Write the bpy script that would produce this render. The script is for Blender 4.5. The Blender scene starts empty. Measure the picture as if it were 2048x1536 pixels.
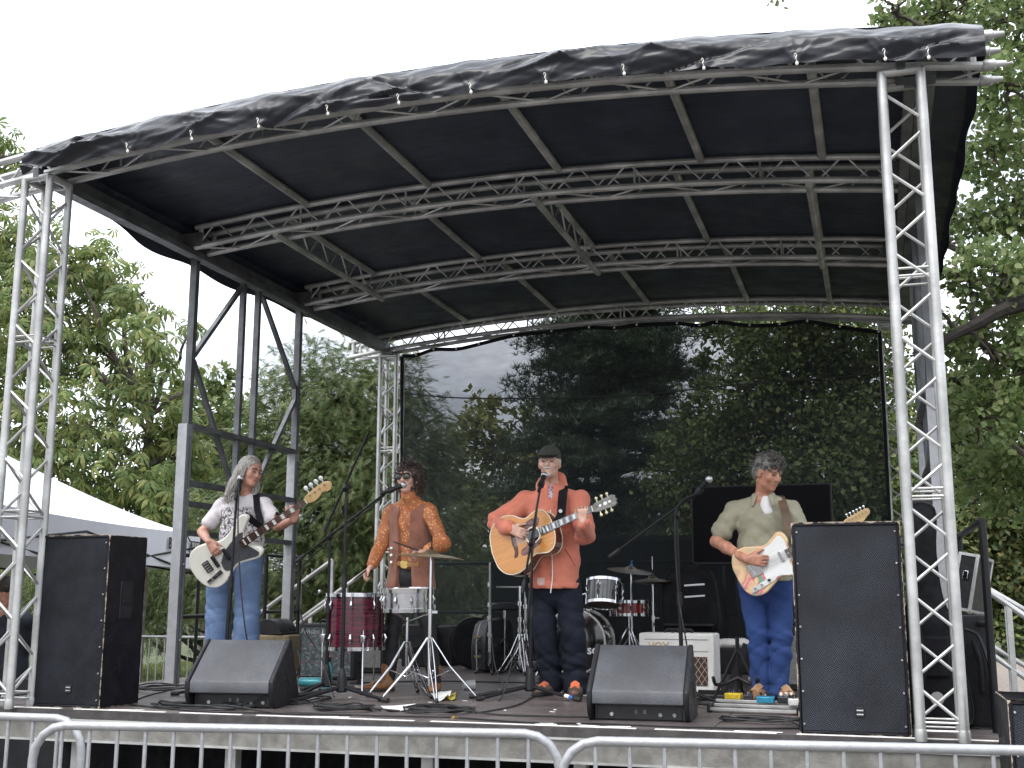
import bpy, bmesh, math, random
import numpy as np
from mathutils import Vector, Matrix, Quaternion
random.seed(7); RNG = np.random.default_rng(7)
V = Vector
R = math.radians
sc = bpy.context.scene
COL = sc.collection

# ------------------------------------------------------------------ camera
S = 0.95                                   # stage deck height above the ground
CAM = V((5.228, -6.285, S + 0.687)); YAW = 0.3002; PITCH = 0.1825; ROLL = 0.0019; FPX = 2321.7
_f = V((-math.sin(YAW)*math.cos(PITCH), math.cos(YAW)*math.cos(PITCH), math.sin(PITCH)))
_r0 = V((math.cos(YAW), math.sin(YAW), 0)); _u0 = _r0.cross(_f)
_r = _r0*math.cos(ROLL) + _u0*math.sin(ROLL); _u = _u0*math.cos(ROLL) - _r0*math.sin(ROLL)
cd = bpy.data.cameras.new('camera'); cam = bpy.data.objects.new('camera', cd); COL.objects.link(cam)
cam.matrix_world = Matrix(((_r.x, _u.x, -_f.x, CAM.x), (_r.y, _u.y, -_f.y, CAM.y), (_r.z, _u.z, -_f.z, CAM.z), (0, 0, 0, 1)))
cd.sensor_width = 36; cd.lens = FPX/2048*36; cd.clip_start = 0.05; cd.clip_end = 2000
sc.camera = cam

def at(px, py, Y=None, X=None, Z=None):
    """survey helper: where the sight line through a photo pixel meets the plane Y=, X= or Z="""
    d = _f + _r*((px-1024)/FPX) + _u*((768-py)/FPX)
    if Y is not None: t = (Y-CAM.y)/d.y
    elif X is not None: t = (X-CAM.x)/d.x
    else: t = (Z-CAM.z)/d.z
    return CAM + d*t

# ------------------------------------------------------------------ world, sun, exposure
SUN_EL, SUN_AZ = R(52), R(200)             # high, veiled sun over the audience's left shoulder
w = bpy.data.worlds.new('World'); sc.world = w; w.use_nodes = True
nt = w.node_tree; nt.nodes.clear()
def N(tree, t, **kw):
    n = tree.nodes.new(t)
    for k, v in kw.items(): setattr(n, k, v)
    return n
out = N(nt, 'ShaderNodeOutputWorld'); bg = N(nt, 'ShaderNodeBackground')
sky = N(nt, 'ShaderNodeTexSky', sky_type='NISHITA', sun_disc=False)
sky.sun_elevation = SUN_EL; sky.sun_rotation = SUN_AZ; sky.dust_density = 4; sky.air_density = 1.2
tc = N(nt, 'ShaderNodeTexCoord'); sx = N(nt, 'ShaderNodeSeparateXYZ'); nt.links.new(tc.outputs['Generated'], sx.inputs[0])
mr = N(nt, 'ShaderNodeMapRange'); mr.inputs[1].default_value = 0; mr.inputs[2].default_value = 1
mr.inputs[3].default_value = 6.2; mr.inputs[4].default_value = 13.6            # overcast dome: zenith brighter than horizon
nt.links.new(sx.outputs[2], mr.inputs[0])
cl = N(nt, 'ShaderNodeTexNoise'); cl.inputs['Scale'].default_value = 3.2; cl.inputs['Detail'].default_value = 6; cl.inputs['Roughness'].default_value = 0.55
mp = N(nt, 'ShaderNodeMapping'); mp.inputs['Scale'].default_value = (1, 1, 2.6); nt.links.new(tc.outputs['Generated'], mp.inputs[0]); nt.links.new(mp.outputs[0], cl.inputs[0])
cr = N(nt, 'ShaderNodeValToRGB'); cr.color_ramp.elements[0].position = 0.36; cr.color_ramp.elements[1].position = 0.58
cr.color_ramp.elements[0].color = (0.40, 0.43, 0.485, 1); cr.color_ramp.elements[1].color = (0.955, 0.99, 1.05, 1)
nt.links.new(cl.outputs[0], cr.inputs[0])
vm = N(nt, 'ShaderNodeVectorMath', operation='SCALE'); nt.links.new(cr.outputs[0], vm.inputs[0]); nt.links.new(mr.outputs[0], vm.inputs['Scale'])
mx = N(nt, 'ShaderNodeMix', data_type='RGBA'); mx.inputs[0].default_value = 0.92
nt.links.new(sky.outputs[0], mx.inputs[6]); nt.links.new(vm.outputs[0], mx.inputs[7])
nt.links.new(mx.outputs[2], bg.inputs[0]); bg.inputs[1].default_value = 0.10
nt.links.new(bg.outputs[0], out.inputs[0])
sd = bpy.data.lights.new('sun', 'SUN'); sun = bpy.data.objects.new('sun', sd); COL.objects.link(sun)
sd.energy = 0.8; sd.angle = R(35); sd.color = (1, 0.97, 0.93)
_sdir = V((math.sin(SUN_AZ)*math.cos(SUN_EL), math.cos(SUN_AZ)*math.cos(SUN_EL), math.sin(SUN_EL)))
sun.rotation_euler = _sdir.to_track_quat('Z', 'Y').to_euler(); sun.location = _sdir*40
vs = sc.view_settings
vs.view_transform = 'Standard'; vs.look = 'None'; vs.gamma = 1; vs.use_curve_mapping = False; vs.exposure = 1.72
sc.render.engine = 'CYCLES'; sc.cycles.use_denoising = True; sc.cycles.max_bounces = 8; sc.cycles.transparent_max_bounces = 12
sc.cycles.sample_clamp_indirect = 4

# ------------------------------------------------------------------ materials
MATS = {}
def mat(name, col, rough=0.6, metal=0.0, var=0.18, scale=6.0, bump=0.0, bscale=80.0, col2=None, lo=0.42, hi=0.62, world=False, spec=None, coat=0.0, sheen=0.0, rvar=0.12, stretch=(1, 1, 1)):
    if name in MATS: return MATS[name]
    m = bpy.data.materials.new(name); m.use_nodes = True; t = m.node_tree; b = t.nodes['Principled BSDF']
    tc = N(t, 'ShaderNodeNewGeometry') if world else N(t, 'ShaderNodeTexCoord')
    co = tc.outputs['Position'] if world else tc.outputs['Object']
    mp = N(t, 'ShaderNodeMapping'); mp.inputs['Scale'].default_value = stretch; t.links.new(co, mp.inputs[0]); co = mp.outputs[0]
    n1 = N(t, 'ShaderNodeTexNoise'); n1.inputs['Scale'].default_value = scale; n1.inputs['Detail'].default_value = 5; n1.inputs['Roughness'].default_value = 0.6
    t.links.new(co, n1.inputs['Vector'])
    rp = N(t, 'ShaderNodeValToRGB'); rp.color_ramp.elements[0].position = lo; rp.color_ramp.elements[1].position = hi
    c = V(col); c2 = V(col2) if col2 else c*(1+var); c1 = c if col2 else c*(1-var)
    rp.color_ramp.elements[0].color = (*c1, 1); rp.color_ramp.elements[1].color = (*c2, 1)
    t.links.new(n1.outputs[0], rp.inputs[0]); t.links.new(rp.outputs[0], b.inputs['Base Color'])
    b.inputs['Metallic'].default_value = metal
    rr = N(t, 'ShaderNodeMapRange'); rr.inputs[1].default_value = 0.3; rr.inputs[2].default_value = 0.7
    rr.inputs[3].default_value = max(0.03, rough-rvar); rr.inputs[4].default_value = min(1, rough+rvar)
    n2 = N(t, 'ShaderNodeTexNoise'); n2.inputs['Scale'].default_value = scale*2.3; n2.inputs['Detail'].default_value = 4; t.links.new(co, n2.inputs['Vector'])
    t.links.new(n2.outputs[0], rr.inputs[0]); t.links.new(rr.outputs[0], b.inputs['Roughness'])
    if spec is not None: b.inputs['Specular IOR Level'].default_value = spec
    if coat: b.inputs['Coat Weight'].default_value = coat; b.inputs['Coat Roughness'].default_value = 0.08
    if sheen: b.inputs['Sheen Weight'].default_value = sheen
    if bump:
        n3 = N(t, 'ShaderNodeTexNoise'); n3.inputs['Scale'].default_value = bscale; n3.inputs['Detail'].default_value = 3; t.links.new(co, n3.inputs['Vector'])
        bp = N(t, 'ShaderNodeBump'); bp.inputs['Strength'].default_value = bump; bp.inputs['Distance'].default_value = 0.01
        t.links.new(n3.outputs[0], bp.inputs['Height']); t.links.new(bp.outputs[0], b.inputs['Normal'])
    MATS[name] = m; return m
def leaf_mat(name, c1, c2, c3, trans=0.35, rough=0.55):
    m = bpy.data.materials.new(name); m.use_nodes = True; t = m.node_tree; t.nodes.clear()
    o = N(t, 'ShaderNodeOutputMaterial'); g = N(t, 'ShaderNodeNewGeometry')
    rp = N(t, 'ShaderNodeValToRGB'); e = rp.color_ramp.elements; e[0].color = (*c1, 1); e[1].color = (*c3, 1); e[1].position = 0.97
    k = e.new(0.55); k.color = (*c2, 1)
    t.links.new(g.outputs['Random Per Island'], rp.inputs[0])
    n1 = N(t, 'ShaderNodeTexNoise'); n1.inputs['Scale'].default_value = 0.9; n1.inputs['Detail'].default_value = 3; t.links.new(g.outputs['Position'], n1.inputs['Vector'])
    hs = N(t, 'ShaderNodeHueSaturation'); mr2 = N(t, 'ShaderNodeMapRange'); mr2.inputs[1].default_value = 0.3; mr2.inputs[2].default_value = 0.7; mr2.inputs[3].default_value = 0.75; mr2.inputs[4].default_value = 1.25
    t.links.new(n1.outputs[0], mr2.inputs[0]); t.links.new(mr2.outputs[0], hs.inputs['Value']); t.links.new(rp.outputs[0], hs.inputs['Color'])
    p = N(t, 'ShaderNodeBsdfPrincipled'); p.inputs['Roughness'].default_value = rough; p.inputs['Specular IOR Level'].default_value = 0.35
    tr = N(t, 'ShaderNodeBsdfTranslucent'); mx = N(t, 'ShaderNodeMixShader'); mx.inputs[0].default_value = trans
    t.links.new(hs.outputs[0], p.inputs['Base Color']); t.links.new(hs.outputs[0], tr.inputs[0])
    t.links.new(p.outputs[0], mx.inputs[1]); t.links.new(tr.outputs[0], mx.inputs[2]); t.links.new(mx.outputs[0], o.inputs[0])
    MATS[name] = m; return m

ALU = mat('aluminium', (0.40, 0.40, 0.39), 0.45, 0.6, 0.2, 3, 0.15, 40, world=True)
ALUD = mat('aluminium_dull', (0.40, 0.40, 0.39), 0.5, 0.5, 0.25, 3, 0.15, 40, world=True)
GALV = mat('galvanised_steel', (0.32, 0.325, 0.335), 0.5, 0.55, 0.07, 14, 0.2, 50, world=True)
STEELD = mat('grey_painted_steel', (0.10, 0.105, 0.11), 0.5, 0.3, 0.25, 5, 0.1, 60, world=True)
CHROME = mat('chrome', (0.58, 0.58, 0.60), 0.16, 1.0, 0.05, 10, rvar=0.06)
BLKMET = mat('black_metal', (0.010, 0.010, 0.012), 0.45, 0.2, 0.3, 8, spec=.3)
BLKPLA = mat('black_plastic', (0.012, 0.012, 0.0145), 0.5, 0.0, 0.25, 10, 0.15, 150, spec=.3)
BLKFAB = mat('black_fabric', (0.009, 0.009, 0.011), 0.85, 0.0, 0.3, 8, 0.3, 120, spec=.2)
RUBBER = mat('black_rubber', (0.012, 0.012, 0.013), 0.6, 0, 0.3, 10)
WHITEP = mat('white_paint', (0.75, 0.74, 0.71), 0.5, 0, 0.08, 5)

# ------------------------------------------------------------------ geometry helpers
RM = {}
def _link(o, parent=None):
    COL.objects.link(o)
    if parent is not None:
        o.parent = parent
    return o
def root_matrix(o): return RM.get(o.name, Matrix.Identity(4)) if o is not None else Matrix.Identity(4)
def tag(o, label=None, cat=None, group=None, kind=None):
    if label: o['label'] = label
    if cat: o['category'] = cat
    if group: o['group'] = group
    if kind: o['kind'] = kind
    return o
def thing(name, label, cat, loc=(0, 0, 0), rz=0.0, group=None, M=None):
    o = bpy.data.objects.new(name, None); COL.objects.link(o); o.empty_display_size = 0.2
    if M is None: M = Matrix.Translation(V(loc)) @ Matrix.Rotation(rz, 4, 'Z')
    o.matrix_world = M; RM[o.name] = M.copy()
    return tag(o, label, cat, group)
def frame(o, x, y, z):
    return Matrix(((x.x, y.x, z.x, o.x), (x.y, y.y, z.y, o.y), (x.z, y.z, z.z, o.z), (0, 0, 0, 1)))
def axis_matrix(p, q):
    p = V(p); d = V(q)-p
    return Matrix.Translation(p) @ d.to_track_quat('Z', 'Y').to_matrix().to_4x4(), d.length

class MB:
    def __init__(s): s.v = []; s.f = []; s.T = Matrix.Identity(4)
    def add(s, vs, fs):
        k = len(s.v); T = s.T
        s.v += [tuple(T @ V(a)) for a in vs]; s.f += [tuple(i+k for i in f) for f in fs]; return s
    def box(s, c, d, M=None):
        x, y, z = d[0]/2, d[1]/2, d[2]/2; c = V(c)
        p = [V((i*x, j*y, k*z)) for k in (-1, 1) for j in (-1, 1) for i in (-1, 1)]
        if M is not None: p = [M @ a for a in p]
        return s.add([a+c for a in p], [(0, 2, 3, 1), (4, 5, 7, 6), (0, 1, 5, 4), (2, 6, 7, 3), (0, 4, 6, 2), (1, 3, 7, 5)])
    def cyl(s, p, q, r0, r1=None, n=12, cap=True):
        r1 = r0 if r1 is None else r1; M, L = axis_matrix(p, q)
        vs = [M @ V((r*math.cos(2*math.pi*i/n), r*math.sin(2*math.pi*i/n), z)) for z, r in ((0, r0), (L, r1)) for i in range(n)]
        fs = [(i, (i+1) % n, n+(i+1) % n, n+i) for i in range(n)]
        if cap: fs += [tuple(range(n-1, -1, -1)), tuple(range(n, 2*n))]
        return s.add(vs, fs)
    def beam(s, p, q, w, h, up=(0, 0, 1)):
        p, q = V(p), V(q); z = (q-p); L = z.length; z.normalize(); x = V(up).cross(z)
        if x.length < 1e-4: x = V((1, 0, 0))
        x.normalize(); y = z.cross(x); M = frame(p, x, y, z)
        vs = [M @ V((i*w/2, j*h/2, k*L)) for k in (0, 1) for j in (-1, 1) for i in (-1, 1)]
        return s.add(vs, [(0, 2, 3, 1), (4, 5, 7, 6), (0, 1, 5, 4), (2, 6, 7, 3), (0, 4, 6, 2), (1, 3, 7, 5)])
    def tube(s, pts, r, n=6, cap=True, closed=False):
        pts = [V(p) for p in pts]; m = len(pts); rs = r if isinstance(r, (list, tuple)) else [r]*m
        t0 = (pts[1]-pts[0]).normalized(); x = t0.orthogonal().normalized(); rings = []; pt = t0
        for i, p in enumerate(pts):
            if closed: t = pts[(i+1) % m]-pts[i-1]
            else: t = pts[min(i+1, m-1)]-pts[max(i-1, 0)]
            if t.length < 1e-9: t = pt
            t = t.normalized(); x = (pt.rotation_difference(t) @ x); x = (x-t*x.dot(t)).normalized(); pt = t; y = t.cross(x)
            rings.append([p+(x*math.cos(2*math.pi*k/n)+y*math.sin(2*math.pi*k/n))*rs[i] for k in range(n)])
        vs = [v for rg in rings for v in rg]
        fs = [(i*n+k, i*n+(k+1) % n, (i+1)*n+(k+1) % n, (i+1)*n+k) for i in range(m-1) for k in range(n)]
        if closed: fs += [((m-1)*n+k, (m-1)*n+(k+1) % n, (k+1) % n, k) for k in range(n)]
        elif cap: fs += [tuple(range(n-1, -1, -1)), tuple((m-1)*n+k for k in range(n))]
        return s.add(vs, fs)
    def lathe(s, prof, p=(0, 0, 0), q=(0, 0, 1), n=24):
        M, _ = axis_matrix(p, q)
        vs = [M @ V((r*math.cos(2*math.pi*i/n), r*math.sin(2*math.pi*i/n), z)) for r, z in prof for i in range(n)]
        m = len(prof)
        fs = [(a*n+i, a*n+(i+1) % n, (a+1)*n+(i+1) % n, (a+1)*n+i) for a in range(m-1) for i in range(n)]
        if prof[0][0] > 1e-4: fs.append(tuple(range(n-1, -1, -1)))
        if prof[-1][0] > 1e-4: fs.append(tuple((m-1)*n+i for i in range(n)))
        return s.add(vs, fs)
    def prism(s, pts, z0, z1, M=None):
        """outline in the local x,y plane, extruded from z0 to z1"""
        n = len(pts); vs = [V((a[0], a[1], z)) for z in (z0, z1) for a in pts]
        if M is not None: vs = [M @ v for v in vs]
        return s.add(vs, [(i, (i+1) % n, n+(i+1) % n, n+i) for i in range(n)] + [tuple(range(n-1, -1, -1)), tuple(range(n, 2*n))])
    def ball(s, c, r, n=12, m=8, M=None):
        r = V(r) if hasattr(r, '__len__') else V((r, r, r)); c = V(c); vs = []; fs = []
        for j in range(m+1):
            a = math.pi*j/m
            for i in range(n):
                v = V((math.sin(a)*math.cos(2*math.pi*i/n)*r.x, math.sin(a)*math.sin(2*math.pi*i/n)*r.y, -math.cos(a)*r.z))
                vs.append((M @ v if M is not None else v)+c)
        for j in range(m):
            for i in range(n): fs.append((j*n+i, j*n+(i+1) % n, (j+1)*n+(i+1) % n, (j+1)*n+i))
        return s.add(vs, fs)
    def build(s, name, material, parent=None, world=False, smooth=35, bevel=0.0, kind=None):
        me = bpy.data.meshes.new(name); vs = s.v
        if world and parent is not None:
            I = root_matrix(parent).inverted(); vs = [tuple(I @ V(v)) for v in vs]
        me.from_pydata(vs, [], s.f); me.validate(clean_customdata=False)
        bm = bmesh.new(); bm.from_mesh(me); bmesh.ops.remove_doubles(bm, verts=bm.verts, dist=1e-5); bmesh.ops.recalc_face_normals(bm, faces=bm.faces)
        if smooth:
            for f in bm.faces: f.smooth = True
            for e in bm.edges:
                if len(e.link_faces) == 2 and e.calc_face_angle(0) > R(smooth): e.smooth = False
        bm.to_mesh(me); bm.free()
        me.materials.append(material)
        o = bpy.data.objects.new(name, me); _link(o, parent); RM[o.name] = root_matrix(parent)
        if bevel:
            b = o.modifiers.new('bevel', 'BEVEL'); b.width = bevel; b.segments = 2; b.limit_method = 'ANGLE'; b.angle_limit = R(40)
        if kind: o['kind'] = kind
        return o

UNIT = {}
def unit_cyl(material, n):
    k = (material.name, n)
    if k not in UNIT:
        mb = MB(); mb.cyl((0, 0, 0), (0, 0, 1), 1, 1, n); o = mb.build('tube_mesh', material); UNIT[k] = o.data; bpy.data.objects.remove(o)
    return UNIT[k]
def unit_box(material):
    k = (material.name, 'box')
    if k not in UNIT:
        mb = MB(); mb.box((0, 0, 0.5), (1, 1, 1)); o = mb.build('bar_mesh', material); UNIT[k] = o.data; bpy.data.objects.remove(o)
    return UNIT[k]
def bar(name, p, q, r, material, parent, n=10, world=True):
    """one straight round bar; alike bars share one mesh"""
    M, L = axis_matrix(p, q)
    o = bpy.data.objects.new(name, unit_cyl(material, n)); _link(o, parent)
    M = M @ Matrix.Diagonal((r, r, L, 1))
    o.matrix_basis = (root_matrix(parent).inverted() @ M) if world else M
    return o
def rect_bar(name, p, q, w, h, material, parent, up=(0, 0, 1), world=True):
    p, q = V(p), V(q); z = q-p; L = z.length; z.normalize(); x = V(up).cross(z)
    if x.length < 1e-4: x = V((1, 0, 0))
    x.normalize(); M = frame(p, x, z.cross(x), z) @ Matrix.Diagonal((w, h, L, 1))
    o = bpy.data.objects.new(name, unit_box(material)); _link(o, parent)
    o.matrix_basis = (root_matrix(parent).inverted() @ M) if world else M
    return o
def spline(pts, n=8):
    """Catmull-Rom through the points"""
    P = [V(p) for p in pts]; P = [P[0]*2-P[1]] + P + [P[-1]*2-P[-2]]; o = []
    for i in range(1, len(P)-2):
        a, b, c, d = P[i-1:i+3]
        for k in range(n):
            t = k/n; o.append(0.5*((2*b)+(c-a)*t+(2*a-5*b+4*c-d)*t*t+(3*b-a-3*c+d)*t**3))
    o.append(P[-2]); return o
def np_mesh(name, verts, faces, material, parent=None, smooth=True, world=False, kind=None):
    """verts (N,3), faces (M,k) numpy, k = 3 or 4"""
    if world and parent is not None:
        I = np.array(root_matrix(parent).inverted()); verts = verts @ I[:3, :3].T + I[:3, 3]
    me = bpy.data.meshes.new(name); k = faces.shape[1]
    me.vertices.add(len(verts)); me.vertices.foreach_set('co', np.asarray(verts, np.float32).ravel())
    me.loops.add(faces.size); me.loops.foreach_set('vertex_index', np.asarray(faces, np.int32).ravel())
    me.polygons.add(len(faces)); me.polygons.foreach_set('loop_start', np.arange(0, faces.size, k, dtype=np.int32))
    me.polygons.foreach_set('use_smooth', np.full(len(faces), smooth))
    me.update(calc_edges=True); me.materials.append(material)
    o = bpy.data.objects.new(name, me); _link(o, parent); RM[o.name] = root_matrix(parent)
    if kind: o['kind'] = kind
    return o
def text_mesh(name, txt, size, material, parent, M, depth=0.002, align='CENTER', shear=0.0, sx=1.0, bold=0.0):
    cu = bpy.data.curves.new(name, 'FONT'); cu.body = txt; cu.size = size; cu.extrude = depth; cu.align_x = align; cu.align_y = 'CENTER'; cu.shear = shear; cu.offset = bold
    t = bpy.data.objects.new('tmp', cu); COL.objects.link(t)
    dg = bpy.context.evaluated_depsgraph_get(); me = bpy.data.meshes.new_from_object(t.evaluated_get(dg)); bpy.data.objects.remove(t)
    me.name = name; me.transform(Matrix.Diagonal((sx, 1, 1, 1))); me.materials.clear(); me.materials.append(material)
    o = bpy.data.objects.new(name, me); _link(o, parent); o.matrix_basis = root_matrix(parent).inverted() @ M
    return o
# ================================================================== SETTING
W, A, HT = 5.40, 0.20, S + 3.505            # tower spacing, chord spacing, tower top
# ---- ground
def ground_mat():
    m = bpy.data.materials.new('grass_ground'); m.use_nodes = True; t = m.node_tree; b = t.nodes['Principled BSDF']
    g = N(t, 'ShaderNodeNewGeometry')
    n1 = N(t, 'ShaderNodeTexNoise'); n1.inputs['Scale'].default_value = 0.35; n1.inputs['Detail'].default_value = 6
    n2 = N(t, 'ShaderNodeTexNoise'); n2.inputs['Scale'].default_value = 9; n2.inputs['Detail'].default_value = 5
    for n in (n1, n2): t.links.new(g.outputs['Position'], n.inputs['Vector'])
    r1 = N(t, 'ShaderNodeValToRGB'); r1.color_ramp.elements[0].color = (0.055, 0.072, 0.028, 1); r1.color_ramp.elements[1].color = (0.095, 0.118, 0.045, 1)
    r1.color_ramp.elements[0].position = 0.35; r1.color_ramp.elements[1].position = 0.65
    r2 = N(t, 'ShaderNodeValToRGB'); r2.color_ramp.elements[0].color = (0.6, 0.6, 0.6, 1); r2.color_ramp.elements[1].color = (1.3, 1.25, 1.2, 1)
    r2.color_ramp.elements[0].position = 0.35; r2.color_ramp.elements[1].position = 0.65
    mu = N(t, 'ShaderNodeMix', data_type='RGBA', blend_type='MULTIPLY'); mu.inputs[0].default_value = 1
    t.links.new(n1.outputs[0], r1.inputs[0]); t.links.new(n2.outputs[0], r2.inputs[0]); t.links.new(r1.outputs[0], mu.inputs[6]); t.links.new(r2.outputs[0], mu.inputs[7])
    n4 = N(t, 'ShaderNodeTexNoise'); n4.inputs['Scale'].default_value = 0.8; n4.inputs['Detail'].default_value = 8; t.links.new(g.outputs['Position'], n4.inputs['Vector'])
    sp = N(t, 'ShaderNodeSeparateXYZ'); t.links.new(g.outputs['Position'], sp.inputs[0]); wy = N(t, 'ShaderNodeMapRange'); wy.inputs[1].default_value = 4; wy.inputs[2].default_value = -1; wy.inputs[3].default_value = -.32; wy.inputs[4].default_value = .28; t.links.new(sp.outputs[1], wy.inputs[0])
    ad = N(t, 'ShaderNodeMath', operation='ADD'); t.links.new(n4.outputs[0], ad.inputs[0]); t.links.new(wy.outputs[0], ad.inputs[1]); wr = N(t, 'ShaderNodeMapRange'); wr.inputs[1].default_value = .42; wr.inputs[2].default_value = .62; t.links.new(ad.outputs[0], wr.inputs[0])
    bounce_grey = N(t, 'ShaderNodeMix', data_type='RGBA'); t.links.new(wr.outputs[0], bounce_grey.inputs[0]); t.links.new(mu.outputs[2], bounce_grey.inputs[6]); bounce_grey.inputs[7].default_value = (.17, .16, .145, 1)   # unseen foreground greyed to cut green bounce and brighten the roof underside
    t.links.new(bounce_grey.outputs[2], b.inputs['Base Color']); b.inputs['Roughness'].default_value = 0.9
    n3 = N(t, 'ShaderNodeTexNoise'); n3.inputs['Scale'].default_value = 40; t.links.new(g.outputs['Position'], n3.inputs['Vector'])
    bp = N(t, 'ShaderNodeBump'); bp.inputs['Strength'].default_value = 0.8; bp.inputs['Distance'].default_value = 0.05; t.links.new(n3.outputs[0], bp.inputs['Height']); t.links.new(bp.outputs[0], b.inputs['Normal'])
    return m
mb = MB(); n = 40; L = 400
xs = [math.copysign(abs(i/n)**2.2, i)*L for i in range(-n, n+1)]
mb.v = [(x, y, 0.0 if abs(x) < 30 and -20 < y < 30 else 0.25*math.sin(x*.05)*math.sin(y*.04)) for y in xs for x in xs]
m1 = 2*n+1; mb.f = [(j*m1+i, j*m1+i+1, (j+1)*m1+i+1, (j+1)*m1+i) for j in range(2*n) for i in range(2*n)]
o = mb.build('ground', ground_mat()); o['kind'] = 'structure'; o['label'] = 'park lawn around and beneath the stage'
# gravel path with leaf litter to the right
PATHM = mat('gravel_path', (0.16, 0.13, 0.11), 0.9, 0, 0, 14, 0.6, 60, col2=(0.27, 0.23, 0.19), world=True)
mb = MB(); pts = [(7.5, 1.0), (9.5, 1.0), (10.5, 12), (14, 18.5), (60, 24), (60, 33), (12, 28.5), (5, 27), (-2, 30), (-2, 24.5), (5, 21), (7.8, 16)]
mb.add([(a, b, 0.006) for a, b in pts], [tuple(range(len(pts)))])
o = mb.build('gravel_path', PATHM); o['kind'] = 'structure'; o['label'] = 'brown gravel path to the right of the stage'

# ---- stage platform
DECK = mat('deck_ply', (0.075, 0.061, 0.059), 0.40, 0, 0, 3.5, 0.25, 90, col2=(0.135, 0.114, 0.110), world=True, lo=0.35, hi=0.7)
st = thing('stage_platform', 'raised stage platform of brown panels with aluminium front edge', 'stage', (2.7, 3.1, 0))
DX0, DX1 = -0.62, 6.0
rows = [(0.055, 2.10), (2.112, 4.38), (4.392, 6.35)]
for j, (y0, y1) in enumerate(rows):
    k = 4 if j != 1 else 3
    for i in range(k):
        x0 = DX0 + (DX1-DX0)*i/k + 0.003; x1 = DX0 + (DX1-DX0)*(i+1)/k - 0.003
        mb = MB(); mb.box(((x0+x1)/2, (y0+y1)/2, S-0.0125), (x1-x0, y1-y0, 0.025)); mb.build('deck_panel', DECK, st, True, bevel=0.002)
for y in (2.106, 4.386):
    rect_bar('joint_strip', (DX0, y, S-0.008), (DX1, y, S-0.008), 0.009, 0.012, ALU, st)
rect_bar('ply_edge', (DX0, 0.028, S-0.022), (DX1, 0.028, S-0.022), 0.052, 0.044, mat('ply_edge_dark', (0.04, 0.035, 0.034), 0.6, 0, 0.3, 12, world=True), st)
rect_bar('edge_beam', (DX0, 0.035, S-0.115), (DX1, 0.035, S-0.115), 0.05, 0.14, mat('weathered_aluminium', (0.12, 0.115, 0.103), 0.5, 0.2, 0, 7, 0.2, 60, col2=(0.19, 0.184, 0.168), world=True), st)
rect_bar('beam_lip', (DX0, 0.004, S-0.179), (DX1, 0.004, S-0.179), 0.014, 0.012, ALU, st)
rect_bar('beam_lip', (DX0, 0.004, S-0.056), (DX1, 0.004, S-0.056), 0.014, 0.012, ALU, st)
for x in (DX0+0.02, DX1-0.02): rect_bar('side_beam', (x, 0.09, S-0.10), (x, 6.3, S-0.10), 0.04, 0.12, ALUD, st)
for x in (0.35, 1.45, 2.72, 3.62, 4.75, 5.75):
    for y in (0.22, 2.1, 4.4):
        rect_bar('support_leg', (x, y, 0), (x, y, S-0.05), 0.07, 0.07, ALUD, st)
TAPE = mat('white_tape', (0.70, 0.68, 0.64), 0.6, 0, 0, 30, col2=(0.82, 0.81, 0.78), world=True)
mb = MB(); rr = random.Random(3); x = -0.1
while x < 5.9:
    l = rr.uniform(0.25, 0.9); mb.box((x+l/2, 0.075+rr.uniform(-.004, .004), S+0.0025), (l, 0.030, 0.003), Matrix.Rotation(rr.uniform(-.006, .006), 3, 'Z')); x += l+rr.choice((0.0, 0.0, 0.03, 0.1))
mb.build('edge_tape', TAPE, st, True, smooth=0)
for px, py, l, a in ((235, 1424, .22, 12), (640, 1437, .16, 14), (665, 1438, .14, 16), (1080, 1455, .12, 10), (1180, 1457, .18, -12), (1225, 1455, .2, 14), (1490, 1470, .14, 3), (1530, 1471, .16, -5), (1090, 1448, .10, 0), (1160, 1448, .07, 90)):
    p = at(px, py, Z=S); mb = MB(); mb.box((p.x, max(p.y, 0.10), S+0.0055), (l, 0.022, 0.002), Matrix.Rotation(R(a), 3, 'Z')); mb.build('tape_strip', TAPE, st, True, smooth=0)
for px, py in ((1010, 1421), (1105, 1424), (860, 1405), (700, 1395), (930, 1402), (1000, 1380), (1460, 1400), (1110, 1420), (1250, 1400)):
    p = at(px, py, Z=S); mb = MB(); mb.box((p.x, p.y, S+0.002), (rr.uniform(.02, .05), .014, .002), Matrix.Rotation(rr.uniform(0, 3), 3, 'Z')); mb.build('tape_scrap', TAPE, st, True, smooth=0)
# trailer chassis below the deck
ch = thing('trailer_chassis', 'dark trailer chassis with wheels beneath the stage deck', 'trailer', (2.7, 3.2, 0))
for y in (2.5, 4.0): rect_bar('chassis_beam', (-0.4, y, 0.62), (5.8, y, 0.62), 0.09, 0.2, BLKMET, ch)
for x in (0.2, 1.6, 3.0, 4.4, 5.6): rect_bar('cross_member', (x, 2.2, 0.62), (x, 4.3, 0.62), 0.08, 0.1, BLKMET, ch)
for x in (2.0, 2.75):
    for y in (2.35, 4.15):
        mb = MB(); mb.lathe([(0.10, -0.085), (0.27, -0.09), (0.305, -0.06), (0.305, 0.06), (0.27, 0.09), (0.10, 0.085)], (x, y, 0.306), (x, y+1, 0.306), 24); wh = mb.build('wheel', RUBBER, ch, True)
        mb = MB(); mb.lathe([(0.02, -0.1), (0.15, -0.08), (0.17, -0.092)], (x, y, 0.306), (x, y+1, 0.306), 20); mb.build('rim', ALUD, wh, True)
mb = MB(); mb.box((0.8, 2.6, 0.30), (1.6, 0.7, 0.5)); mb.build('tool_box', BLKMET, ch, True, bevel=0.01)
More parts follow.
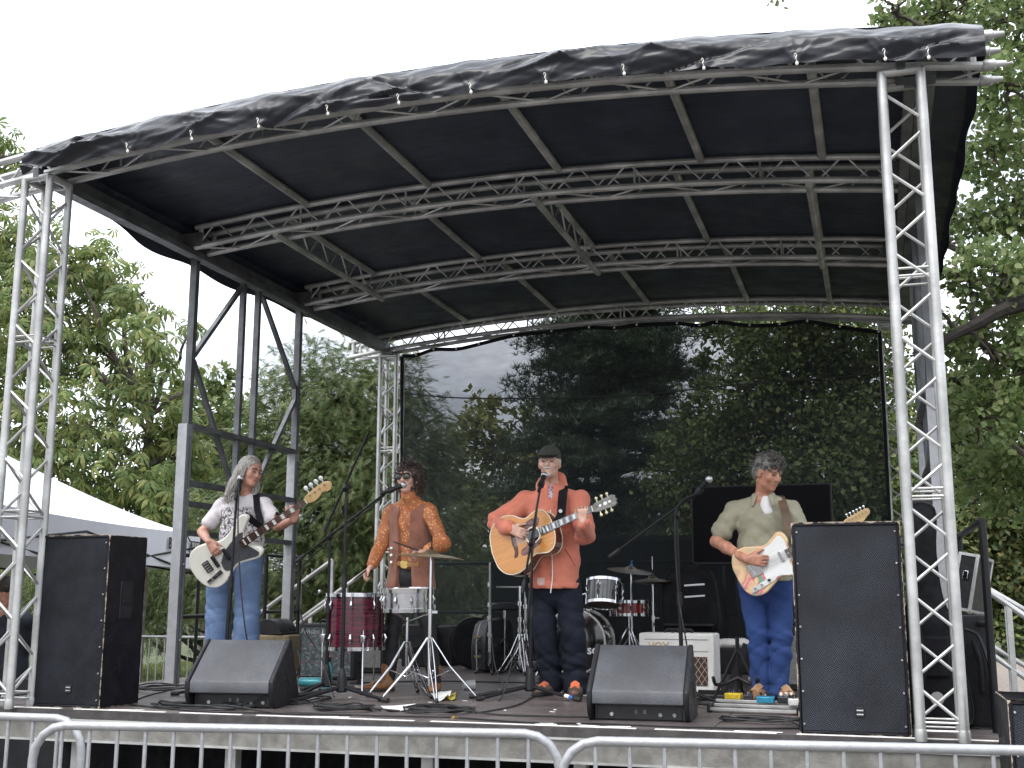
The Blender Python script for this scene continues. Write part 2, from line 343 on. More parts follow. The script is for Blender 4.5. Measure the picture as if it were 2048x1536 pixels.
mb = MB(); mb.box((4.0, 3.3, 0.42), (1.0, 1.2, 0.25)); mb.build('tank', BLKMET, ch, True, bevel=0.02)

sk = thing('under_stage_dark_sheet', 'black sheet added below the stage deck to darken the space there', 'dark sheet', (1.6, 1.25, 0))  # added black sheet standing in for the darkness under the deck
mb = MB(); nn = 120
for i in range(nn+1):
    x = -.55+4.6*i/nn; d = .03*math.sin(x*13)+.015*math.sin(x*31+1)
    for z in (.01, .45, S-.06): mb.v.append((x, 1.25+d*(1.1-z), z))
mb.f = [(i*3+k, i*3+k+1, i*3+k+4, i*3+k+3) for i in range(nn) for k in range(2)]
mb.build('cloth', BLKFAB, sk, True, smooth=80)
# ---- truss towers
def zig(name, a0, a1, b0, b1, parent, mt, r, n, start=0, gap=0.12):
    """zigzag braces between chord a (a0->a1) and chord b (b0->b1)"""
    a0, a1, b0, b1 = map(V, (a0, a1, b0, b1))
    for i in range(n):
        t0 = (i+gap)/n; t1 = (i+1-gap)/n
        if (i+start) % 2 == 0: bar(name, a0.lerp(a1, t0), b0.lerp(b1, t1), r, mt, parent, 6)
        else: bar(name, b0.lerp(b1, t0), a0.lerp(a1, t1), r, mt, parent, 6)
def tower(x, y, top, label, mt=None):
    mt = mt or ALU
    t = thing('truss_tower', label, 'truss tower', (x+A/2, y+A/2, S), group='corner towers of the stage roof')
    c = [(x, y), (x+A, y), (x+A, y+A), (x, y+A)]
    for i, (cx, cy) in enumerate(c):
        bar('chord', (cx, cy, S), (cx, cy, top), 0.0255, mt, t, 16)
        (cx2, cy2) = c[(i+1) % 4]
        zig('brace', (cx, cy, S+.06), (cx, cy, top-.09), (cx2, cy2, S+.06), (cx2, cy2, top-.09), t, mt, 0.0092, 15, start=(1, 0, 1, 0)[i])
        for z in (S+0.05, S+.09, S+1.20, S+1.24, S+2.36, S+2.40): bar('rung', (cx, cy, z), (cx2, cy2, z), 0.007, mt, t, 6)
        bar('end_bar', (cx, cy, top), (cx2, cy2, top), 0.025, mt, t, 12)
        if i < 2 and y < 1: mb = MB(); mb.box((x+A/2, y+A*i, top+.03), (.05, .05, .07)); mb.build('saddle_clamp', STEELD, t, True, bevel=.004)
        mb = MB(); mb.lathe([(0.028, 0), (0.0295, .01), (0.0295, .05), (0.027, .06)], (cx, cy, S), (cx, cy, S+1), 12); mb.build('foot_collar', mt, t, True)
    return t
tower(-A, -.035, HT, 'front aluminium truss tower at the left end beside the white tent')
tower(W, -.035, HT, 'front aluminium truss tower right of the tall mesh-fronted speaker')
tower(-A, 6.03, HT-.02, 'rear aluminium truss tower behind the woman in the rust waistcoat')
tower(W, 6.03, HT-.02, 'rear aluminium truss tower at the far right edge of the backdrop')

# ---- roof
def zb(x): return 4.475 + 0.175*(1-((x-2.7)/2.85)**2)
AV = 0.17                                  # roof truss height
ZB = zb
rf = thing('stage_roof', 'arched black tarpaulin roof on aluminium trusses above the stage', 'roof', (2.7, 3.0, 4.4))
def arc_chord(x0, x1, y, dz, r, parent, mt, n=22):
    mb = MB(); mb.tube([(x0+(x1-x0)*i/n, y, zb(x0+(x1-x0)*i/n)+dz) for i in range(n+1)], r, 10); return mb.build('chord', mt, parent, True)
def arch_truss(y, x0, x1, mt, lift=0.0):
    zb = lambda x: ZB(x)+lift
    e = MB(); e.box((x0+.03, y+A/2, zb(x0)+AV/2), (0.05, A*.7, 0.012)); tr = e.build('arch_truss', mt, rf, True)
    for yy in (y, y+A):
        for dz in (0, AV): arc_chord(x0, x1, yy, dz+lift, 0.024, tr, mt)
    n = int((x1-x0)/0.19)
    for i in range(n):
        xa = x0+(x1-x0)*i/n; xb = x0+(x1-x0)*(i+1)/n; g = (xb-xa)*.08
        for k, yy in enumerate((y, y+A)):
            za, zc = (0, AV) if (i+k) % 2 == 0 else (AV, 0)
            bar('brace', (xa+g, yy, zb(xa)+za), (xb-g, yy, zb(xb)+zc), 0.0075, mt, tr, 6)
        if i % 2 == 0:
            ya, yb = (y, y+A) if i % 4 == 0 else (y+A, y)
            bar('brace', (xa, ya, zb(xa)), (xb+.15, yb, zb(xb)), 0.0075, mt, tr, 6)
    for i in range(0, 7):
        x = x0+.05+(x1-x0-.1)*i/6
        for yy in (y, y+A):
            bar('post', (x, yy, zb(x)), (x, yy, zb(x)+AV), 0.009 if 0 < i < 6 else 0.022, mt, tr, 6)
    return tr
TRY = (0.0, 1.78, 3.75, 5.93)
arch_truss(TRY[0]+0.04, -0.80, 5.92, ALU, .035); arch_truss(TRY[1], -0.02, 5.55, ALUD); arch_truss(TRY[2], -0.02, 5.55, ALUD); arch_truss(TRY[3], -0.56, 5.95, ALUD)
for yy in (.04, A+.04):
    for dz in (0, AV):
        for x in (-.80, 5.92): 
            s = 1 if x > 0 else -1
            mb = MB(); mb.lathe([(0.024, 0), (0.031, .01), (0.031, .06), (0.022, .065), (0.014, .12)], (x, yy, zb(x)+dz+.035), (x+s, yy, zb(x)+dz+.035), 12); mb.build('pipe_end', ALU, rf, True)
# purlins
for x in (1.0, 2.05, 3.1, 4.17, 5.02):
    bar('purlin', (x, .22, zb(x)+AV), (x, TRY[1]-.02, zb(x)+AV), 0.030, ALUD, rf, 10)
    bar('purlin', (x-.1, TRY[2]+A, zb(x)+AV), (x-.1, TRY[3], zb(x)+AV), 0.028, ALUD, rf, 10)
for i, x in enumerate((0.72, 1.8, 2.9, 3.95, 4.92)):
    bar('purlin', (x, TRY[1]+A, zb(x)+AV), (x, TRY[2], zb(x)+AV), 0.028, ALUD, rf, 10)
    if i % 2 == 0:
        bar('purlin', (x, TRY[1]+.0, zb(x)-.03), (x, TRY[2]+A, zb(x)-.03), 0.026, ALUD, rf, 10)
        zig('brace', (x, TRY[1]+.2, zb(x)), (x, TRY[2], zb(x)), (x, TRY[1]+.2, zb(x)+AV), (x, TRY[2], zb(x)+AV), rf, ALUD, 0.008, 9)
# side beams
for x in (-0.16, 5.64):
    rect_bar('side_beam', (x, 0.12, 4.535), (x, 6.1, 4.535), 0.12, 0.10, STEELD, rf, up=(1, 0, 0))
    rect_bar('side_rail', (x-math.copysign(.09, x-2), .12, 4.46), (x-math.copysign(.09, x-2), 6.1, 4.46), 0.05, 0.06, STEELD, rf, up=(1, 0, 0))
    for y in TRY[1:3]: 
        mb = MB(); mb.box((x+(.06 if x < 0 else -.06), y+.02, 4.55), (0.3, .1, .12)); mb.build('bracket', STEELD, rf, True, bevel=.004)
# tarpaulin
def tarp_mat():
    m = mat('black_tarpaulin', (0.013, 0.017, 0.030), 0.47, 0, 0, 2.2, 0.0, col2=(0.034, 0.040, 0.062), world=True, lo=0.3, hi=0.7, rvar=0.12)
    t = m.node_tree; b = t.nodes['Principled BSDF']; g = N(t, 'ShaderNodeNewGeometry')
    mp = N(t, 'ShaderNodeMapping'); mp.inputs['Scale'].default_value = (0.5, 3.5, 3.0); t.links.new(g.outputs['Position'], mp.inputs[0])
    n = N(t, 'ShaderNodeTexNoise'); n.inputs['Scale'].default_value = 3.0; n.inputs['Detail'].default_value = 7; n.inputs['Distortion'].default_value = 0.6; t.links.new(mp.outputs[0], n.inputs['Vector'])
    bp = N(t, 'ShaderNodeBump'); bp.inputs['Strength'].default_value = 0.55; bp.inputs['Distance'].default_value = 0.03; t.links.new(n.outputs[0], bp.inputs['Height']); t.links.new(bp.outputs[0], b.inputs['Normal'])
    return m
TARP = tarp_mat()
FLAP = mat('black_pvc_flap', (0.0055, 0.006, 0.009), 0.30, 0, 0, 3, 0.2, 9, col2=(0.011, 0.012, 0.017), world=True, rvar=.1, spec=.35)
def sn(x, y, k=0):
    return (math.sin(x*3.1+y*1.7+k)+math.sin(x*7.3-y*4.1+k*2.1+1.3*math.sin(y*3))+.6*math.sin(x*15.7+y*9.7+k*.7+2*math.sin(x*2.3)))/2.6
TX0, TX1 = -0.13, 5.92
nx, ny = 120, 110; mb = MB()
for j in range(ny+1):
    y = -0.05 + (6.22+0.05)*j/ny
    for i in range(nx+1):
        x = TX0+(TX1-TX0)*i/nx; z = zb(x)+AV+.030+(.010+.007*(x-2.7))*max(0, 1-y/1.2)
        nearest = min(abs(y-(t+A/2)) for t in TRY); sag = min(1, nearest/0.6)
        mb.v.append((x, y, z - sag*0.008 + 0.006*sag*sn(x*1.3, y*1.6)))
mb.f = [(j*(nx+1)+i, j*(nx+1)+i+1, (j+1)*(nx+1)+i+1, (j+1)*(nx+1)+i) for j in range(ny) for i in range(nx)]
mb.build('roof_sheet', TARP, rf, True, smooth=80)
TOPZ = [(-.35, 4.62), (-.09, 4.65), (1.11, 4.75), (2.07, 4.765), (2.5, 4.745), (2.81, 4.74), (3.2, 4.76), (3.56, 4.81), (3.9, 4.785), (4.44, 4.755), (5.0, 4.72), (5.3, 4.715), (5.42, 4.69), (5.87, 4.645), (6, 4.64)]
BOTZ = [(-.35, 4.42), (-.07, 4.45), (.5, 4.50), (.97, 4.53), (2.15, 4.59), (3.13, 4.61), (3.8, 4.61), (4.43, 4.57), (5.37, 4.49), (5.95, 4.43)]
def lerp_tab(t, x):
    for (a, za), (b, zc) in zip(t, t[1:]):
        if x <= b: return za+(zc-za)*(x-a)/(b-a)
    return t[-1][1]
TIES = [at(px, 150, Y=-.16).x for px in (268, 393, 524, 660, 800, 943, 1092, 1248, 1407, 1593, 1770, 1857)]
nx, ny = 640, 26; mb = MB(); rr = random.Random(11)
creases = [(rr.uniform(TX0, TX1), rr.uniform(.1, .9), rr.uniform(-1.8, 1.8), rr.uniform(.15, .6), rr.uniform(.012, .038)*rr.choice((1, 1, -1))) for _ in range(30)]
for j in range(ny+1):
    v = j/ny
    for i in range(nx+1):
        x = TX0+(TX1-TX0)*i/nx
        zt = max(lerp_tab(TOPZ, x), zb(x)+AV+.034+.007*(x-2.7))+.006*math.sin(x*9)+.004*math.sin(x*23+1); zl = lerp_tab(BOTZ, x)+.005*math.sin(x*6.3)+.003*math.sin(x*17)
        a = v*1.0
        z = zt+(zl-zt)*a; y = -0.06-0.10*math.sin(min(1, a*1.8)*math.pi/2)+.03*max(0, a-.6)
        d = 0
        for cx, cv, sl, ln, am in creases:
            dx = x-cx
            if abs(dx) < ln:
                q = (v-cv)-sl*dx; d += am*math.exp(-abs(q)/0.09)*(1-(dx/ln)**2)
        for tx in TIES:
            dx = x-tx
            if abs(dx) < .28:
                for sl in (-1.1, -.25, .55, 1.3): d += .009*math.exp(-abs(dx-.16*sl*(1-v))/.013)*v**1.2
        d += .010*sn(x*1.1, v*2.0)+.003*sn(x*3, v*4, 3)
        mb.v.append((x, y-d*(0.3+0.7*min(1, v*4)), z+.3*d*min(1, v*4)))
mb.f = [(j*(nx+1)+i, j*(nx+1)+i+1, (j+1)*(nx+1)+i+1, (j+1)*(nx+1)+i) for j in range(ny) for i in range(nx)]
mb.build('front_flap', FLAP, rf, True, smooth=80)
# top sheet strip joining the flap to the roof, and the side flaps
for side, x0 in ((-1, TX0), (1, TX1)):
    mb = MB(); nn = 60
    for j in range(nn+1):
        y = 0.06+6.1*j/nn
        for k in range(7):
            v = k/6; drop = (0.20+.06*math.sin(y*.9-.4)+.02*math.sin(y*5)) if side < 0 else (0.17+.02*math.sin(y*4))
            mb.v.append((x0-side*.03*(1-v)+side*(.03*math.sin(v*3)+.01*v*math.sin(y*7+v*3)+(.16*v*max(0, min(1, y/1.4)) if side < 0 else 0)), y, zb(x0)+AV+.050-drop*v))
    mb.f = [(j*7+k, j*7+k+1, (j+1)*7+k+1, (j+1)*7+k) for j in range(nn) for k in range(6)]
    mb.build('side_flap', TARP, rf, True, smooth=80)
BUN = mat('bungee_white', (0.7, 0.68, 0.62), 0.5, 0, 0.1, 20)
for x in TIES:
    q = V((x, -.19, lerp_tab(BOTZ, x)+.01)); mb = MB()
    mb.tube(spline([q+V((-.006, 0, .018)), q+V((0, -.008, .026)), q+V((.006, 0, .018)), q+V((.002, -.004, .0)), q+V((.006, .01, -.018))], 5), 0.0028, 6)
    mb.ball(q+V((.006, .008, -.026)), (.0095, .0095, .012), 10, 7); mb.build('bungee_tie', BUN, rf, True)

# ---- steel side frames of the trailer
def side_frame(x, label):
    t = thing('steel_side_frame', label, 'steel frame', (x, 2.95, S), group='steel frames holding the roof sides')
    P = lambda y, z: V((x, y, z))
    for y in (2.03, 3.92):
        rect_bar('post', P(y, 2.9), P(y, 4.48), 0.055, 0.06, STEELD, t, up=(1, 0, 0))
        rect_bar('outer_post', P(y-.02, S), P(y-.02, 3.05), 0.085, 0.085, GALV, t, up=(1, 0, 0))
        rect_bar('channel', V((x+.046, y-.02, S)), V((x+.046, y-.02, 2.95)), 0.006, 0.035, STEELD, t, up=(1, 0, 0))
        mb = MB(); mb.box((x, y-.02, S+.006), (.2, .2, .012)); mb.build('base_plate', GALV, t, True)
        for z in (1.3, 1.9, 2.5): 
            mb = MB(); mb.cyl((x+.05, y-.02, z), (x+.062, y-.02, z), .012, .012, 8); mb.build('bolt', GALV, t, True)
    for y in (2.83, 3.10): rect_bar('inner_post', P(y, 2.38), P(y, 4.46), 0.045, 0.05, STEELD, t, up=(1, 0, 0))
    for a, b in (((2.79, 4.42), (2.07, 3.64)), ((2.07, 3.60), (2.80, 2.58)), ((3.17, 4.44), (3.88, 3.68)), ((3.89, 3.56), (3.14, 2.58)), ((3.885, 3.70), (3.885, 3.54))):
        rect_bar('diagonal', P(*a), P(*b), 0.035, 0.04, STEELD, t, up=(1, 0, 0))
    for z, h in ((3.04, .11), (2.57, .09), (2.40, .09), (2.16, .08)):
        rect_bar('cross_rail', P(2.05, z), P(3.9, z), 0.04, h, STEELD, t, up=(1, 0, 0))
    return t
side_frame(-0.17, 'dark steel side frame rising behind the bass player')
side_frame(5.66, 'steel side frame behind the right front truss tower')

# ---- backdrop scrim
def scrim_mat():
    m = bpy.data.materials.new('black_mesh_fabric'); m.use_nodes = True; t = m.node_tree; t.nodes.clear()
    o = N(t, 'ShaderNodeOutputMaterial'); tr = N(t, 'ShaderNodeBsdfTransparent'); d = N(t, 'ShaderNodeBsdfPrincipled'); mx = N(t, 'ShaderNodeMixShader')
    g = N(t, 'ShaderNodeNewGeometry'); mp = N(t, 'ShaderNodeMapping'); mp.inputs['Scale'].default_value = (1.5, 1, 4); t.links.new(g.outputs['Position'], mp.inputs[0])
    n = N(t, 'ShaderNodeTexNoise'); n.inputs['Scale'].default_value = 4; n.inputs['Detail'].default_value = 8; t.links.new(mp.outputs[0], n.inputs['Vector'])
    r = N(t, 'ShaderNodeMapRange'); r.inputs[1].default_value = .3; r.inputs[2].default_value = .7; r.inputs[3].default_value = 0.735; r.inputs[4].default_value = 0.785
    t.links.new(n.outputs[0], r.inputs[0]); t.links.new(r.outputs[0], mx.inputs[0])
    tr.inputs[0].default_value = (0.96, 0.97, 1, 1); d.inputs['Base Color'].default_value = (0.021, 0.025, 0.026, 1); d.inputs['Roughness'].default_value = 0.85; d.inputs['Specular IOR Level'].default_value = 0.15
    t.links.new(tr.outputs[0], mx.inputs[1]); t.links.new(d.outputs[0], mx.inputs[2]); t.links.new(mx.outputs[0], o.inputs[0])
    return m
SCRIM = scrim_mat(); YS = 6.0
hem = [at(px, py, Y=YS) for px, py in ((806, 713), (835, 711), (870, 700), (915, 699), (960, 689), (1030, 672), (1105, 664), (1180, 656), (1230, 657), (1275, 651), (1355, 648), (1400, 652), (1435, 645), (1500, 652), (1560, 650), (1615, 644), (1680, 655), (1757, 665))]
sr = thing('backdrop_scrim', 'see-through black mesh backdrop hung across the rear of the stage', 'backdrop', (2.7, YS, S))
hs = spline(hem, 5); mb = MB(); rowsn = 24
for j in range(rowsn+1):
    for i, h in enumerate(hs):
        z = h.z+(S+.02-h.z)*j/rowsn
        mb.v.append((h.x, YS+.02*sn(h.x*1.4, z*.9)+.01*math.sin(h.x*9+z), z))
c = len(hs); mb.f = [(j*c+i, j*c+i+1, (j+1)*c+i+1, (j+1)*c+i) for j in range(rowsn) for i in range(c-1)]
mb.build('mesh_sheet', SCRIM, sr, True, smooth=80)
mb = MB(); mb.tube([h+V((0, -.02, 0)) for h in hs], 0.022, 8); mb.build('top_hem', BLKFAB, sr, True)
mb = MB(); mb.tube([(hs[0].x-.01, YS-.02, hs[0].z), (hs[0].x+.02, YS-.02, 3), (hs[0].x, YS-.02, S)], 0.018, 8); mb.build('side_hem', BLKFAB, sr, True)
mb = MB(); mb.tube([(hs[-1].x+.01, YS-.02, hs[-1].z), (hs[-1].x, YS-.02, S)], 0.018, 8); mb.build('side_hem', BLKFAB, sr, True)
for h in hem:
    mb = MB(); mb.ball(h+V((0, -.045, 0)), .012, 8, 6); mb.tube([h+V((0, -.04, 0)), h+V((0, .03, .05)), V((h.x, YS+.03, zb(h.x)-.02))], .003, 5); mb.build('bungee_tie', BUN, sr, True)
mb = MB(); mb.tube(spline([at(px, py, Y=YS-.06) for px, py in ((808, 786), (900, 795), (1010, 797), (1150, 795), (1300, 788), (1450, 772), (1600, 760), (1700, 752), (1760, 744))], 5), .008, 6)
tag(mb.build('power_cable', RUBBER), 'thin black cable sagging across the mesh backdrop', 'cable')
# guard rail and black panel along the back edge
gr = thing('guard_rail', 'low black guard rail along the rear stage edge', 'railing', (2.3, 6.18, S))
for z in (2.02, 1.48, 1.02): bar('rail', (0.2, 6.18, z), (5.35, 6.18, z), 0.018, BLKMET, gr, 10)
for x in (0.2, 1.15, 2.25, 3.35, 4.4, 5.35): bar('post', (x, 6.18, S), (x, 6.18, 2.02), 0.018, BLKMET, gr, 10)
pn = thing('black_drape', 'opaque black drape low behind the drum kit', 'drape', (3.4, 6.26, S))
mb = MB(); nn = 90
for i in range(nn+1):
    x = 1.12+(5.3-1.12)*i/nn; d = .02*math.sin(x*16)+.012*math.sin(x*37+1)
    for z in (S+.01, S+.45, S+.9, 2.27): mb.v.append((x, 6.27+d*(2.4-z)*.7, z))
mb.f = [(i*4+k, i*4+k+1, i*4+k+5, i*4+k+4) for i in range(nn) for k in range(3)]
mb.build('cloth', mat('black_drape_cloth', (0.016, 0.018, 0.022), 0.6, 0, 0.3, 5, 0.2, 40), pn, True, smooth=80)
mb = MB(); mb.box((3.2, 6.25, 2.28), (4.2, .03, .05)); mb.build('top_bar', mat('grey_bar', (.06, .065, .07), .5, 0, .2, 5), pn, True)

# ---- crowd barriers
def barrier(p0, p1, label, h=1.1, n=None, group='steel crowd barriers', mt=GALV, r=.019):
    p0 = V((*p0, 0)); p1 = V((*p1, 0)); L = (p1-p0).length; d = (p1-p0)/L; c = 0.14
    t = thing('crowd_barrier', label, 'barrier', (p0+p1)/2, group=group)
    P = lambda s, z: p0+d*s+V((0, 0, z))
    cor = lambda s0, z0, s1, z1: None
    path = [P(0, .2), P(0, h-c)] + [P(c-c*math.cos(a), h-c+c*math.sin(a)) for a in (R(22), R(45), R(68))] + [P(c, h), P(L/2, h), P(L-c, h)] + [P(L-c+c*math.sin(a), h-c+c*math.cos(a)) for a in (R(22), R(45), R(68))] + [P(L, h-c), P(L, .2)]
    mb = MB(); mb.tube(path, r, 12); mb.build('outer_tube', mt, t, True)
    bar('bottom_rail', P(0, .2), P(L, .2), r*.9, mt, t, 10)
    k = n or int(L/.125)
    for i in range(1, k):
        s = L*i/k; z1 = h if c < s < L-c else h-c+math.sqrt(max(0, c*c-(c-min(s, L-s))**2))
        bar('upright', P(s, .2), P(s, z1), .0085, mt, t, 8)
    for s in (.35, L-.35):
        q = V((-d.y, d.x, 0)); mb = MB(); mb.tube([P(s, .2), P(s, .03)+q*.0, P(s, .015)+q*.28], .014, 8); mb.tube([P(s, .03), P(s, .015)-q*.28], .014, 8); mb.build('foot', mt, t, True)
    mb = MB(); mb.tube([P(L, .85)+d*.0, P(L, .85)+d*.05, P(L, .80)+d*.05], .008, 6); mb.build('hook', mt, t, True)
    return t
barrier((-0.55, -1.78), (1.80, -1.70), 'galvanised crowd barrier at the lower left corner')
barrier((1.76, -1.97), (3.98, -1.60), 'galvanised crowd barrier in the middle below the singer')
barrier((4.04, -1.80), (6.25, -1.50), 'galvanised crowd barrier at the lower right before the tall speaker')
barrier((-4.9, 8.1), (-2.6, 8.0), 'far steel barrier on the lawn behind the bass player', group='steel crowd barriers')
# ================================================================== VEGETATION
BARK = mat('bark', (0.05, 0.042, 0.034), 0.9, 0, 0, 8, 0.7, 25, col2=(0.10, 0.085, 0.07), world=True)
BARKD = mat('bark_dark', (0.03, 0.026, 0.022), 0.9, 0, 0.3, 8, 0.5, 25, world=True)
def nrm(a): return a/np.maximum(np.linalg.norm(a, axis=-1, keepdims=True), 1e-9)
def basis(d, n):
    """rows of (N,3): leaf axis d -> local y, normal n -> local z"""
    y = nrm(d); x = nrm(np.cross(y, n)); z = np.cross(x, y)
    return np.stack([x, y, z], axis=-1)
def scatter(tv, tf, pos, B, sc_):
    N_ = len(pos); v = np.einsum('nij,kj->nki', B, tv)*sc_[:, None, None] + pos[:, None, :]
    f = tf[None] + (np.arange(N_)*len(tv))[:, None, None]
    return v.reshape(-1, 3), f.reshape(-1, tf.shape[1])
def leaf_t(w=.5, c=.08, mid=.5):
    return (np.array([(0, 0, 0), (w/2, mid, 0), (0, 1, -c), (-w/2, mid, 0), (0, mid, -c*.9)], float), np.array([(0, 1, 4), (1, 2, 4), (2, 3, 4), (3, 0, 4)]))
def round_leaf_t(w=.8, c=.10):
    P = [(0, 0, 0), (w*.42, .22, .02), (w*.5, .48, -.02), (w*.26, .78, -.06), (0, 1, -c*1.6), (-w*.26, .78, -.06), (-w*.5, .48, -.02), (-w*.42, .22, .02), (0, .45, -c)]
    return np.array(P, float), np.array([(i, (i+1) % 8, 8) for i in range(8)])
def palmate_t(k=6):
    vs, fs = [], []
    for i in range(k):
        a = (i-(k-1)/2)*0.62; l = 1.0-.16*abs(i-(k-1)/2); w = .27*l
        d = np.array([math.sin(a), math.cos(a), 0]); s = np.array([math.cos(a), -math.sin(a), 0]); b = len(vs)
        P = lambda t, u, z: d*t*l+s*u*w+np.array([0, 0, z])
        vs += [P(.06, 0, 0), P(.38, .36, .02), P(.7, .5, -.10), P(1, 0, -.36), P(.7, -.5, -.10), P(.38, -.36, .02), P(.5, 0, .0), P(.74, 0, -.10)]
        fs += [(b+0, b+1, b+6), (b+0, b+6, b+5), (b+1, b+2, b+7), (b+1, b+7, b+6), (b+2, b+3, b+7), (b+3, b+4, b+7), (b+4, b+5, b+6), (b+4, b+6, b+7)]
    return np.array(vs), np.array(fs)
def frond_t(k=7, w=.5, droop=.25):
    vs, fs = [], []
    for i in range(k):
        t = (i+.5)/k
        for sgn in (-1, 1):
            L = w*(1-.65*t)*(.8+.4*random.random()); b = len(vs); o = np.array([0, t, -droop*t*t]); dr = np.array([sgn*.8, .75, -.12]); dr /= np.linalg.norm(dr)
            e = o+dr*L+np.array([0, 0, -droop*.4*L]); q = np.array([0, .034, 0.0])
            vs += [o-q*1.25, e, o+q*1.25]; fs += [(b, b+1, b+2)]
    b = len(vs); vs += [np.array([-.02, 0, 0]), np.array([.02, 0, 0]), np.array([0, 1.12, -droop*1.2])]; fs += [(b, b+1, b+2)]
    return np.array(vs), np.array(fs)
def needle_t(k=9):
    vs, fs = [], []
    for i in range(k):
        a = 2*math.pi*i/k+random.random(); el = .25+.5*random.random(); d = np.array([math.cos(a)*math.cos(el), math.sin(a)*math.cos(el), math.sin(el)]); s = np.cross(d, (0, 0, 1.)); s /= np.linalg.norm(s); b = len(vs)
        vs += [s*-.05, s*.05, d*(.7+.4*random.random())]; fs += [(b, b+1, b+2)]
    return np.array(vs), np.array(fs)
def blob_world(px, py, r, Y):
    c = at(px, py, Y=Y); depth = (c-CAM).dot(_f); return np.array(c), r*depth/FPX
def rand_dirs(n): return nrm(RNG.normal(size=(n, 3)))
def foliage(blobs, tmpl, size, cov, shell=.5, clump=.2, up=.5, droop=0.0, sq=.85, area=.3, outward=.6, ysq=1.0):
    P, D, Nn = [], [], []
    for c, r in blobs:
        n = int(cov*math.pi*r*r/(area*size*size)); k = max(4, int(n/26))
        u = RNG.random(k)**(1/3.); u = u*(1-shell)+shell*np.sqrt(np.maximum(u, .001)); dirs = rand_dirs(k); sub = dirs*(u*r)[:, None]
        idx = RNG.integers(0, k, n); p = sub[idx]+RNG.normal(size=(n, 3))*clump*r
        p[:, 2] *= sq; p[:, 1] *= ysq
        P.append(p+c); o = nrm(p); rd = rand_dirs(n)
        D.append(o*outward+rd*.7+np.array([0, 0, -droop])); Nn.append(o*.4+rand_dirs(n)*.6+np.array([0, 0, up]))
    P, D, Nn = map(np.concatenate, (P, D, Nn)); s = size*(.65+.7*RNG.random(len(P)))
    P[:, 2] = np.maximum(P[:, 2], .04)
    return scatter(*tmpl, P, basis(D, Nn), s)
def limb(mb, a, b, r0, r1, wob=.12, n=5):
    a, b = V(a), V(b); L = (b-a).length; pts = [a]
    for i in range(1, n): pts.append(a.lerp(b, i/n)+V((random.gauss(0, wob), random.gauss(0, wob), random.gauss(0, wob*.7)+.10*math.sin(math.pi*i/n)))*L*.35)
    pts.append(b); sp = spline(pts, 3); mb.tube(sp, [r0+(r1-r0)*i/(len(sp)-1) for i in range(len(sp))], 6); return sp
def tree(name, label, cat, base, top, r0, blobs, leafmat, tmpl, size, cov, twigs=3, bark=None, group=None, **kw):
    t = thing(name, label, cat, base, group=group); bark = bark or BARK
    mb = MB(); base, top = V(base), V(top); lean = [base, base.lerp(top, .35)+V((random.gauss(0, .08), random.gauss(0, .08), 0)), base.lerp(top, .7)+V((random.gauss(0, .12), random.gauss(0, .12), 0)), top]
    sp = spline(lean, 5); mb.tube(sp, [r0*(1.25 if i == 0 else 1)*(1-.8*i/(len(sp)-1)) for i in range(len(sp))], 10)
    mb.build('trunk', bark, t, True)
    mb = MB()
    for c, r in blobs:
        c = V(c); h = max(.08, min(.95, (c.z-base.z-.4*(c-base).xy.length)/max(.1, top.z-base.z))); a = sp[int(h*(len(sp)-1))]
        limb(mb, a, c, r0*.42*(1-.5*h), r0*.07)
        for _ in range(twigs):
            d = V(rand_dirs(1)[0])*r*.95; limb(mb, c-d*.2, c+d, r0*.09, .006, n=4)
    mb.build('limbs', bark, t, True)
    v, f = foliage(blobs, tmpl, size, cov, **kw)
    np_mesh('crown', v, f, leafmat, t, smooth=False, world=True, kind='stuff')
    return t
def BL(Y, lst, jitter=.6): return [blob_world(px, py, r, Y+random.uniform(-jitter, jitter)) for px, py, r in lst]

L_CHEST = leaf_mat('chestnut_leaf', (0.085, 0.130, 0.040), (0.160, 0.215, 0.068), (0.28, 0.28, 0.10), .5)
L_CEDAR = leaf_mat('cedar_leaf', (0.055, 0.105, 0.040), (0.110, 0.165, 0.058), (0.22, 0.19, 0.085), .25)
L_PINE = leaf_mat('pine_needle', (0.045, 0.075, 0.050), (0.080, 0.118, 0.072), (0.12, 0.14, 0.08), .2)
L_DECID = leaf_mat('lime_leaf', (0.049, 0.081, 0.028), (0.093, 0.132, 0.040), (0.186, 0.202, 0.070), .3)
L_POPL = leaf_mat('poplar_leaf', (0.095, 0.145, 0.050), (0.160, 0.225, 0.080), (0.25, 0.28, 0.12), .45, .4)
L_PALE = leaf_mat('pale_leaf', (0.109, 0.139, 0.044), (0.186, 0.209, 0.062), (0.260, 0.260, 0.093), .35)
L_BUSH = leaf_mat('bush_leaf', (0.045, 0.07, 0.024), (0.085, 0.115, 0.038), (0.17, 0.16, 0.06), .3)

# left: chestnut with drooping palmate leaves
b = BL(8.4, [(10, 320, 60), (-60, 470, 120), (40, 500, 90), (130, 545, 90), (215, 540, 70), (280, 590, 60), (60, 660, 130), (190, 690, 120), (310, 690, 70), (380, 660, 26), (30, 820, 150), (170, 850, 140), (300, 820, 95), (385, 770, 40), (100, 980, 130), (260, 950, 110), (370, 900, 70), (-80, 700, 150), (-90, 960, 150), (330, 1010, 60)], 1.0)
tree('chestnut_tree', 'leafy chestnut tree with drooping yellow-green leaves above the white tent', 'tree', (-5.2, 8.6, 0), (-5.0, 8.5, 4.6), .2, b, L_CHEST, palmate_t(), .205, 3.1, droop=.55, up=.8, area=.75, clump=.30)
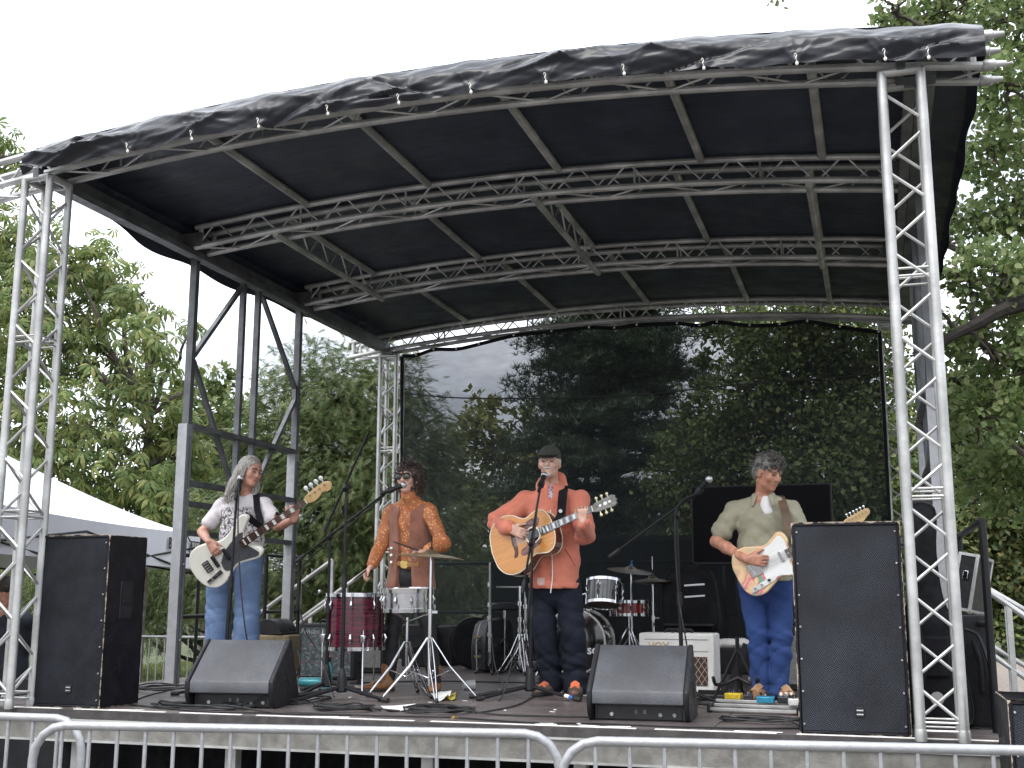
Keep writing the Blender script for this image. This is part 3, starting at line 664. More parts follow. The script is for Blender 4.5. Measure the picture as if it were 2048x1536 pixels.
# cedar mass behind the bass player and the woman
b = BL(13.5, [(640, 765, 90), (720, 742, 80), (570, 810, 75), (680, 800, 100), (790, 780, 80), (590, 900, 110), (680, 960, 140), (790, 930, 110), (510, 880, 55), (640, 900, 130), (740, 900, 130), (850, 850, 70), (870, 950, 70), (560, 1000, 110), (690, 1040, 150), (820, 1040, 110), (500, 1050, 70), (600, 1160, 130), (760, 1170, 150), (900, 1130, 80), (480, 1190, 80), (640, 1260, 120), (860, 1250, 110), (520, 1270, 80)], .7)
tree('cedar_tree', 'broad feathery green cedar behind the bass player and drummer', 'tree', (-2.6, 14.2, 0), (-2.5, 14.2, 3.9), .35, b, L_CEDAR, frond_t(7, .55, .35), .19, 7.0, twigs=1, bark=BARKD, shell=.8, up=.9, area=.42, clump=.20, outward=1.1, droop=.25)
# distant tree and hedge at left
b = BL(27, [(440, 770, 45), (410, 830, 70), (470, 840, 60), (440, 920, 90), (380, 960, 90), (500, 960, 80), (440, 1050, 110)], 1.5)
tree('distant_tree', 'distant rounded tree in the gap left of the cedar', 'tree', (-15.2, 27, 0), (-15.0, 27, 8.6), .3, b, L_DECID, leaf_t(.6), .24, 3.2, area=.3)
b = BL(14.5, [(300, 1150, 90), (390, 1130, 90), (240, 1210, 80), (330, 1230, 70), (410, 1220, 80), (150, 1180, 110), (40, 1150, 120), (60, 1250, 100), (-60, 1200, 120), (340, 1050, 80), (430, 1040, 80)], .6)
tree('feathery_shrub', 'feathery pale-tipped conifer shrub below the white tent', 'shrub', (-7.0, 14.8, 0), (-7.0, 14.8, 3.0), .12, b, L_CEDAR, frond_t(6, .45, .5), .22, 6.5, twigs=1, bark=BARKD, shell=.75, up=.7, area=.42, clump=.24, outward=1.0, droop=.5)
# pale small tree seen through the mesh
b = BL(24, [(960, 820, 38), (940, 880, 60), (985, 900, 55), (960, 970, 85), (920, 1030, 80), (1010, 1040, 90), (960, 1130, 110), (1025, 850, 42), (1055, 910, 60), (905, 900, 45), (880, 970, 60), (1070, 980, 70)], 1)
tree('pale_tree', 'pale green small tree seen through the mesh left of the pine', 'tree', (-2.0, 24.2, 0), (-2.0, 24.2, 6.4), .2, b, L_PALE, leaf_t(.6), .2, 2.8, area=.3)
# dark pine with tiered limbs
def pine(Y):
    base = at(1222, 1260, Y=Y); base.z = 0; top = V((base.x+.1, base.y, 13.2))
    t = thing('pine_tree', 'tall dark pine with tiered limbs in the middle behind the mesh', 'tree', base)
    mb = MB(); mb.tube([base.lerp(top, i/10) for i in range(11)], [.34*(1-.82*i/10) for i in range(11)], 10); mb.build('trunk', BARKD, t, True)
    mb = MB(); P = []; D = []; Nn = []
    for i in range(340):
        h = random.uniform(1.4, 13.0); a = random.uniform(0, 2*math.pi); L = (1-h/17.0)**.6*random.uniform(1.7, 3.6)
        if math.cos(a) > .3: L *= 1.08
        s = base.lerp(top, h/13.2); e = s+V((math.cos(a)*L, math.sin(a)*L, .05*L+random.gauss(0, .25)-.10*L))
        sp = limb(mb, s, e, .05*(1-h/18), .012, .05, 6)
        for q in sp[5:]:
            k = 12; pts = np.array(q)+RNG.normal(size=(k, 3))*np.array([.27, .27, .085])+np.array([0, 0, .07]); P.append(pts)
            D.append(RNG.normal(size=(k, 3))*np.array([1, 1, .35])+np.array(e-s)/L*.6); Nn.append(np.tile([0, 0, 1.], (k, 1))+rand_dirs(k)*.4)
    mb.build('limbs', BARKD, t, True)
    P, D, Nn = map(np.concatenate, (P, D, Nn))
    v, f = scatter(*needle_t(7), P, basis(D, Nn), .26*(.7+.6*RNG.random(len(P)))); np_mesh('crown', v, f, L_PINE, t, smooth=False, world=True, kind='stuff')
pine(21)
# broadleaf on the right behind the mesh
b = BL(16.5, [(1470, 640, 60), (1560, 660, 100), (1680, 640, 110), (1500, 780, 75), (1600, 790, 130), (1730, 790, 110), (1440, 880, 60), (1520, 920, 110), (1660, 930, 140), (1770, 930, 100), (1430, 1000, 70), (1500, 1060, 110), (1640, 1080, 140), (1400, 1120, 80), (1560, 1180, 110), (1420, 720, 22), (1400, 765, 16), (1405, 825, 48), (1380, 890, 55), (1370, 970, 70), (1760, 560, 90), (1780, 1080, 110), (1700, 1190, 120)], 1.0)
tree('lime_tree', 'dense broadleaf tree behind the right half of the mesh', 'tree', (4.6, 17.0, 0), (4.8, 16.8, 8.4), .3, b, L_DECID, leaf_t(.65), .115, 4.4, twigs=5, area=.3, clump=.22)
# near poplar on the right
b = BL(5.8, [(1790, 25, 40), (1850, 40, 60), (1930, 10, 90), (2030, 30, 90), (2010, 170, 80), (2090, 260, 90), (1985, 300, 60), (2040, 400, 80), (1950, 430, 60), (1940, 560, 60), (2010, 560, 80), (2080, 560, 80), (1910, 660, 50), (1980, 700, 70), (2060, 750, 90), (2130, 120, 110), (2150, 420, 110), (2130, 700, 110), (1905, 330, 34), (1890, 490, 34), (1900, 760, 55), (1960, 840, 80), (2050, 880, 90), (1900, 890, 50), (1990, 960, 80), (2080, 980, 80)], 1.1)
tp = tree('poplar_tree', 'tall light-green poplar overhanging the right end of the roof', 'tree', (9.8, 7.0, 0), (9.2, 6.6, 8.0), .26, b, L_POPL, round_leaf_t(), .068, 3.4, twigs=7, area=.42, clump=.24, up=.2)
mb = MB(); p = [at(px, py, Y=4.6) for px, py in ((1868, 700), (1905, 672), (1950, 650), (2000, 622), (2060, 602), (2140, 585), (2260, 570))]; p.append(V((9.3, 6.7, 5.0)))
sp = spline(p, 4); mb.tube(sp, [.028+.09*i/(len(sp)-1) for i in range(len(sp))], 8)
for q, r in (((1905, 655), (1870, 610)), ((1950, 645), (1935, 560)), ((2000, 610), (1975, 500)), ((1990, 625), (2040, 560)), ((1930, 660), (1990, 720))): limb(mb, at(*q, Y=4.6), at(*r, Y=4.6), .022, .006)
mb.build('big_limb', BARKD, tp, True)
b = BL(2.0, [(1550, 5, 16), (1538, -12, 20), (1565, -25, 24)], .1); v, f = foliage(b, leaf_t(.85, .05, .4), .05, 1.3, area=.42, clump=.3); np_mesh('overhanging_spray', v, f, L_POPL, tp, smooth=False, world=True, kind='stuff')
mb = MB(); mb.tube(spline([at(1552, 12, Y=2), at(1575, -40, Y=2.4), at(1700, -110, Y=4), V((9.2, 6.6, 7.4))], 6), [.005+.002*i for i in range(19)], 5); mb.build('overhanging_twig', BARK, tp, True)
# dark shrubs and trees low on the right
b = BL(31, [(1850, 880, 90), (1930, 840, 90), (2030, 860, 110), (1880, 1010, 100), (1980, 1000, 110), (2090, 1020, 110), (1830, 1100, 100), (1930, 1120, 100), (2030, 1140, 110), (1870, 1200, 70), (2110, 1180, 90), (1960, 1210, 70), (2040, 1230, 60)], .8)
tree('dark_bush', 'dark green bushes beyond the path behind the right truss tower', 'bush', (9.2, 32, 0), (9.2, 32, 7.0), .2, b, L_BUSH, leaf_t(.6), .21, 4.6, twigs=4, area=.3, clump=.22, bark=BARKD)
b = BL(29.5, [(2005, 1262, 38), (2050, 1268, 42), (1960, 1268, 30)], .4)
tree('low_shrub', 'small leafy shrub at the edge of the gravel path', 'shrub', (9.4, 29.5, 0), (9.4, 29.5, .9), .05, b, L_DECID, leaf_t(.6), .18, 3, twigs=2, area=.3)
# far wood closing the horizon
bl = []
for i in range(46):
    x = -75+150*i/45+random.uniform(-1, 1); r = random.uniform(2.2, 3.4); bl.append((np.array([x, 52+random.uniform(-4, 4), r*.75]), r))
    if random.random() < .6: bl.append((np.array([x+1, 55, r*1.5]), r*.9))
v, f = foliage(bl, leaf_t(.7), .8, 2.2, area=.3); o = np_mesh('far_wood', v, f, L_BUSH, smooth=False, kind='stuff'); tag(o, 'far line of trees closing the horizon behind the park', 'trees')
# mown grass where the lawn can be seen
n = 90000; x = RNG.uniform(-12, 0.2, n); y = RNG.uniform(6.6, 27, n); k = 26000
x = np.concatenate([x, RNG.uniform(0.2, 7, k)]); y = np.concatenate([y, RNG.uniform(6.6, 11, k)]); n = len(x)
P = np.stack([x, y, np.zeros(n)], 1); keep = ~((x > 7.0)); P = P[keep]; n = len(P)
D = RNG.normal(size=(n, 3))*.45+np.array([0, 0, 1.]); tv = (np.array([(-.09, 0, 0), (.09, 0, 0), (0, 1, .15)]), np.array([(0, 1, 2)]))
v, f = scatter(*tv, P, basis(D, rand_dirs(n)*np.array([1, 1, .1])), .055*(.6+.8*RNG.random(n))*(1+.03*P[:, 1]))
o = np_mesh('grass', v, f, leaf_mat('grass_blade', (.07, .10, .03), (.12, .15, .045), (.19, .19, .07), .35), smooth=False, kind='stuff'); tag(o, 'short park grass behind the stage', 'grass')
# ================================================================== EQUIPMENT
def cabinet_mat(name, hx, hy, hz, base=(0.007, 0.007, 0.010), wear=(0.33, 0.27, 0.21), e=.010):
    """black paint rubbed through to wood along the cabinet's own edges"""
    m = mat(name, base, 0.45, 0, 0.3, 7, 0.25, 90, spec=.25); t = m.node_tree; b = t.nodes['Principled BSDF']
    tc = N(t, 'ShaderNodeTexCoord'); sp = N(t, 'ShaderNodeSeparateXYZ'); t.links.new(tc.outputs['Object'], sp.inputs[0]); acc = None
    for i, h in enumerate((hx, hy, hz)):
        a = N(t, 'ShaderNodeMath', operation='ABSOLUTE'); t.links.new(sp.outputs[i], a.inputs[0])
        r = N(t, 'ShaderNodeMapRange'); r.inputs[1].default_value = h-e*1.6; r.inputs[2].default_value = h-e*.1; t.links.new(a.outputs[0], r.inputs[0])
        if acc is None: acc = r.outputs[0]
        else:
            s = N(t, 'ShaderNodeMath', operation='ADD'); t.links.new(acc, s.inputs[0]); t.links.new(r.outputs[0], s.inputs[1]); acc = s.outputs[0]
    n = N(t, 'ShaderNodeTexNoise'); n.inputs['Scale'].default_value = 22; n.inputs['Detail'].default_value = 6; t.links.new(tc.outputs['Object'], n.inputs['Vector'])
    q = N(t, 'ShaderNodeMath', operation='MULTIPLY_ADD'); t.links.new(n.outputs[0], q.inputs[0]); q.inputs[1].default_value = 1.6; q.inputs[2].default_value = -2.3
    s = N(t, 'ShaderNodeMath', operation='ADD'); t.links.new(acc, s.inputs[0]); t.links.new(q.outputs[0], s.inputs[1])
    r = N(t, 'ShaderNodeMapRange'); r.inputs[1].default_value = .32; r.inputs[2].default_value = .5; t.links.new(s.outputs[0], r.inputs[0])
    # scattered scuffs
    n2 = N(t, 'ShaderNodeTexNoise'); n2.inputs['Scale'].default_value = 9; n2.inputs['Detail'].default_value = 9; n2.inputs['Roughness'].default_value = .8; n2.inputs['Distortion'].default_value = 2.5; t.links.new(tc.outputs['Object'], n2.inputs['Vector'])
    r2 = N(t, 'ShaderNodeMapRange'); r2.inputs[1].default_value = .68; r2.inputs[2].default_value = .8; r2.inputs[4].default_value = .3; t.links.new(n2.outputs[0], r2.inputs[0])
    mx_ = N(t, 'ShaderNodeMath', operation='MAXIMUM'); t.links.new(r.outputs[0], mx_.inputs[0]); t.links.new(r2.outputs[0], mx_.inputs[1])
    old = b.inputs['Base Color'].links[0].from_socket; mix = N(t, 'ShaderNodeMix', data_type='RGBA'); t.links.new(mx_.outputs[0], mix.inputs[0]); t.links.new(old, mix.inputs[6]); mix.inputs[7].default_value = (*wear, 1)
    t.links.new(mix.outputs[2], b.inputs['Base Color']); return m
def grille_mat(name, col, hole, s):
    """perforated steel: real relief is finer than a pixel, so holes are a bump and colour pattern"""
    m = bpy.data.materials.new(name); m.use_nodes = True; t = m.node_tree; b = t.nodes['Principled BSDF']; tc = N(t, 'ShaderNodeTexCoord')
    v = N(t, 'ShaderNodeTexVoronoi'); v.inputs['Scale'].default_value = s; v.inputs['Randomness'].default_value = 0.12; mp = N(t, 'ShaderNodeMapping'); mp.inputs['Scale'].default_value = (1, .02, 1.15); mp.inputs['Rotation'].default_value = (0, R(30), 0)
    t.links.new(tc.outputs['Object'], mp.inputs[0]); t.links.new(mp.outputs[0], v.inputs['Vector'])
    r = N(t, 'ShaderNodeMapRange'); r.inputs[1].default_value = .30; r.inputs[2].default_value = .42; t.links.new(v.outputs['Distance'], r.inputs[0])
    n = N(t, 'ShaderNodeTexNoise'); n.inputs['Scale'].default_value = 3; n.inputs['Detail'].default_value = 6; t.links.new(tc.outputs['Object'], n.inputs['Vector'])
    rp = N(t, 'ShaderNodeValToRGB'); rp.color_ramp.elements[0].color = (*(V(col)*.7), 1); rp.color_ramp.elements[1].color = (*(V(col)*1.5), 1); rp.color_ramp.elements[0].position = .35; rp.color_ramp.elements[1].position = .7; t.links.new(n.outputs[0], rp.inputs[0])
    mix = N(t, 'ShaderNodeMix', data_type='RGBA'); t.links.new(r.outputs[0], mix.inputs[0]); mix.inputs[6].default_value = (*hole, 1); t.links.new(rp.outputs[0], mix.inputs[7])
    t.links.new(mix.outputs[2], b.inputs['Base Color']); b.inputs['Roughness'].default_value = .5; b.inputs['Specular IOR Level'].default_value = .2
    bp = N(t, 'ShaderNodeBump'); bp.inputs['Strength'].default_value = .6; bp.inputs['Distance'].default_value = .004; t.links.new(r.outputs[0], bp.inputs['Height']); t.links.new(bp.outputs[0], b.inputs['Normal'])
    return m
GRILLE = grille_mat('perforated_grille', (0.030, 0.033, 0.041), (0.003, 0.003, 0.004), 105)
FOAM = mat('black_foam_grille', (0.008, 0.009, 0.013), 0.6, 0, 0.35, 5, 0.35, 220, spec=.2)

def pa_speaker(loc, rz, w, d, h, label, front, handle=True):
    t = thing('loudspeaker', label, 'speaker', loc, rz, group='tall stage loudspeakers')
    cm = cabinet_mat('worn_black_cabinet_%d' % int(w*1000), w/2, d/2, h/2)
    mb = MB(); e = .016          # carcass: five boards, front left open for the grille
    mb.box((0, d/2-e/2, 0), (w, e, h)); mb.box((-w/2+e/2, -e/2, 0), (e, d-e, h)); mb.box((w/2-e/2, -e/2, 0), (e, d-e, h)); mb.box((0, -e/2, h/2-e/2), (w-2*e, d-e, e)); mb.box((0, -e/2, -h/2+e/2), (w-2*e, d-e, e))
    o = mb.build('cabinet', cm, t, bevel=.003); o.location = (0, d/2, h/2)
    mb = MB(); mb.box((0, 0, 0), (w-2*e-.002, .012, h-2*e-.002)); o = mb.build('grille', front, t, bevel=.003); o.location = (0, .012, h/2)
    for sx in (-1, 1):
        for k in range(7):
            mb = MB(); mb.cyl((sx*(w/2-e-.012), .006, .05+(h-.1)*k/6), (sx*(w/2-e-.012), -.0005, .05+(h-.1)*k/6), .006, .004, 8); mb.build('screw', ALUD, t)
    mb = MB(); mb.box((0.03, .004, .115), (.045, .006, .05)); b_ = mb.build('badge', BLKPLA, t, bevel=.002)
    for k in range(2):
        mb = MB(); mb.box((0.03, 0.0, .125-.02*k), (.033, .004, .006)); mb.build('badge_bar', ALUD, b_)
    if handle:
        hm = mat('handle_recess', (.006, .006, .007), .6)
        mb = MB(); mb.box((w/2+.0005, d*.52, h*.62), (.006, .13, .24)); hd = mb.build('handle_plate', BLKPLA, t, bevel=.004)
        mb = MB(); mb.box((w/2+.002, d*.52, h*.62), (.006, .085, .19)); mb.build('recess', hm, hd)
        mb = MB(); mb.box((w/2+.006, d*.52, h*.60), (.008, .085, .022)); mb.build('grip', BLKPLA, hd, bevel=.003)
    return t
pa_speaker((0.255, 0.15, S), R(-1), .55, .40, 1.085, 'tall scuffed black speaker in front of the left truss tower', FOAM)
pa_speaker((5.085, 0.12, S), R(1), .555, .42, 1.085, 'tall mesh-fronted black speaker before the guitarist in khaki', GRILLE, False)
pa_speaker((6.11, -.62, 0), R(0), .72, .55, 1.20, 'black bass speaker on the ground at the bottom right corner', GRILLE, False)

WEDGE = mat('wedge_paint', (0.045, 0.047, 0.055), 0.45, 0, 0.2, 4, 0.3, 160, col2=None)
def wedge(loc, rz, label, w=.585):
    t = thing('wedge_monitor', label, 'monitor speaker', loc, rz, group='floor monitors at the stage front')
    prof = [(.26, 0), (.285, .05), (.10, .405), (.085, .415), (-.215, .175), (-.225, .16), (-.225, .095), (-.14, .09), (-.13, .0)]
    Mx = Matrix(((0, 0, 1, 0), (1, 0, 0, 0), (0, 1, 0, 0), (0, 0, 0, 1)))
    mb = MB(); mb.prism(prof, -w/2+.03, w/2-.03, Mx); mb.build('cabinet', WEDGE, t, bevel=.006)
    ck = [(.27, -.0), (.292, .05), (.105, .412), (.085, .422), (-.222, .18), (-.233, .165), (-.232, .09), (-.20, .03), (-.16, 0)]
    for s in (-1, 1):
        mb = MB(); mb.prism(ck, s*(w/2-.015)-.014, s*(w/2-.015)+.014, Mx); c = mb.build('side_cheek', BLKPLA, t, bevel=.008)
        mb = MB(); mb.box((s*(w/2), .06, .19), (.006, .15, .075), Matrix.Rotation(R(-40), 3, 'X')); mb.build('side_handle', mat('handle_recess', (.006, .006, .007), .6), c, bevel=.01)
    mb = MB(); mb.box((0, -.134, .045), (w-.1, .012, .075)); p = mb.build('connector_panel', mat('panel_black', (.01, .01, .011), .4), t, bevel=.002)
    for x, c in ((-.16, 1), (-.02, 0), (.03, 0), (.12, 1), (.2, 1)):
        mb = MB()
        if c == 0: mb.box((x, -.141, .05), (.016, .004, .022)); mb.build('printed_label', mat('label_grey', (.12, .12, .125), .5), p)
        else: mb.cyl((x, -.138, .035 if c == 1 else .05), (x, -.15, .035 if c == 1 else .05), .013, .011, 10); mb.build('socket', ALUD if c == 1 else mat('blue_knob', (.03, .1, .35), .4), p)
    mb = MB(); mb.box((0, .195, .22), (w-.08, .01, .33), Matrix.Rotation(R(27), 3, 'X')); mb.build('front_grille', GRILLE, t)
    return t
p = at(478, 1400, Z=S); wedge((1.27, .60, S), R(9), 'black wedge monitor in front of the bass player')
wedge((3.89, .63, S), R(3), 'grey-topped wedge monitor at the feet of the singer')

# ---- microphone stands
GRIL = mat('mic_grille', (.42, .42, .43), .4, .8, .25, 200)
def mic(t, p, d, name='microphone'):
    p, d = V(p), V(d).normalized()
    mb = MB(); mb.lathe([(.010, -.17), (.0125, -.165), (.0185, -.03), (.02, -.02), (.02, 0)], p, p+d, 14); m = mb.build(name, BLKMET, t, True)
    mb = MB(); mb.ball(p+d*.012, .0255, 14, 10); mb.build('grille_ball', GRIL, m, True)
    mb = MB(); mb.cyl(p-d*.11, p-d*.07, .024, .024, 12); mb.build('clip', BLKPLA, m, True)
def mic_stand(label, foot, top, boom=None, micdir=None, angles=(80, 200, 320), leg=.34, pole=BLKMET, hubh=.16, r=.011):
    foot, top = V(foot), V(top); t = thing('mic_stand', label, 'microphone stand', foot, group='microphone stands')
    bar('pole', foot+V((0, 0, .06)), foot.lerp(top, .55), r+.003, pole, t, 12); bar('inner_pole', foot.lerp(top, .5), top, r-.001, pole, t, 12)
    m = foot.lerp(top, .55); mb = MB(); mb.cyl(m-V((0, 0, .045)), m+V((0, 0, .04)), .021, .018, 12); mb.build('clutch', BLKPLA, t, True)
    mb = MB(); mb.lathe([(.03, .05), (.04, .06), (.034, .13), (.022, .19), (.014, .21)], foot, foot+V((0, 0, 1)), 14); mb.build('hub', BLKPLA, t, True)
    for a in angles:
        q = foot+V((math.cos(R(a))*leg, math.sin(R(a))*leg, .017)); L_ = bar('leg', foot+V((0, 0, .085)), q, .0115, pole, t, 10)
        d = (q-foot).normalized(); mb = MB(); mb.tube([q-d*.03+V((0, 0, .004)), q+d*.025], .0165, 10); mb.build('rubber_foot', RUBBER, t, True)
    if boom:
        a, b_ = V(boom[0]), V(boom[1])         # a: mic end, b: counter end
        bar('boom', b_, a, .0085, pole, t, 10); mb = MB(); mb.cyl(top-V((0, .02, .02)), top+V((0, .02, .02)), .022, .022, 12); mb.build('boom_clutch', BLKPLA, t, True)
        d = (a-b_).normalized(); mb = MB(); mb.cyl(b_-d*.02, b_+d*.07, .015, .015, 10); mb.build('counterweight', RUBBER, t, True)
    if micdir is not None:
        e = V(boom[0]) if boom else top; mic(t, e+V(micdir).normalized()*.11, micdir)
    return t
fl = lambda px, Y: V((at(px, 1390, Y=Y).x, Y, S))
# bass player's straight stand
mic_stand('straight microphone stand in front of the bass player', fl(446, 1.25), at(474, 985, Y=1.33), None, (-.05, .35, .75))
# empty boom stand by the floor tom
mic_stand('tripod boom stand with no microphone in front of the floor tom', fl(683, 1.22), at(693, 975, Y=1.22), (at(736, 868, Y=1.12), at(651, 1058, Y=1.32)), None, (215, 245, -18), .40)
mb = MB()
# boom stand of the woman
mic_stand('boom microphone stand reaching to the woman with sunglasses', fl(652, 1.62), at(660, 1072, Y=1.62), (at(776, 982, Y=1.62), at(596, 1120, Y=1.62)), at(800, 975, Y=1.66)-at(776, 984, Y=1.62), (150, 260, 20), .30)
# singer's stand
mic_stand('microphone stand with blue and white tape on one foot before the singer', fl(1060, 1.72), at(1064, 1085, Y=1.72), (at(1081, 972, Y=1.74), at(1046, 1180, Y=1.70)), (.03, .55, .55), (200, 228, -20), .40)
ss = [o for o in bpy.data.objects if o.type == 'EMPTY' and o.get('label', '').startswith('microphone stand with blue')][0]; f0 = fl(1060, 1.72); q0 = f0+V((math.cos(R(-20))*.40, math.sin(R(-20))*.40, .017)); p0_ = f0+V((0, 0, .085))
for a_, b_, c_ in ((.74, .83, TAPE), (.84, .90, mat('blue_tape', (.04, .12, .42), .5))): bar('tape_band', p0_.lerp(q0, a_), p0_.lerp(q0, b_), .0135, c_, ss, 10)
# right boom stand
mic_stand('boom microphone stand between the singer and the guitarist in khaki', fl(1366, 1.75), at(1353, 1030, Y=1.75), (at(1395, 985, Y=1.73), at(1223, 1111, Y=1.80)), at(1417, 960, Y=1.71)-at(1395, 985, Y=1.73), (90, 210, 330), .34)

# ---- drums
def drum_mat(name, c1, c2):
    m = bpy.data.materials.new(name); m.use_nodes = True; t = m.node_tree; b = t.nodes['Principled BSDF']; tc = N(t, 'ShaderNodeTexCoord')
    mp = N(t, 'ShaderNodeMapping'); mp.inputs['Scale'].default_value = (1.2, 1.2, 26); t.links.new(tc.outputs['Object'], mp.inputs[0])
    n = N(t, 'ShaderNodeTexNoise'); n.inputs['Scale'].default_value = 4; n.inputs['Detail'].default_value = 5; n.inputs['Distortion'].default_value = .8; t.links.new(mp.outputs[0], n.inputs['Vector'])
    r = N(t, 'ShaderNodeValToRGB'); r.color_ramp.elements[0].position = .38; r.color_ramp.elements[1].position = .68; r.color_ramp.elements[0].color = (*c1, 1); r.color_ramp.elements[1].color = (*c2, 1)
    t.links.new(n.outputs[0], r.inputs[0]); t.links.new(r.outputs[0], b.inputs['Base Color']); b.inputs['Roughness'].default_value = .22; b.inputs['Coat Weight'].default_value = .6; return m
OYST = drum_mat('red_oyster_wrap', (0.018, 0.002, 0.006), (0.115, 0.009, 0.028)); HEADM = mat('drum_head', (.72, .71, .68), .5, 0, .05, 5)
BLKLAC = mat('black_lacquer', (.008, .008, .009), .15, 0, .1, 5, coat=.8); REDLAC = mat('red_lacquer', (.16, .012, .014), .18, 0, .25, 6, coat=.8)
DARKHEAD = mat('brown_head', (.10, .075, .06), .4, 0, .2, 4)
def drum(name, label, M, r, h, shell, lugs=8, head=HEADM, low=HEADM, lug_rows=2, hoop=CHROME, group=None):
    t = thing(name, label, 'drum', M=M, group=group)
    mb = MB(); mb.lathe([(r*.97, 0), (r, .004), (r, h-.004), (r*.97, h)], n=36); mb.build('shell', shell, t)
    for z, hm in ((0, low), (h, head)):
        s = 1 if z else -1
        mb = MB(); mb.lathe([(r+.002, z-s*.022), (r+.012, z-s*.02), (r+.012, z+s*.006), (r+.004, z+s*.008), (r+.002, z-.0)], n=36); mb.build('hoop', hoop, t)
        mb = MB(); mb.lathe([(.0, z+s*.0015), (r*.98, z+s*.001), (r+.001, z-s*.003)], n=36); mb.build('head', hm, t)
    for i in range(lugs):
        a = 2*math.pi*(i+.37)/lugs; x, y = math.cos(a), math.sin(a)
        for z0, z1 in (((.05, .11), (h-.11, h-.05)) if lug_rows == 2 else ((h*.3, h*.7),)):
            mb = MB(); mb.tube([(x*(r+.006), y*(r+.006), z0), (x*(r+.016), y*(r+.016), (z0+z1)/2), (x*(r+.006), y*(r+.006), z1)], [.006, .011, .006], 8); mb.build('lug', CHROME, t)
        for z0, z1 in (((-.01, .07), (h-.07, h+.01)) if lug_rows == 2 else ((-.01, h+.01),)):
            mb = MB(); mb.cyl((x*(r+.011), y*(r+.011), z0), (x*(r+.011), y*(r+.011), z1), .0035, .0035, 6); mb.build('tension_rod', CHROME, t)
    return t
ft = at(703, 1300, Y=1.75)
T = drum('floor_tom', 'dark red floor tom with streaked oyster wrap beside the woman', Matrix.Translation((ft.x, 1.80, S+.315)), .215, .40, OYST, 8)
for a in (200, 310, 75):
    x, y = math.cos(R(a))*.235, math.sin(R(a))*.235
    mb = MB(); mb.tube([(x, y, .14), (x, y, -.29), (x*1.04, y*1.04, -.305)], .006, 8); mb.build('leg', CHROME, T); mb = MB(); mb.box((x*.98, y*.98, .08), (.035, .035, .055)); mb.build('leg_bracket', CHROME, T, bevel=.006); mb = MB(); mb.cyl((x*1.04, y*1.04, -.313), (x*1.04, y*1.04, -.285), .012, .011, 10); mb.build('rubber_foot', RUBBER, T)
sp_ = at(815, 1222, Y=1.62)
T = drum('snare_drum', 'chrome snare drum in front of the woman in the rust waistcoat', Matrix.Translation((sp_.x, 1.62, S+.60)) @ Matrix.Rotation(R(3), 4, 'X'), .178, .15, mat('steel_shell', (.55, .55, .57), .22, 1, .05, 6, rvar=.05), 10, lug_rows=1)
def tripod(t, p, h, spread, angles, mt=CHROME, r=.008, double=True):
    p = V(p)
    for a in angles:
        d = V((math.cos(R(a)), math.sin(R(a)), 0)); e = p+d*spread; e.z = p.z+.02; s = V((-d.y, d.x, 0))*.012
        mb = MB()
        for k in ((-1, 1) if double else (0,)): mb.tube([p+V((0, 0, h))+d*.015+s*k, p+V((0, 0, h*.55))+d*spread*.42+s*k*1.4, e+s*k*.5], r*.7, 6)
        mb.tube([p+V((0, 0, h*.35)), p+V((0, 0, h*.5))+d*spread*.48], r*.6, 6)
        mb.build('tripod_leg', mt, t, True); mb = MB(); mb.tube([e-d*.02+V((0, 0, .012)), e+d*.02-V((0, 0, .006))], .014, 8); mb.build('rubber_foot', RUBBER, t, True)
t = thing('snare_stand', 'chrome stand under the snare drum', 'drum stand', (sp_.x, 1.62, S))
c0 = V((sp_.x, 1.62, S)); bar('post', c0+V((0, 0, .12)), c0+V((0, 0, .55)), .011, CHROME, t)
for a in (30, 150, 270): d = V((math.cos(R(a)), math.sin(R(a)), 0)); mb = MB(); mb.tube([c0+V((0, 0, .52)), c0+d*.12+V((0, 0, .565)), c0+d*.198+V((0, 0, .585)), c0+d*.198+V((0, 0, .64))], .006, 6); mb.build('basket_arm', CHROME, t, True)
tripod(t, c0, .38, .27, (215, 330, 95))
BRASS = mat('cymbal_bronze', (.40, .33, .20), .3, .85, .2, 5, 0.2, 60, rvar=.08); BRASSD = mat('cymbal_dark', (.12, .10, .07), .35, .7, .3, 5)
def cymbal(name, label, c, r, tilt, mt, base, group='cymbals', chr_=CHROME, spread=.3, angles=(205, 300, 60), h=.34, felt=None):
    c = V(c); t = thing(name, label, 'cymbal', (c.x, c.y, base), group=group); M = Matrix.Translation(c) @ Matrix.Rotation(R(tilt[0]), 4, 'X') @ Matrix.Rotation(R(tilt[1]), 4, 'Y')
    mb = MB(); mb.T = M; mb.lathe([(.006, .028), (.03, .026), (r*.24, .008), (r*.27, .004), (r*.7, -.008), (r, -.022), (r, -.0235), (r*.7, -.0095), (r*.27, .0025), (r*.23, .006), (.006, .026)], n=40); mb.build('disc', mt, t, True)
    mb = MB(); mb.T = M; mb.lathe([(.014, .03), (.014, .045), (.006, .047), (.006, .085), (.0, .085)], n=12); mb.build('wing_nut', felt or BLKPLA, t, True)
    p = V((c.x, c.y, base)); bar('lower_tube', p+V((0, 0, .1)), p.lerp(c, .6), .0125, chr_, t); bar('upper_tube', p.lerp(c, .55), c, .0085, chr_, t)
    m = p.lerp(c, .6); mb = MB(); mb.cyl(m-V((0, 0, .025)), m+V((0, 0, .02)), .018, .018, 12); mb.box(m+V((.03, 0, 0)), (.05, .01, .018)); mb.build('height_clamp', chr_, t, True)
    if spread: tripod(t, p, h, spread, angles, chr_)
    return t
cc = at(862, 1108, Y=1.32); cymbal('crash_cymbal', 'large bronze cymbal on a chrome tripod before the woman', cc, .235, (-1, 4), BRASS, S, angles=(215, 300, 20), spread=.33, h=.42)
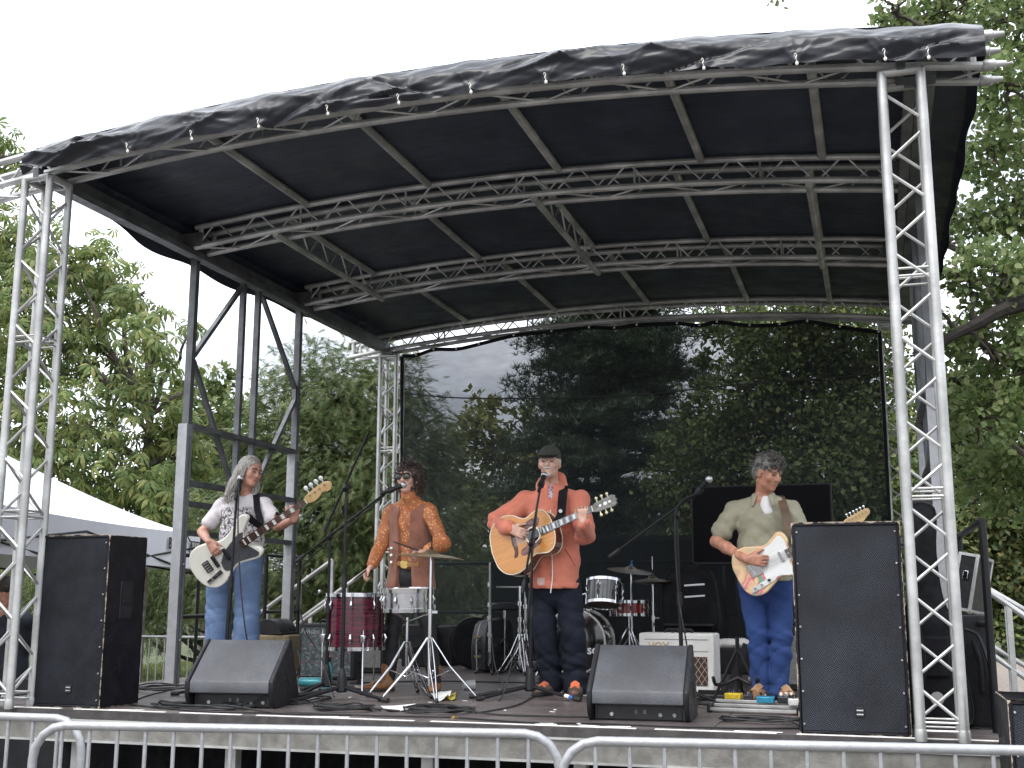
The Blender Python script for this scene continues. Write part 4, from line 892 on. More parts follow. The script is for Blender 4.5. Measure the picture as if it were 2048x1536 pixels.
# backline kit
bd = at(1148, 1262, Y=4.15); M = Matrix.Translation((bd.x, 4.15, S+.30)) @ Matrix.Rotation(R(-90), 4, 'X')
T = drum('bass_drum', 'black bass drum with white lettering behind the singer', M @ Matrix.Translation((0, 0, -.0)) @ Matrix.Rotation(0, 4, 'Z'), .28, .40, BLKLAC, 8, head=BLKLAC, low=BLKLAC, hoop=mat('hoop_grey', (.55, .53, .48), .3, .3, .1, 8))
WL = mat('white_lettering', (.8, .8, .8), .5, 0, .02, 5)
def front_text(s, x, z, size, **k): return text_mesh('lettering', s, size, WL, T, Matrix.Translation((bd.x+x, 4.15-.006, S+.30+z)) @ Matrix.Rotation(R(90), 4, 'X'), **k)
front_text('sér', -.03, -.07, .115, bold=.002); front_text('so', .175, -.07, .115, bold=.002)
mb = MB(); mb.T = Matrix.Translation((bd.x+.245, 4.144, S+.235)) @ Matrix.Rotation(R(90), 4, 'X'); mb.prism([(-.025, .03), (.0, .036), (.025, .03), (.026, .01), (.0, -.04), (-.026, .01)], -.001, .001); mb.build('emblem', WL, T, True, smooth=0)
e = V((bd.x-.01, 4.143, S+.30+.09)); mb = MB(); mb.T = Matrix.Translation(e) @ Matrix.Rotation(R(90), 4, 'X'); mb.lathe([(.030, -.001), (.037, -.001), (.037, .001), (.030, .001), (.030, -.001)], n=24)
for k in range(6): a = k*math.pi/3; mb.box((math.cos(a)*.018, math.sin(a)*.018, 0), (.026, .007, .002), Matrix.Rotation(a, 3, 'Z'))
mb.build('emblem', WL, T, True, smooth=0)
for s in (-1, 1): mb = MB(); mb.tube([(s*.26, .10, .07), (s*.36, .30, .0)], .008, 8); mb.build('spur', CHROME, T)
q = at(1205, 1183, Y=4.2); Mt = Matrix.Translation((q.x, 4.25, q.z-.12)) @ Matrix.Rotation(R(-14), 4, 'X'); T = drum('rack_tom', 'small black tom mounted above the bass drum', Mt, .155, .22, BLKLAC, 6, low=DARKHEAD)
mb = MB(); mb.box((-.02, -.1565, .16), (.042, .006, .022)); mb.build('badge', WL, T, bevel=.003)
mb = MB(); mb.tube([(-.15, .02, .12), (-.22, .04, .1), (-.22, .05, -.2)], .011, 8); mb.build('mount_arm', CHROME, T)
q = at(1258, 1215, Y=4.5); T = drum('red_snare', 'small red snare drum of the kit at the back', Matrix.Translation((q.x, 4.5, q.z-.07)), .165, .13, REDLAC, 8, lug_rows=1)
mb = MB(); mb.box((-.05, -.167, .07), (.026, .005, .032)); mb.build('badge', WL, T, bevel=.003)
t = thing('snare_stand', 'dark stand below the small red snare', 'drum stand', (q.x, 4.5, S)); tripod(t, (q.x, 4.5, S), .42, .3, (200, 310, 80)); bar('post', (q.x, 4.5, S+.1), (q.x, 4.5, q.z-.08), .011, CHROME, t)
q = at(1305, 1158, Y=4.2); T = cymbal('hi_hat', 'hi-hat cymbals on a chrome stand at the back', q, .175, (0, 0), BRASSD, S)
mb = MB(); mb.lathe([(.006, -.02), (.05, -.018), (.175, .0), (.175, -.002), (.05, -.024)], q-V((0, 0, .025)), q+V((0, 0, 1)), 32); mb.build('lower_disc', BRASSD, T, True); bar('pull_rod', q, q+V((0, 0, .2)), .004, CHROME, T)
q = at(1262, 1138, Y=4.9); cymbal('crash_cymbal', 'dark thin cymbal above the red snare with a blue top nut', q, .23, (6, 8), BRASSD, S, felt=mat('blue_nut', (.04, .16, .38), .4))
q = at(1010, 1213, Y=4.6); t = thing('drum_throne', 'round black drum stool between guitar case and bass drum', 'stool', (q.x, 4.6, S)); mb = MB(); mb.lathe([(.0, -.035), (.15, -.035), (.165, -.02), (.165, .02), (.15, .035), (.0, .04)], q, q+V((0, 0, 1)), 28); mb.build('seat', BLKPLA, t, True); bar('post', (q.x, 4.6, S+.1), (q.x, 4.6, q.z-.02), .013, CHROME, t); tripod(t, (q.x, 4.6, S), .3, .26, (200, 320, 80))
for i, (px, ytop, label) in enumerate(((980, 1125, 'folded cymbal stand left of the drum stool'), (1040, 1172, 'chrome hardware stand with a side arm right of the drum stool'), (1051, 1180, 'chrome hardware stand closest to the bass drum'))):
    q = at(px, ytop, Y=4.1+.1*i); p = V((q.x, q.y, S)); t = thing('hardware_stand', label, 'drum stand', p, group='folded drum hardware stands')
    bar('lower_tube', p+V((0, 0, .08)), p.lerp(q, .6), .014, CHROME if i else ALUD, t); bar('upper_tube', p.lerp(q, .6), q, .010, CHROME if i else ALUD, t)
    for k in (.35, .5, .62, .8): m = p.lerp(q, k); mb = MB(); mb.cyl(m-V((0, 0, .02)), m+V((0, 0, .02)), .021, .021, 10); mb.build('collar', CHROME, t, True)
    if i == 1: mb = MB(); mb.tube([q+V((.03, 0, -.01)), q+V((-.23, 0, -.01))], .007, 8); mb.build('side_arm', ALUD, t, True)
    if i: tripod(t, p, .36, .2, (200, 300, 60))
    else: tripod(t, p, .2, .12, (200, 300, 60), BLKMET)

# ---- amplifiers and cases
def amp(label, loc, rz, w, d, h, cover, grille, name='guitar_amp', logo=None, logomat=None, trim=None, top=.0, g=(.04, .04, .05, .08)):
    t = thing(name, label, 'amplifier', loc, rz, group='amplifiers on the stage')
    mb = MB(); mb.box((0, d/2, h/2), (w, d, h)); mb.build('cabinet', cover, t, bevel=.014)
    mb = MB(); mb.box((0, -.002, (g[2]+h-g[3])/2), (w-g[0]-g[1], .012, h-g[2]-g[3])); mb.build('grille_cloth', grille, t, bevel=.003)
    mb = MB(); mb.tube([(-.11, d*.45, h+.003), (-.09, d*.45, h+.025), (.09, d*.45, h+.025), (.11, d*.45, h+.003)], .011, 8); mb.build('handle', BLKPLA, t)
    for x in (-1, 1):
        for y in (.05, d-.05): mb = MB(); mb.cyl((x*(w/2-.05), y, -.0), (x*(w/2-.05), y, -.004+.01), .02, .02, 10); mb.build('foot', RUBBER, t)
    if trim:
        mb = MB(); z = h-g[3]; mb.box((0, -.009, z+.003), (w-.05, .006, .008)); mb.build('trim_strip', trim, t)
    return t
def speckle_mat():
    m = bpy.data.materials.new('speckled_cloth'); m.use_nodes = True; t = m.node_tree; b = t.nodes['Principled BSDF']; tc = N(t, 'ShaderNodeTexCoord')
    v = N(t, 'ShaderNodeTexVoronoi'); v.inputs['Scale'].default_value = 60; t.links.new(tc.outputs['Object'], v.inputs['Vector'])
    r = N(t, 'ShaderNodeValToRGB'); r.color_ramp.interpolation = 'CONSTANT'; e = r.color_ramp.elements; e[0].color = (.055, .075, .08, 1); e[1].position = .45; e[1].color = (.09, .125, .125, 1); k = e.new(.75); k.color = (.19, .095, .11, 1); k = e.new(.86); k.color = (.2, .21, .21, 1)
    sp = N(t, 'ShaderNodeSeparateColor'); t.links.new(v.outputs['Color'], sp.inputs[0]); t.links.new(sp.outputs[0], r.inputs[0]); t.links.new(r.outputs[0], b.inputs['Base Color']); b.inputs['Roughness'].default_value = .7; return m
def diamond_mat():
    m = bpy.data.materials.new('diamond_cloth'); m.use_nodes = True; t = m.node_tree; b = t.nodes['Principled BSDF']; tc = N(t, 'ShaderNodeTexCoord'); mask = None
    for a in (1, -1):
        mp = N(t, 'ShaderNodeMapping'); mp.inputs['Rotation'].default_value = (0, R(35)*a, 0); mp.inputs['Scale'].default_value = (26, 1, 26); t.links.new(tc.outputs['Object'], mp.inputs[0]); s = N(t, 'ShaderNodeSeparateXYZ'); t.links.new(mp.outputs[0], s.inputs[0])
        f = N(t, 'ShaderNodeMath', operation='FRACT'); t.links.new(s.outputs[0], f.inputs[0]); l = N(t, 'ShaderNodeMath', operation='LESS_THAN'); l.inputs[1].default_value = .12; t.links.new(f.outputs[0], l.inputs[0])
        if mask is None: mask = l.outputs[0]
        else: q = N(t, 'ShaderNodeMath', operation='MAXIMUM'); t.links.new(mask, q.inputs[0]); t.links.new(l.outputs[0], q.inputs[1]); mask = q.outputs[0]
    mix = N(t, 'ShaderNodeMix', data_type='RGBA'); t.links.new(mask, mix.inputs[0]); mix.inputs[6].default_value = (.045, .022, .018, 1); mix.inputs[7].default_value = (.33, .27, .2, 1); t.links.new(mix.outputs[2], b.inputs['Base Color']); b.inputs['Roughness'].default_value = .8; return m
TOLEX = mat('black_tolex', (.014, .014, .015), .6, 0, .25, 30, .4, 200); TWEED = mat('tan_tolex', (.17, .13, .07), .7, 0, .15, 20, .3, 200); WHTOL = mat('white_tolex', (.66, .65, .62), .5, 0, .06, 6, .25, 200)
p = at(600, 1358, Y=2.95); T = amp('black speaker cabinet with teal and pink speckled cloth behind the floor tom', (p.x+.24, 2.95, S), R(8), .50, .28, .47, TOLEX, speckle_mat(), g=(.03, .03, .03, .035))
text_mesh('lettering', 'Fender', .06, mat('grey_script', (.45, .45, .44), .4, .3), T, T.matrix_world @ Matrix.Translation((-.15, -.0095, .405)) @ Matrix.Rotation(R(90), 4, 'X'), shear=.3, depth=.001)
p = at(462, 1330, Y=3.5); amp('tan amplifier standing behind the legs of the bass player', (p.x+.27, 3.5, S+.02), R(-4), .66, .25, .33, TWEED, mat('tan_grille', (.22, .17, .10), .8, 0, .2, 60), g=(.04, .04, .05, .16))
q = at(540, 1256, Y=3.55); t = thing('arched_case', 'black arched drum pedal case on top of the tan amplifier', 'case', (q.x+.02, 3.62, S+.355), R(-10)); Mx = Matrix(((1, 0, 0, 0), (0, 0, 1, 0), (0, 1, 0, 0), (0, 0, 0, 1)))
mb = MB(); mb.prism([(-.16, 0), (.16, 0), (.16, .02)]+[(.15*math.cos(a), .02+.12*math.sin(a)) for a in [math.pi*k/12 for k in range(13)]]+[(-.16, .02)], -.12, .12, Mx); mb.build('body', BLKPLA, t, bevel=.006); mb = MB(); mb.prism([(.155*math.cos(a), .02+.125*math.sin(a)) for a in [math.pi*k/12 for k in range(13)]], -.02, .01, Mx); mb.build('strap', RUBBER, t)
p = at(728, 1335, Y=3.9); amp('small grey-fronted amplifier half hidden below the floor tom', (p.x, 3.9, S), R(4), .40, .22, .34, TOLEX, mat('silver_cloth', (.22, .22, .21), .7, 0, .25, 90), trim=ALUD)
p = at(1285, 1383, Y=2.62); q = at(1424, 1383, Y=2.62); T = amp('white amplifier with brown diamond grille right of the singer', ((p.x+q.x)/2-.0, 2.62, S), R(-3), .57, .26, .43, WHTOL, diamond_mat(), g=(.05, .05, .05, .17))
text_mesh('lettering', 'VOX', .075, mat('gold_letter', (.55, .42, .22), .35, .7), T, T.matrix_world @ Matrix.Translation((-.13, -.006, .335)) @ Matrix.Rotation(R(90), 4, 'X'), bold=.001)
mb = MB()
for a, b_ in (((-.24, .30), (.24, .30)), ((-.24, .385), (.24, .385))): mb.tube([(a[0], -.003, a[1]), (b_[0], -.003, b_[1])], .003, 6)
mb.build('piping', ALUD, T)
for k in range(4): mb = MB(); mb.cyl((-.05+.05*k, .12, .43), (-.05+.05*k, .12, .455), .011, .009, 10); mb.build('knob', BLKPLA, T)
p = at(1596, 1380, Y=3.0); amp('grey-fronted amplifier behind the legs of the guitarist in khaki', (p.x-.02, 3.0, S), R(-6), .55, .24, .48, TOLEX, mat('silver_cloth', (.22, .22, .21), .7, 0, .25, 90), trim=ALU)
for px0, px1, Y, h, lab in ((802, 850, 5.0, .42, 'black equipment box left of the round drum bag'), (846, 905, 5.3, .40, 'wide black equipment box beside the round drum bag'), (1290, 1330, 5.3, .30, 'low black box behind the hi-hat stand')):
    p = at(px0, 1330, Y=Y); q = at(px1, 1330, Y=Y); t = thing('equipment_box', lab, 'box', ((p.x+q.x)/2, Y, S), group='black equipment boxes'); w_ = q.x-p.x
    mb = MB(); mb.box((0, .2, h/2), (w_, .4, h)); mb.build('body', BLKPLA, t, bevel=.012); mb = MB(); mb.box((0, .2, h*.72), (w_+.008, .408, .012)); mb.build('lid_seam', BLKMET, t); mb = MB(); mb.tube([(-.06, -.004, h*.5), (-.05, -.03, h*.47), (.05, -.03, h*.47), (.06, -.004, h*.5)], .007, 8); mb.build('handle', RUBBER, t)
# hard guitar case on its side and round drum bag
p = at(962, 1342, Y=4.35); t = thing('guitar_case', 'black hard guitar case with brass latches standing on edge', 'guitar case', (p.x, 4.35, S), R(-12))
out_ = [(-.30, .0), (.0, -.02), (.22, .0), (.27, .1), (.25, .26), (.21, .42), (.10, .47), (-.10, .46), (-.24, .42), (-.31, .24)]
Ms = Matrix(((0, 0, 1, 0), (1, 0, 0, .25), (0, 1, 0, .0), (0, 0, 0, 1))); sm = [(v.x, v.y+.022) for v in spline([(a, b_, 0) for a, b_ in out_+[out_[0]]], 4)[:-1]]
mb = MB(); mb.prism(sm, -.075, .075, Ms); c = mb.build('shell', mat('case_black', (.016, .016, .018), .35, 0, .2, 10, .2, 150), t, bevel=.012)
mb = MB(); mb.tube([Ms @ V((x, y, -.015)) for x, y in sm], .006, 6, closed=True); mb.build('valance', ALUD, c)
for y in (.15, .33): mb = MB(); mb.box((-.0, -.06, y), (.07, .01, .02)); mb.build('latch', mat('brass_latch', (.5, .4, .2), .3, .9), t)
mb = MB(); mb.tube([(0.02, -.06, .2), (.02, -.095, .21), (.02, -.095, .29), (.02, -.06, .3)], .009, 8); mb.build('handle', RUBBER, t)
p = at(945, 1288, Y=4.75); mb = MB(); mb.lathe([(.0, -.13), (.22, -.13), (.245, -.11), (.25, 0), (.245, .11), (.22, .13), (0, .13)], (p.x, 4.85, S+.252), (p.x+.25, 3.85, S+.252), 32)
t = thing('drum_bag', 'round black cymbal bag leaning behind the guitar case', 'bag', (p.x, 4.85, S)); mb.build('body', BLKFAB, t, True); mb = MB(); c_ = V((p.x, 4.85, S+.252)); ax = V((.25, -1, 0)).normalized(); u_ = V((1, .25, 0)).normalized(); mb.tube([c_+ax*.115+(u_*math.cos(a)+V((0, 0, 1))*math.sin(a))*.245 for a in [2*math.pi*k/28 for k in range(28)]], .006, 6, closed=True); mb.build('zip', BLKMET, t, True)
# screen on legs
t = thing('screen', 'large switched-off black screen standing behind the guitarist in khaki', 'television', (4.23, 4.8, S)); mb = MB(); mb.box((4.23, 4.83, 2.32), (1.30, .05, .74)); mb.build('housing', BLKPLA, t, True, bevel=.006); mb = MB(); mb.box((4.23, 4.802, 2.325), (1.265, .006, .70)); mb.build('panel', mat('screen_glass', (.002, .002, .003), .35, 0, .1, 2, rvar=.03, spec=.06), t, True)
for x in (3.88, 4.0): rect_bar('stand_leg', (x, 4.88, S), (x-.02, 4.86, 2.2), .035, .03, BLKMET, t, up=(1, 0, 0))
rect_bar('stand_foot', (3.7, 4.88, S+.02), (4.8, 4.88, S+.02), .05, .04, BLKMET, t); rect_bar('stand_leg', (4.6, 4.88, S), (4.6, 4.86, 2.2), .035, .03, BLKMET, t, up=(1, 0, 0))
# guitar stand
p = at(1478, 1395, Y=2.25); b0 = V((p.x, 2.25, S)); t = thing('guitar_stand', 'empty black guitar stand left of the guitarist in khaki', 'guitar stand', b0)
bar('column', b0+V((0, .0, .02)), b0+V((0, 0, .42)), .014, BLKMET, t); 
for a in ((-.16, -.05), (.16, -.05), (0, .2)): bar('leg', b0+V((0, 0, .34)), b0+V((a[0], a[1], .012)), .011, BLKMET, t)
for s in (-1, 1): mb = MB(); mb.tube(spline([b0+V((0, -.02, .14)), b0+V((s*.09, -.05, .10)), b0+V((s*.14, -.15, .10)), b0+V((s*.15, -.20, .15))], 5), .013, 8); mb.build('cradle_arm', RUBBER, t, True)
p = at(1452, 1390, Y=2.5); q = at(1492, 1288, Y=2.5); t = thing('keyboard_leg', 'slanted black folding stand leg beside the white amplifier', 'stand', (p.x, 2.5, S)); rect_bar('leg', V((p.x, 2.5, S)), V((q.x, 2.52, q.z)), .045, .035, BLKMET, t, up=(0, 1, 0)); rect_bar('foot', V((p.x-.2, 2.5, S+.015)), V((p.x+.35, 2.5, S+.015)), .03, .03, BLKMET, t)
# pedals
p = at(1505, 1432, Y=1.05); t = thing('pedalboard', 'aluminium pedalboard frame at the feet of the guitarist in khaki', 'pedalboard', (p.x, 1.12, S), R(-5)); pz = p.x
for y, z in ((0, .02), (.12, .035), (.25, .05)): mb = MB(); mb.box((0, y, z), (.56, .05, .018)); mb.build('rail', ALU, t, bevel=.002)
for x in (-.27, .27): mb = MB(); mb.box((x, .12, .025), (.015, .32, .045)); mb.build('end_bracket', BLKMET, t)
for i, (px, Y, col, nm) in enumerate(((1465, 1.42, (.50, .36, .02), 'small yellow effects pedal on the pedalboard'), (1530, 1.22, (.02, .22, .36), 'bright blue effects pedal on the pedalboard'), (1572, 1.26, (.02, .02, .022), 'black effects pedal by the shoe of the guitarist in khaki'), (1497, 1.36, (.02, .02, .03), 'dark effects pedal between the yellow and blue pedals'), (1588, 1.10, (.7, .7, .7), 'white-fronted effects pedal beside the tall mesh-fronted speaker'))):
    q = at(px, 1415, Y=Y); t = thing('effects_pedal', nm, 'pedal', (q.x, Y, S+.052), R(-5+3*i), group='effects pedals'); w_ = .105 if i < 3 else .06
    mb = MB(); mb.box((0, .05, .022), (w_, .085, .038)); mb.build('enclosure', mat('pedal_%d' % i, col, .35, .2, .15, 20), t, bevel=.005)
    for x in (-.3, 0, .3): mb = MB(); mb.cyl((x*w_, .075, .044), (x*w_, .075, .062), .009, .008, 10); mb.build('knob', BLKPLA if i != 2 else WL, t)
    mb = MB(); mb.cyl((0, .02, .044), (0, .02, .058), .008, .008, 10); mb.build('footswitch', CHROME, t)
# ---- right-hand luggage
def soft_bag(name, label, outline, depth, loc, rz, mt, group=None, cat='bag', tilt=0):
    sm = [(v.x, v.y) for v in spline([(a, b_, 0) for a, b_ in outline+[outline[0]]], 5)[:-1]]; c = V((sum(a for a, _ in sm)/len(sm), sum(b_ for _, b_ in sm)/len(sm)))
    M = Matrix.Translation(V(loc)) @ Matrix.Rotation(rz, 4, 'Z') @ Matrix.Rotation(tilt, 4, 'X'); t = thing(name, label, cat, M=M, group=group); mb = MB(); n_ = len(sm); lay = [(-.5, .86), (-.42, .96), (-.2, 1), (.2, 1), (.42, .96), (.5, .86)]
    for z, s in lay:
        for a, b_ in sm: mb.v.append((c.x+(a-c.x)*s, z*depth, max(0.0, c.y+(b_-c.y)*s)))
    for k in range(len(lay)-1): mb.f += [(k*n_+i, k*n_+(i+1) % n_, (k+1)*n_+(i+1) % n_, (k+1)*n_+i) for i in range(n_)]
    mb.f += [tuple(range(n_-1, -1, -1)), tuple((len(lay)-1)*n_+i for i in range(n_))]
    mb.build('body', mt, t, smooth=50); mb = MB(); mb.tube([(a, -.43*depth, max(.004, b_)) for a, b_ in [(c.x+(a-c.x)*.975, c.y+(b_-c.y)*.975) for a, b_ in sm]], .004, 5, closed=True); mb.build('zip', ALUD if name == 'x' else BLKMET, t); return t, c
gb = [(-.17, .0), (.17, .0), (.20, .18), (.16, .36), (.17, .52), (.09, .68), (.065, .95), (.07, 1.2), (-.07, 1.2), (-.065, .95), (-.09, .68), (-.17, .52), (-.16, .36), (-.20, .18)]
T, c_ = soft_bag('gig_bag', 'tall black padded guitar bag standing behind the right truss tower', gb, .14, (5.48, .62, S), R(8), BLKFAB, 'soft black bags')
mb = MB(); mb.lathe([(0, 0), (.036, 0), (.034, .004), (0, .005)], (.02, -.07, .16), (.02, -1, .16), 20); o = mb.build('logo_patch', mat('patch_grey', (.42, .4, .38), .5), T); 
mb = MB(); mb.tube(spline([(-.08, -.07, .62), (-.06, -.12, .5), (-.05, -.12, .3), (-.08, -.07, .16)], 5), .016, 8); mb.build('strap', BLKFAB, T); mb = MB(); mb.box((0, -.075, .38), (.2, .03, .22)); mb.build('pocket', BLKFAB, T, bevel=.015)
T, c_ = soft_bag('gig_bag', 'black soft bag slumped at the far right against the black post', [(-.12, 0), (.10, 0), (.11, .25), (.07, .46), (.02, .52), (-.06, .5), (-.11, .25)], .16, (5.70, .72, S), R(-10), BLKFAB, 'soft black bags')
mb = MB(); mb.tube(spline([(.03, -.08, .46), (.06, -.10, .36), (.06, -.09, .2)], 5), .012, 8); mb.build('strap', BLKFAB, T)
t = thing('flight_case', 'tilted black flight case with silver edges beside the right truss tower', 'case', M=Matrix.Translation((5.74, 1.2, S+.62)) @ Matrix.Rotation(R(12), 4, 'Y') @ Matrix.Rotation(R(-20), 4, 'Z'))
mb = MB(); mb.box((0, 0, .16), (.10, .30, .32)); mb.build('panel', BLKPLA, t)
for x in (-.05, .05):
    for y in (-.15, .15): mb = MB(); mb.box((x, y, .16), (.018, .018, .33)); mb.build('edge_strip', ALU, t, bevel=.003)
for z in (0, .32):
    for x in (-.05, .05): mb = MB(); mb.box((x, 0, z), (.017, .30, .017)); mb.build('edge_strip', ALU, t)
    for y in (-.15, .15): mb = MB(); mb.box((0, y, z), (.10, .017, .017)); mb.build('edge_strip', ALU, t)
mb = MB(); mb.box((0, -.16, .2), (.03, .01, .05)); mb.build('latch', CHROME, t, bevel=.003)
t = thing('equipment_box', 'upright black case carrying the small flight case at the far right', 'box', (5.74, 1.2, S), group='black equipment boxes'); mb = MB(); mb.box((0, 0, .30), (.2, .34, .60)); mb.build('body', BLKPLA, t, bevel=.01)
# black jacket and bag on a chair behind the right microphone stand
q = at(1385, 1325, Y=4.3); t = thing('folding_chair', 'dark folding chair hung with a striped black jacket', 'chair', (q.x, 4.3, S)); b0 = V((q.x, 4.3, S))
for s in (-1, 1):
    bar('leg', b0+V((s*.2, -.2, 0)), b0+V((s*.2, .12, .45)), .011, BLKMET, t); bar('leg', b0+V((s*.2, .22, 0)), b0+V((s*.2, -.15, .45)), .011, BLKMET, t); bar('back_post', b0+V((s*.2, .12, .45)), b0+V((s*.2, .2, .85)), .011, BLKMET, t)
mb = MB(); mb.box(b0+V((0, -.02, .46)), (.42, .4, .03)); mb.build('seat', BLKPLA, t, True, bevel=.01); mb = MB(); mb.box(b0+V((0, .18, .78)), (.4, .02, .16)); mb.build('backrest', BLKPLA, t, True, bevel=.01)
T, c_ = soft_bag('jacket', 'black jacket with two white stripes over the folding chair', [(-.24, .0), (.22, .0), (.25, .3), (.2, .52), (.1, .55), (.04, .60), (-.05, .56), (-.2, .5), (-.26, .28)], .16, (q.x, 4.28, S+.40), 0, BLKFAB, cat='jacket')
for z in (.30, .40): mb = MB(); mb.tube([(-.04, -.082, z), (.14, -.082, z+.012)], .009, 6); mb.build('white_stripe', WL, T)
q = at(1460, 1318, Y=3.6); mb = MB(); mb.ball((0, 0, .03), (.15, .1, .045), 16, 10); mb.ball((.1, .02, .03), (.07, .09, .05), 12, 8); mb.ball((-.1, -.02, .025), (.08, .08, .04), 12, 8)
o = mb.build('white_cloth', mat('white_cloth', (.6, .59, .55), .8, 0, .12, 9, .9, 12)); o.location = (q.x, 3.6, S+.29); RM[o.name] = Matrix.Translation(o.location); tag(o, 'crumpled white cloth on a black box beside the white amplifier', 'cloth')
t = thing('equipment_box', 'small wheeled box carrying the crumpled white cloth', 'box', (q.x, 3.6, S), group='black equipment boxes'); mb = MB(); mb.box((0, .0, .19), (.42, .3, .2)); mb.build('body', BLKPLA, t, bevel=.01)
for s in (-1, 1): mb = MB(); mb.cyl((s*.16, -.11, .045), (s*.16+.025, -.11, .045), .045, .045, 14); w_ = mb.build('castor', ALUD, t); mb = MB(); mb.cyl((s*.16, .11, .045), (s*.16+.025, .11, .045), .045, .045, 14); mb.build('castor', ALUD, t)
# ---- small things on the deck
q = at(655, 1368, Y=2.1); t = thing('water_bottle', 'teal metal water bottle standing by the floor tom leg', 'bottle', (q.x, 2.1, S)); TEAL = mat('teal_paint', (.06, .30, .33), .35, .2, .1, 10)
mb = MB(); mb.lathe([(0, 0), (.034, 0), (.036, .01), (.036, .16), (.022, .19), (.02, .2)], n=20); mb.build('body', TEAL, t); mb = MB(); mb.lathe([(.022, .2), (.023, .235), (.0, .24)], n=16); mb.build('cap', BLKPLA, t)
q = at(622, 1380, Y=2.2); t = thing('water_bottle', 'teal bottle lying on the deck behind the left wedge', 'bottle', (q.x, 2.2, S)); mb = MB(); mb.lathe([(0, 0), (.034, 0), (.036, .01), (.036, .16), (.022, .19), (.02, .2)], (-.1, 0, .037), (1, .15, .037), 20); mb.build('body', TEAL, t); mb = MB(); mb.lathe([(.022, .2), (.023, .235), (.0, .24)], (-.1, 0, .037), (1, .15, .037), 16); mb.build('cap', BLKPLA, t)
PAPER = mat('paper', (.72, .72, .70), .8, 0, .04, 10)
def sheet(label, pts, lift, name='paper_sheet', mt=PAPER):
    P = [at(px, py, Z=S) for px, py in pts]; t = thing(name, label, 'paper', (sum((p for p in P), V())/4)); mb = MB(); n_ = 8
    for j in range(n_+1):
        for i in range(n_+1):
            a = P[0].lerp(P[1], i/n_); b_ = P[3].lerp(P[2], i/n_); p = a.lerp(b_, j/n_); mb.v.append((p.x, p.y, S+.004+lift*(abs(i/n_-.4)**1.5)*(1+.5*math.sin(j))))
    mb.f = [(j*(n_+1)+i, j*(n_+1)+i+1, (j+1)*(n_+1)+i+1, (j+1)*(n_+1)+i) for j in range(n_) for i in range(n_)]; mb.build('sheet', mt, t, True)
sheet('white paper sheet lying before the snare stand', ((760, 1414), (832, 1410), (815, 1423), (775, 1424)), .012)
sheet('open white songbook by the cymbal stand foot', ((838, 1376), (905, 1392), (895, 1403), (868, 1404)), .06)
sheet('yellow card beside the songbook', ((893, 1390), (912, 1388), (910, 1402), (897, 1402)), .02, mt=mat('yellow_card', (.55, .45, .06), .6))
q = at(926, 1380, Z=S); mb = MB(); mb.lathe([(.03, 0), (.041, .09), (.039, .09), (.028, .004), (0, .004)], (0, 0, .035), (1, .6, .045), 18); o = mb.build('plastic_cup', mat('clear_plastic', (.35, .36, .36), .2, 0, .1, 8)); o.location = (q.x, q.y, S); tag(o, 'clear plastic cup lying on the deck by the cymbal stand', 'cup')
q = at(908, 1441, Z=S); mb = MB()
for k in range(6): mb.add([(random.uniform(-.03, .03), random.uniform(-.02, .02), .004), (random.uniform(-.03, .03), random.uniform(-.02, .02), .02), (random.uniform(-.03, .03), random.uniform(-.02, .02), .01)], [(0, 1, 2)])
o = mb.build('dry_leaf', mat('dry_leaf', (.35, .25, .06), .7), smooth=0); o.location = (q.x, max(.13, q.y), S+.006); tag(o, 'dry yellow leaf on the front edge of the deck', 'leaf')
q = at(717, 1378, Y=1.95); t = thing('round_base_stand', 'short black stand on a pale round base beside the floor tom', 'stand', (q.x, 1.95, S)); mb = MB(); mb.lathe([(0, 0), (.075, 0), (.078, .012), (.03, .03), (.016, .05)], n=28); mb.build('base', mat('pale_base', (.35, .31, .27), .5), t); mb = MB(); mb.cyl((0, 0, .04), (0, 0, .22), .011, .011, 10); mb.cyl((0, 0, .04), (0, 0, .07), .02, .017, 10); mb.build('stem', BLKMET, t)
# ---- cables
def cable(label, pts, r=.0055, name='cable', mt=RUBBER, jitter=0.0):
    P = [V(p) for p in pts]; mb = MB(); mb.tube(spline(P, 7), r, 6); tag(mb.build(name, mt), label, 'cable', 'cables on the stage')
fz = lambda px, py, dz=.007: at(px, py, Z=S)+V((0, 0, dz))
def coil(label, c, rx, ry, turns, seed, tail=()):
    rr = random.Random(seed); pts = []
    for k in range(turns*9):
        a = 2*math.pi*k/9; s = rr.uniform(.7, 1.12); pts.append(c+V((math.cos(a)*rx*s+rr.uniform(-.02, .02), math.sin(a)*ry*s, .006+.022*rr.random()+.0012*k/turns)))
    cable(label, pts+list(tail))
coil('coil of black cable under the cymbal stand foot', at(880, 1424, Z=S), .22, .16, 6, 1, [fz(1000, 1432), fz(1200, 1437)])
coil('coil of black cable below the tripod boom stand', at(690, 1421, Z=S), .2, .14, 5, 2, [fz(800, 1424)])
coil('tangle of black cable beside the left tall speaker', at(345, 1380, Z=S), .25, .35, 4, 3, [fz(300, 1392), fz(265, 1404)])
coil('tangle of black cable below the front wedge on the left', at(400, 1417, Z=S), .33, .13, 7, 4, [fz(560, 1429), fz(700, 1432)])
coil('loose cable coil right of the left wedge', at(600, 1405, Z=S), .15, .25, 3, 5, [fz(640, 1420)])
coil('coil of black cable by the pedalboard', at(1520, 1446, Z=S), .22, .08, 4, 6, [fz(1600, 1455)])
coil('blue-black cable heap left of the pedalboard', at(1425, 1410, Z=S), .15, .3, 4, 7)
cable('long black cable running along the front of the deck', [fz(260, 1412), fz(420, 1426), fz(600, 1428), fz(760, 1434), fz(900, 1437), fz(1050, 1447), fz(1180, 1449), fz(1330, 1455), fz(1480, 1459), fz(1600, 1459)])
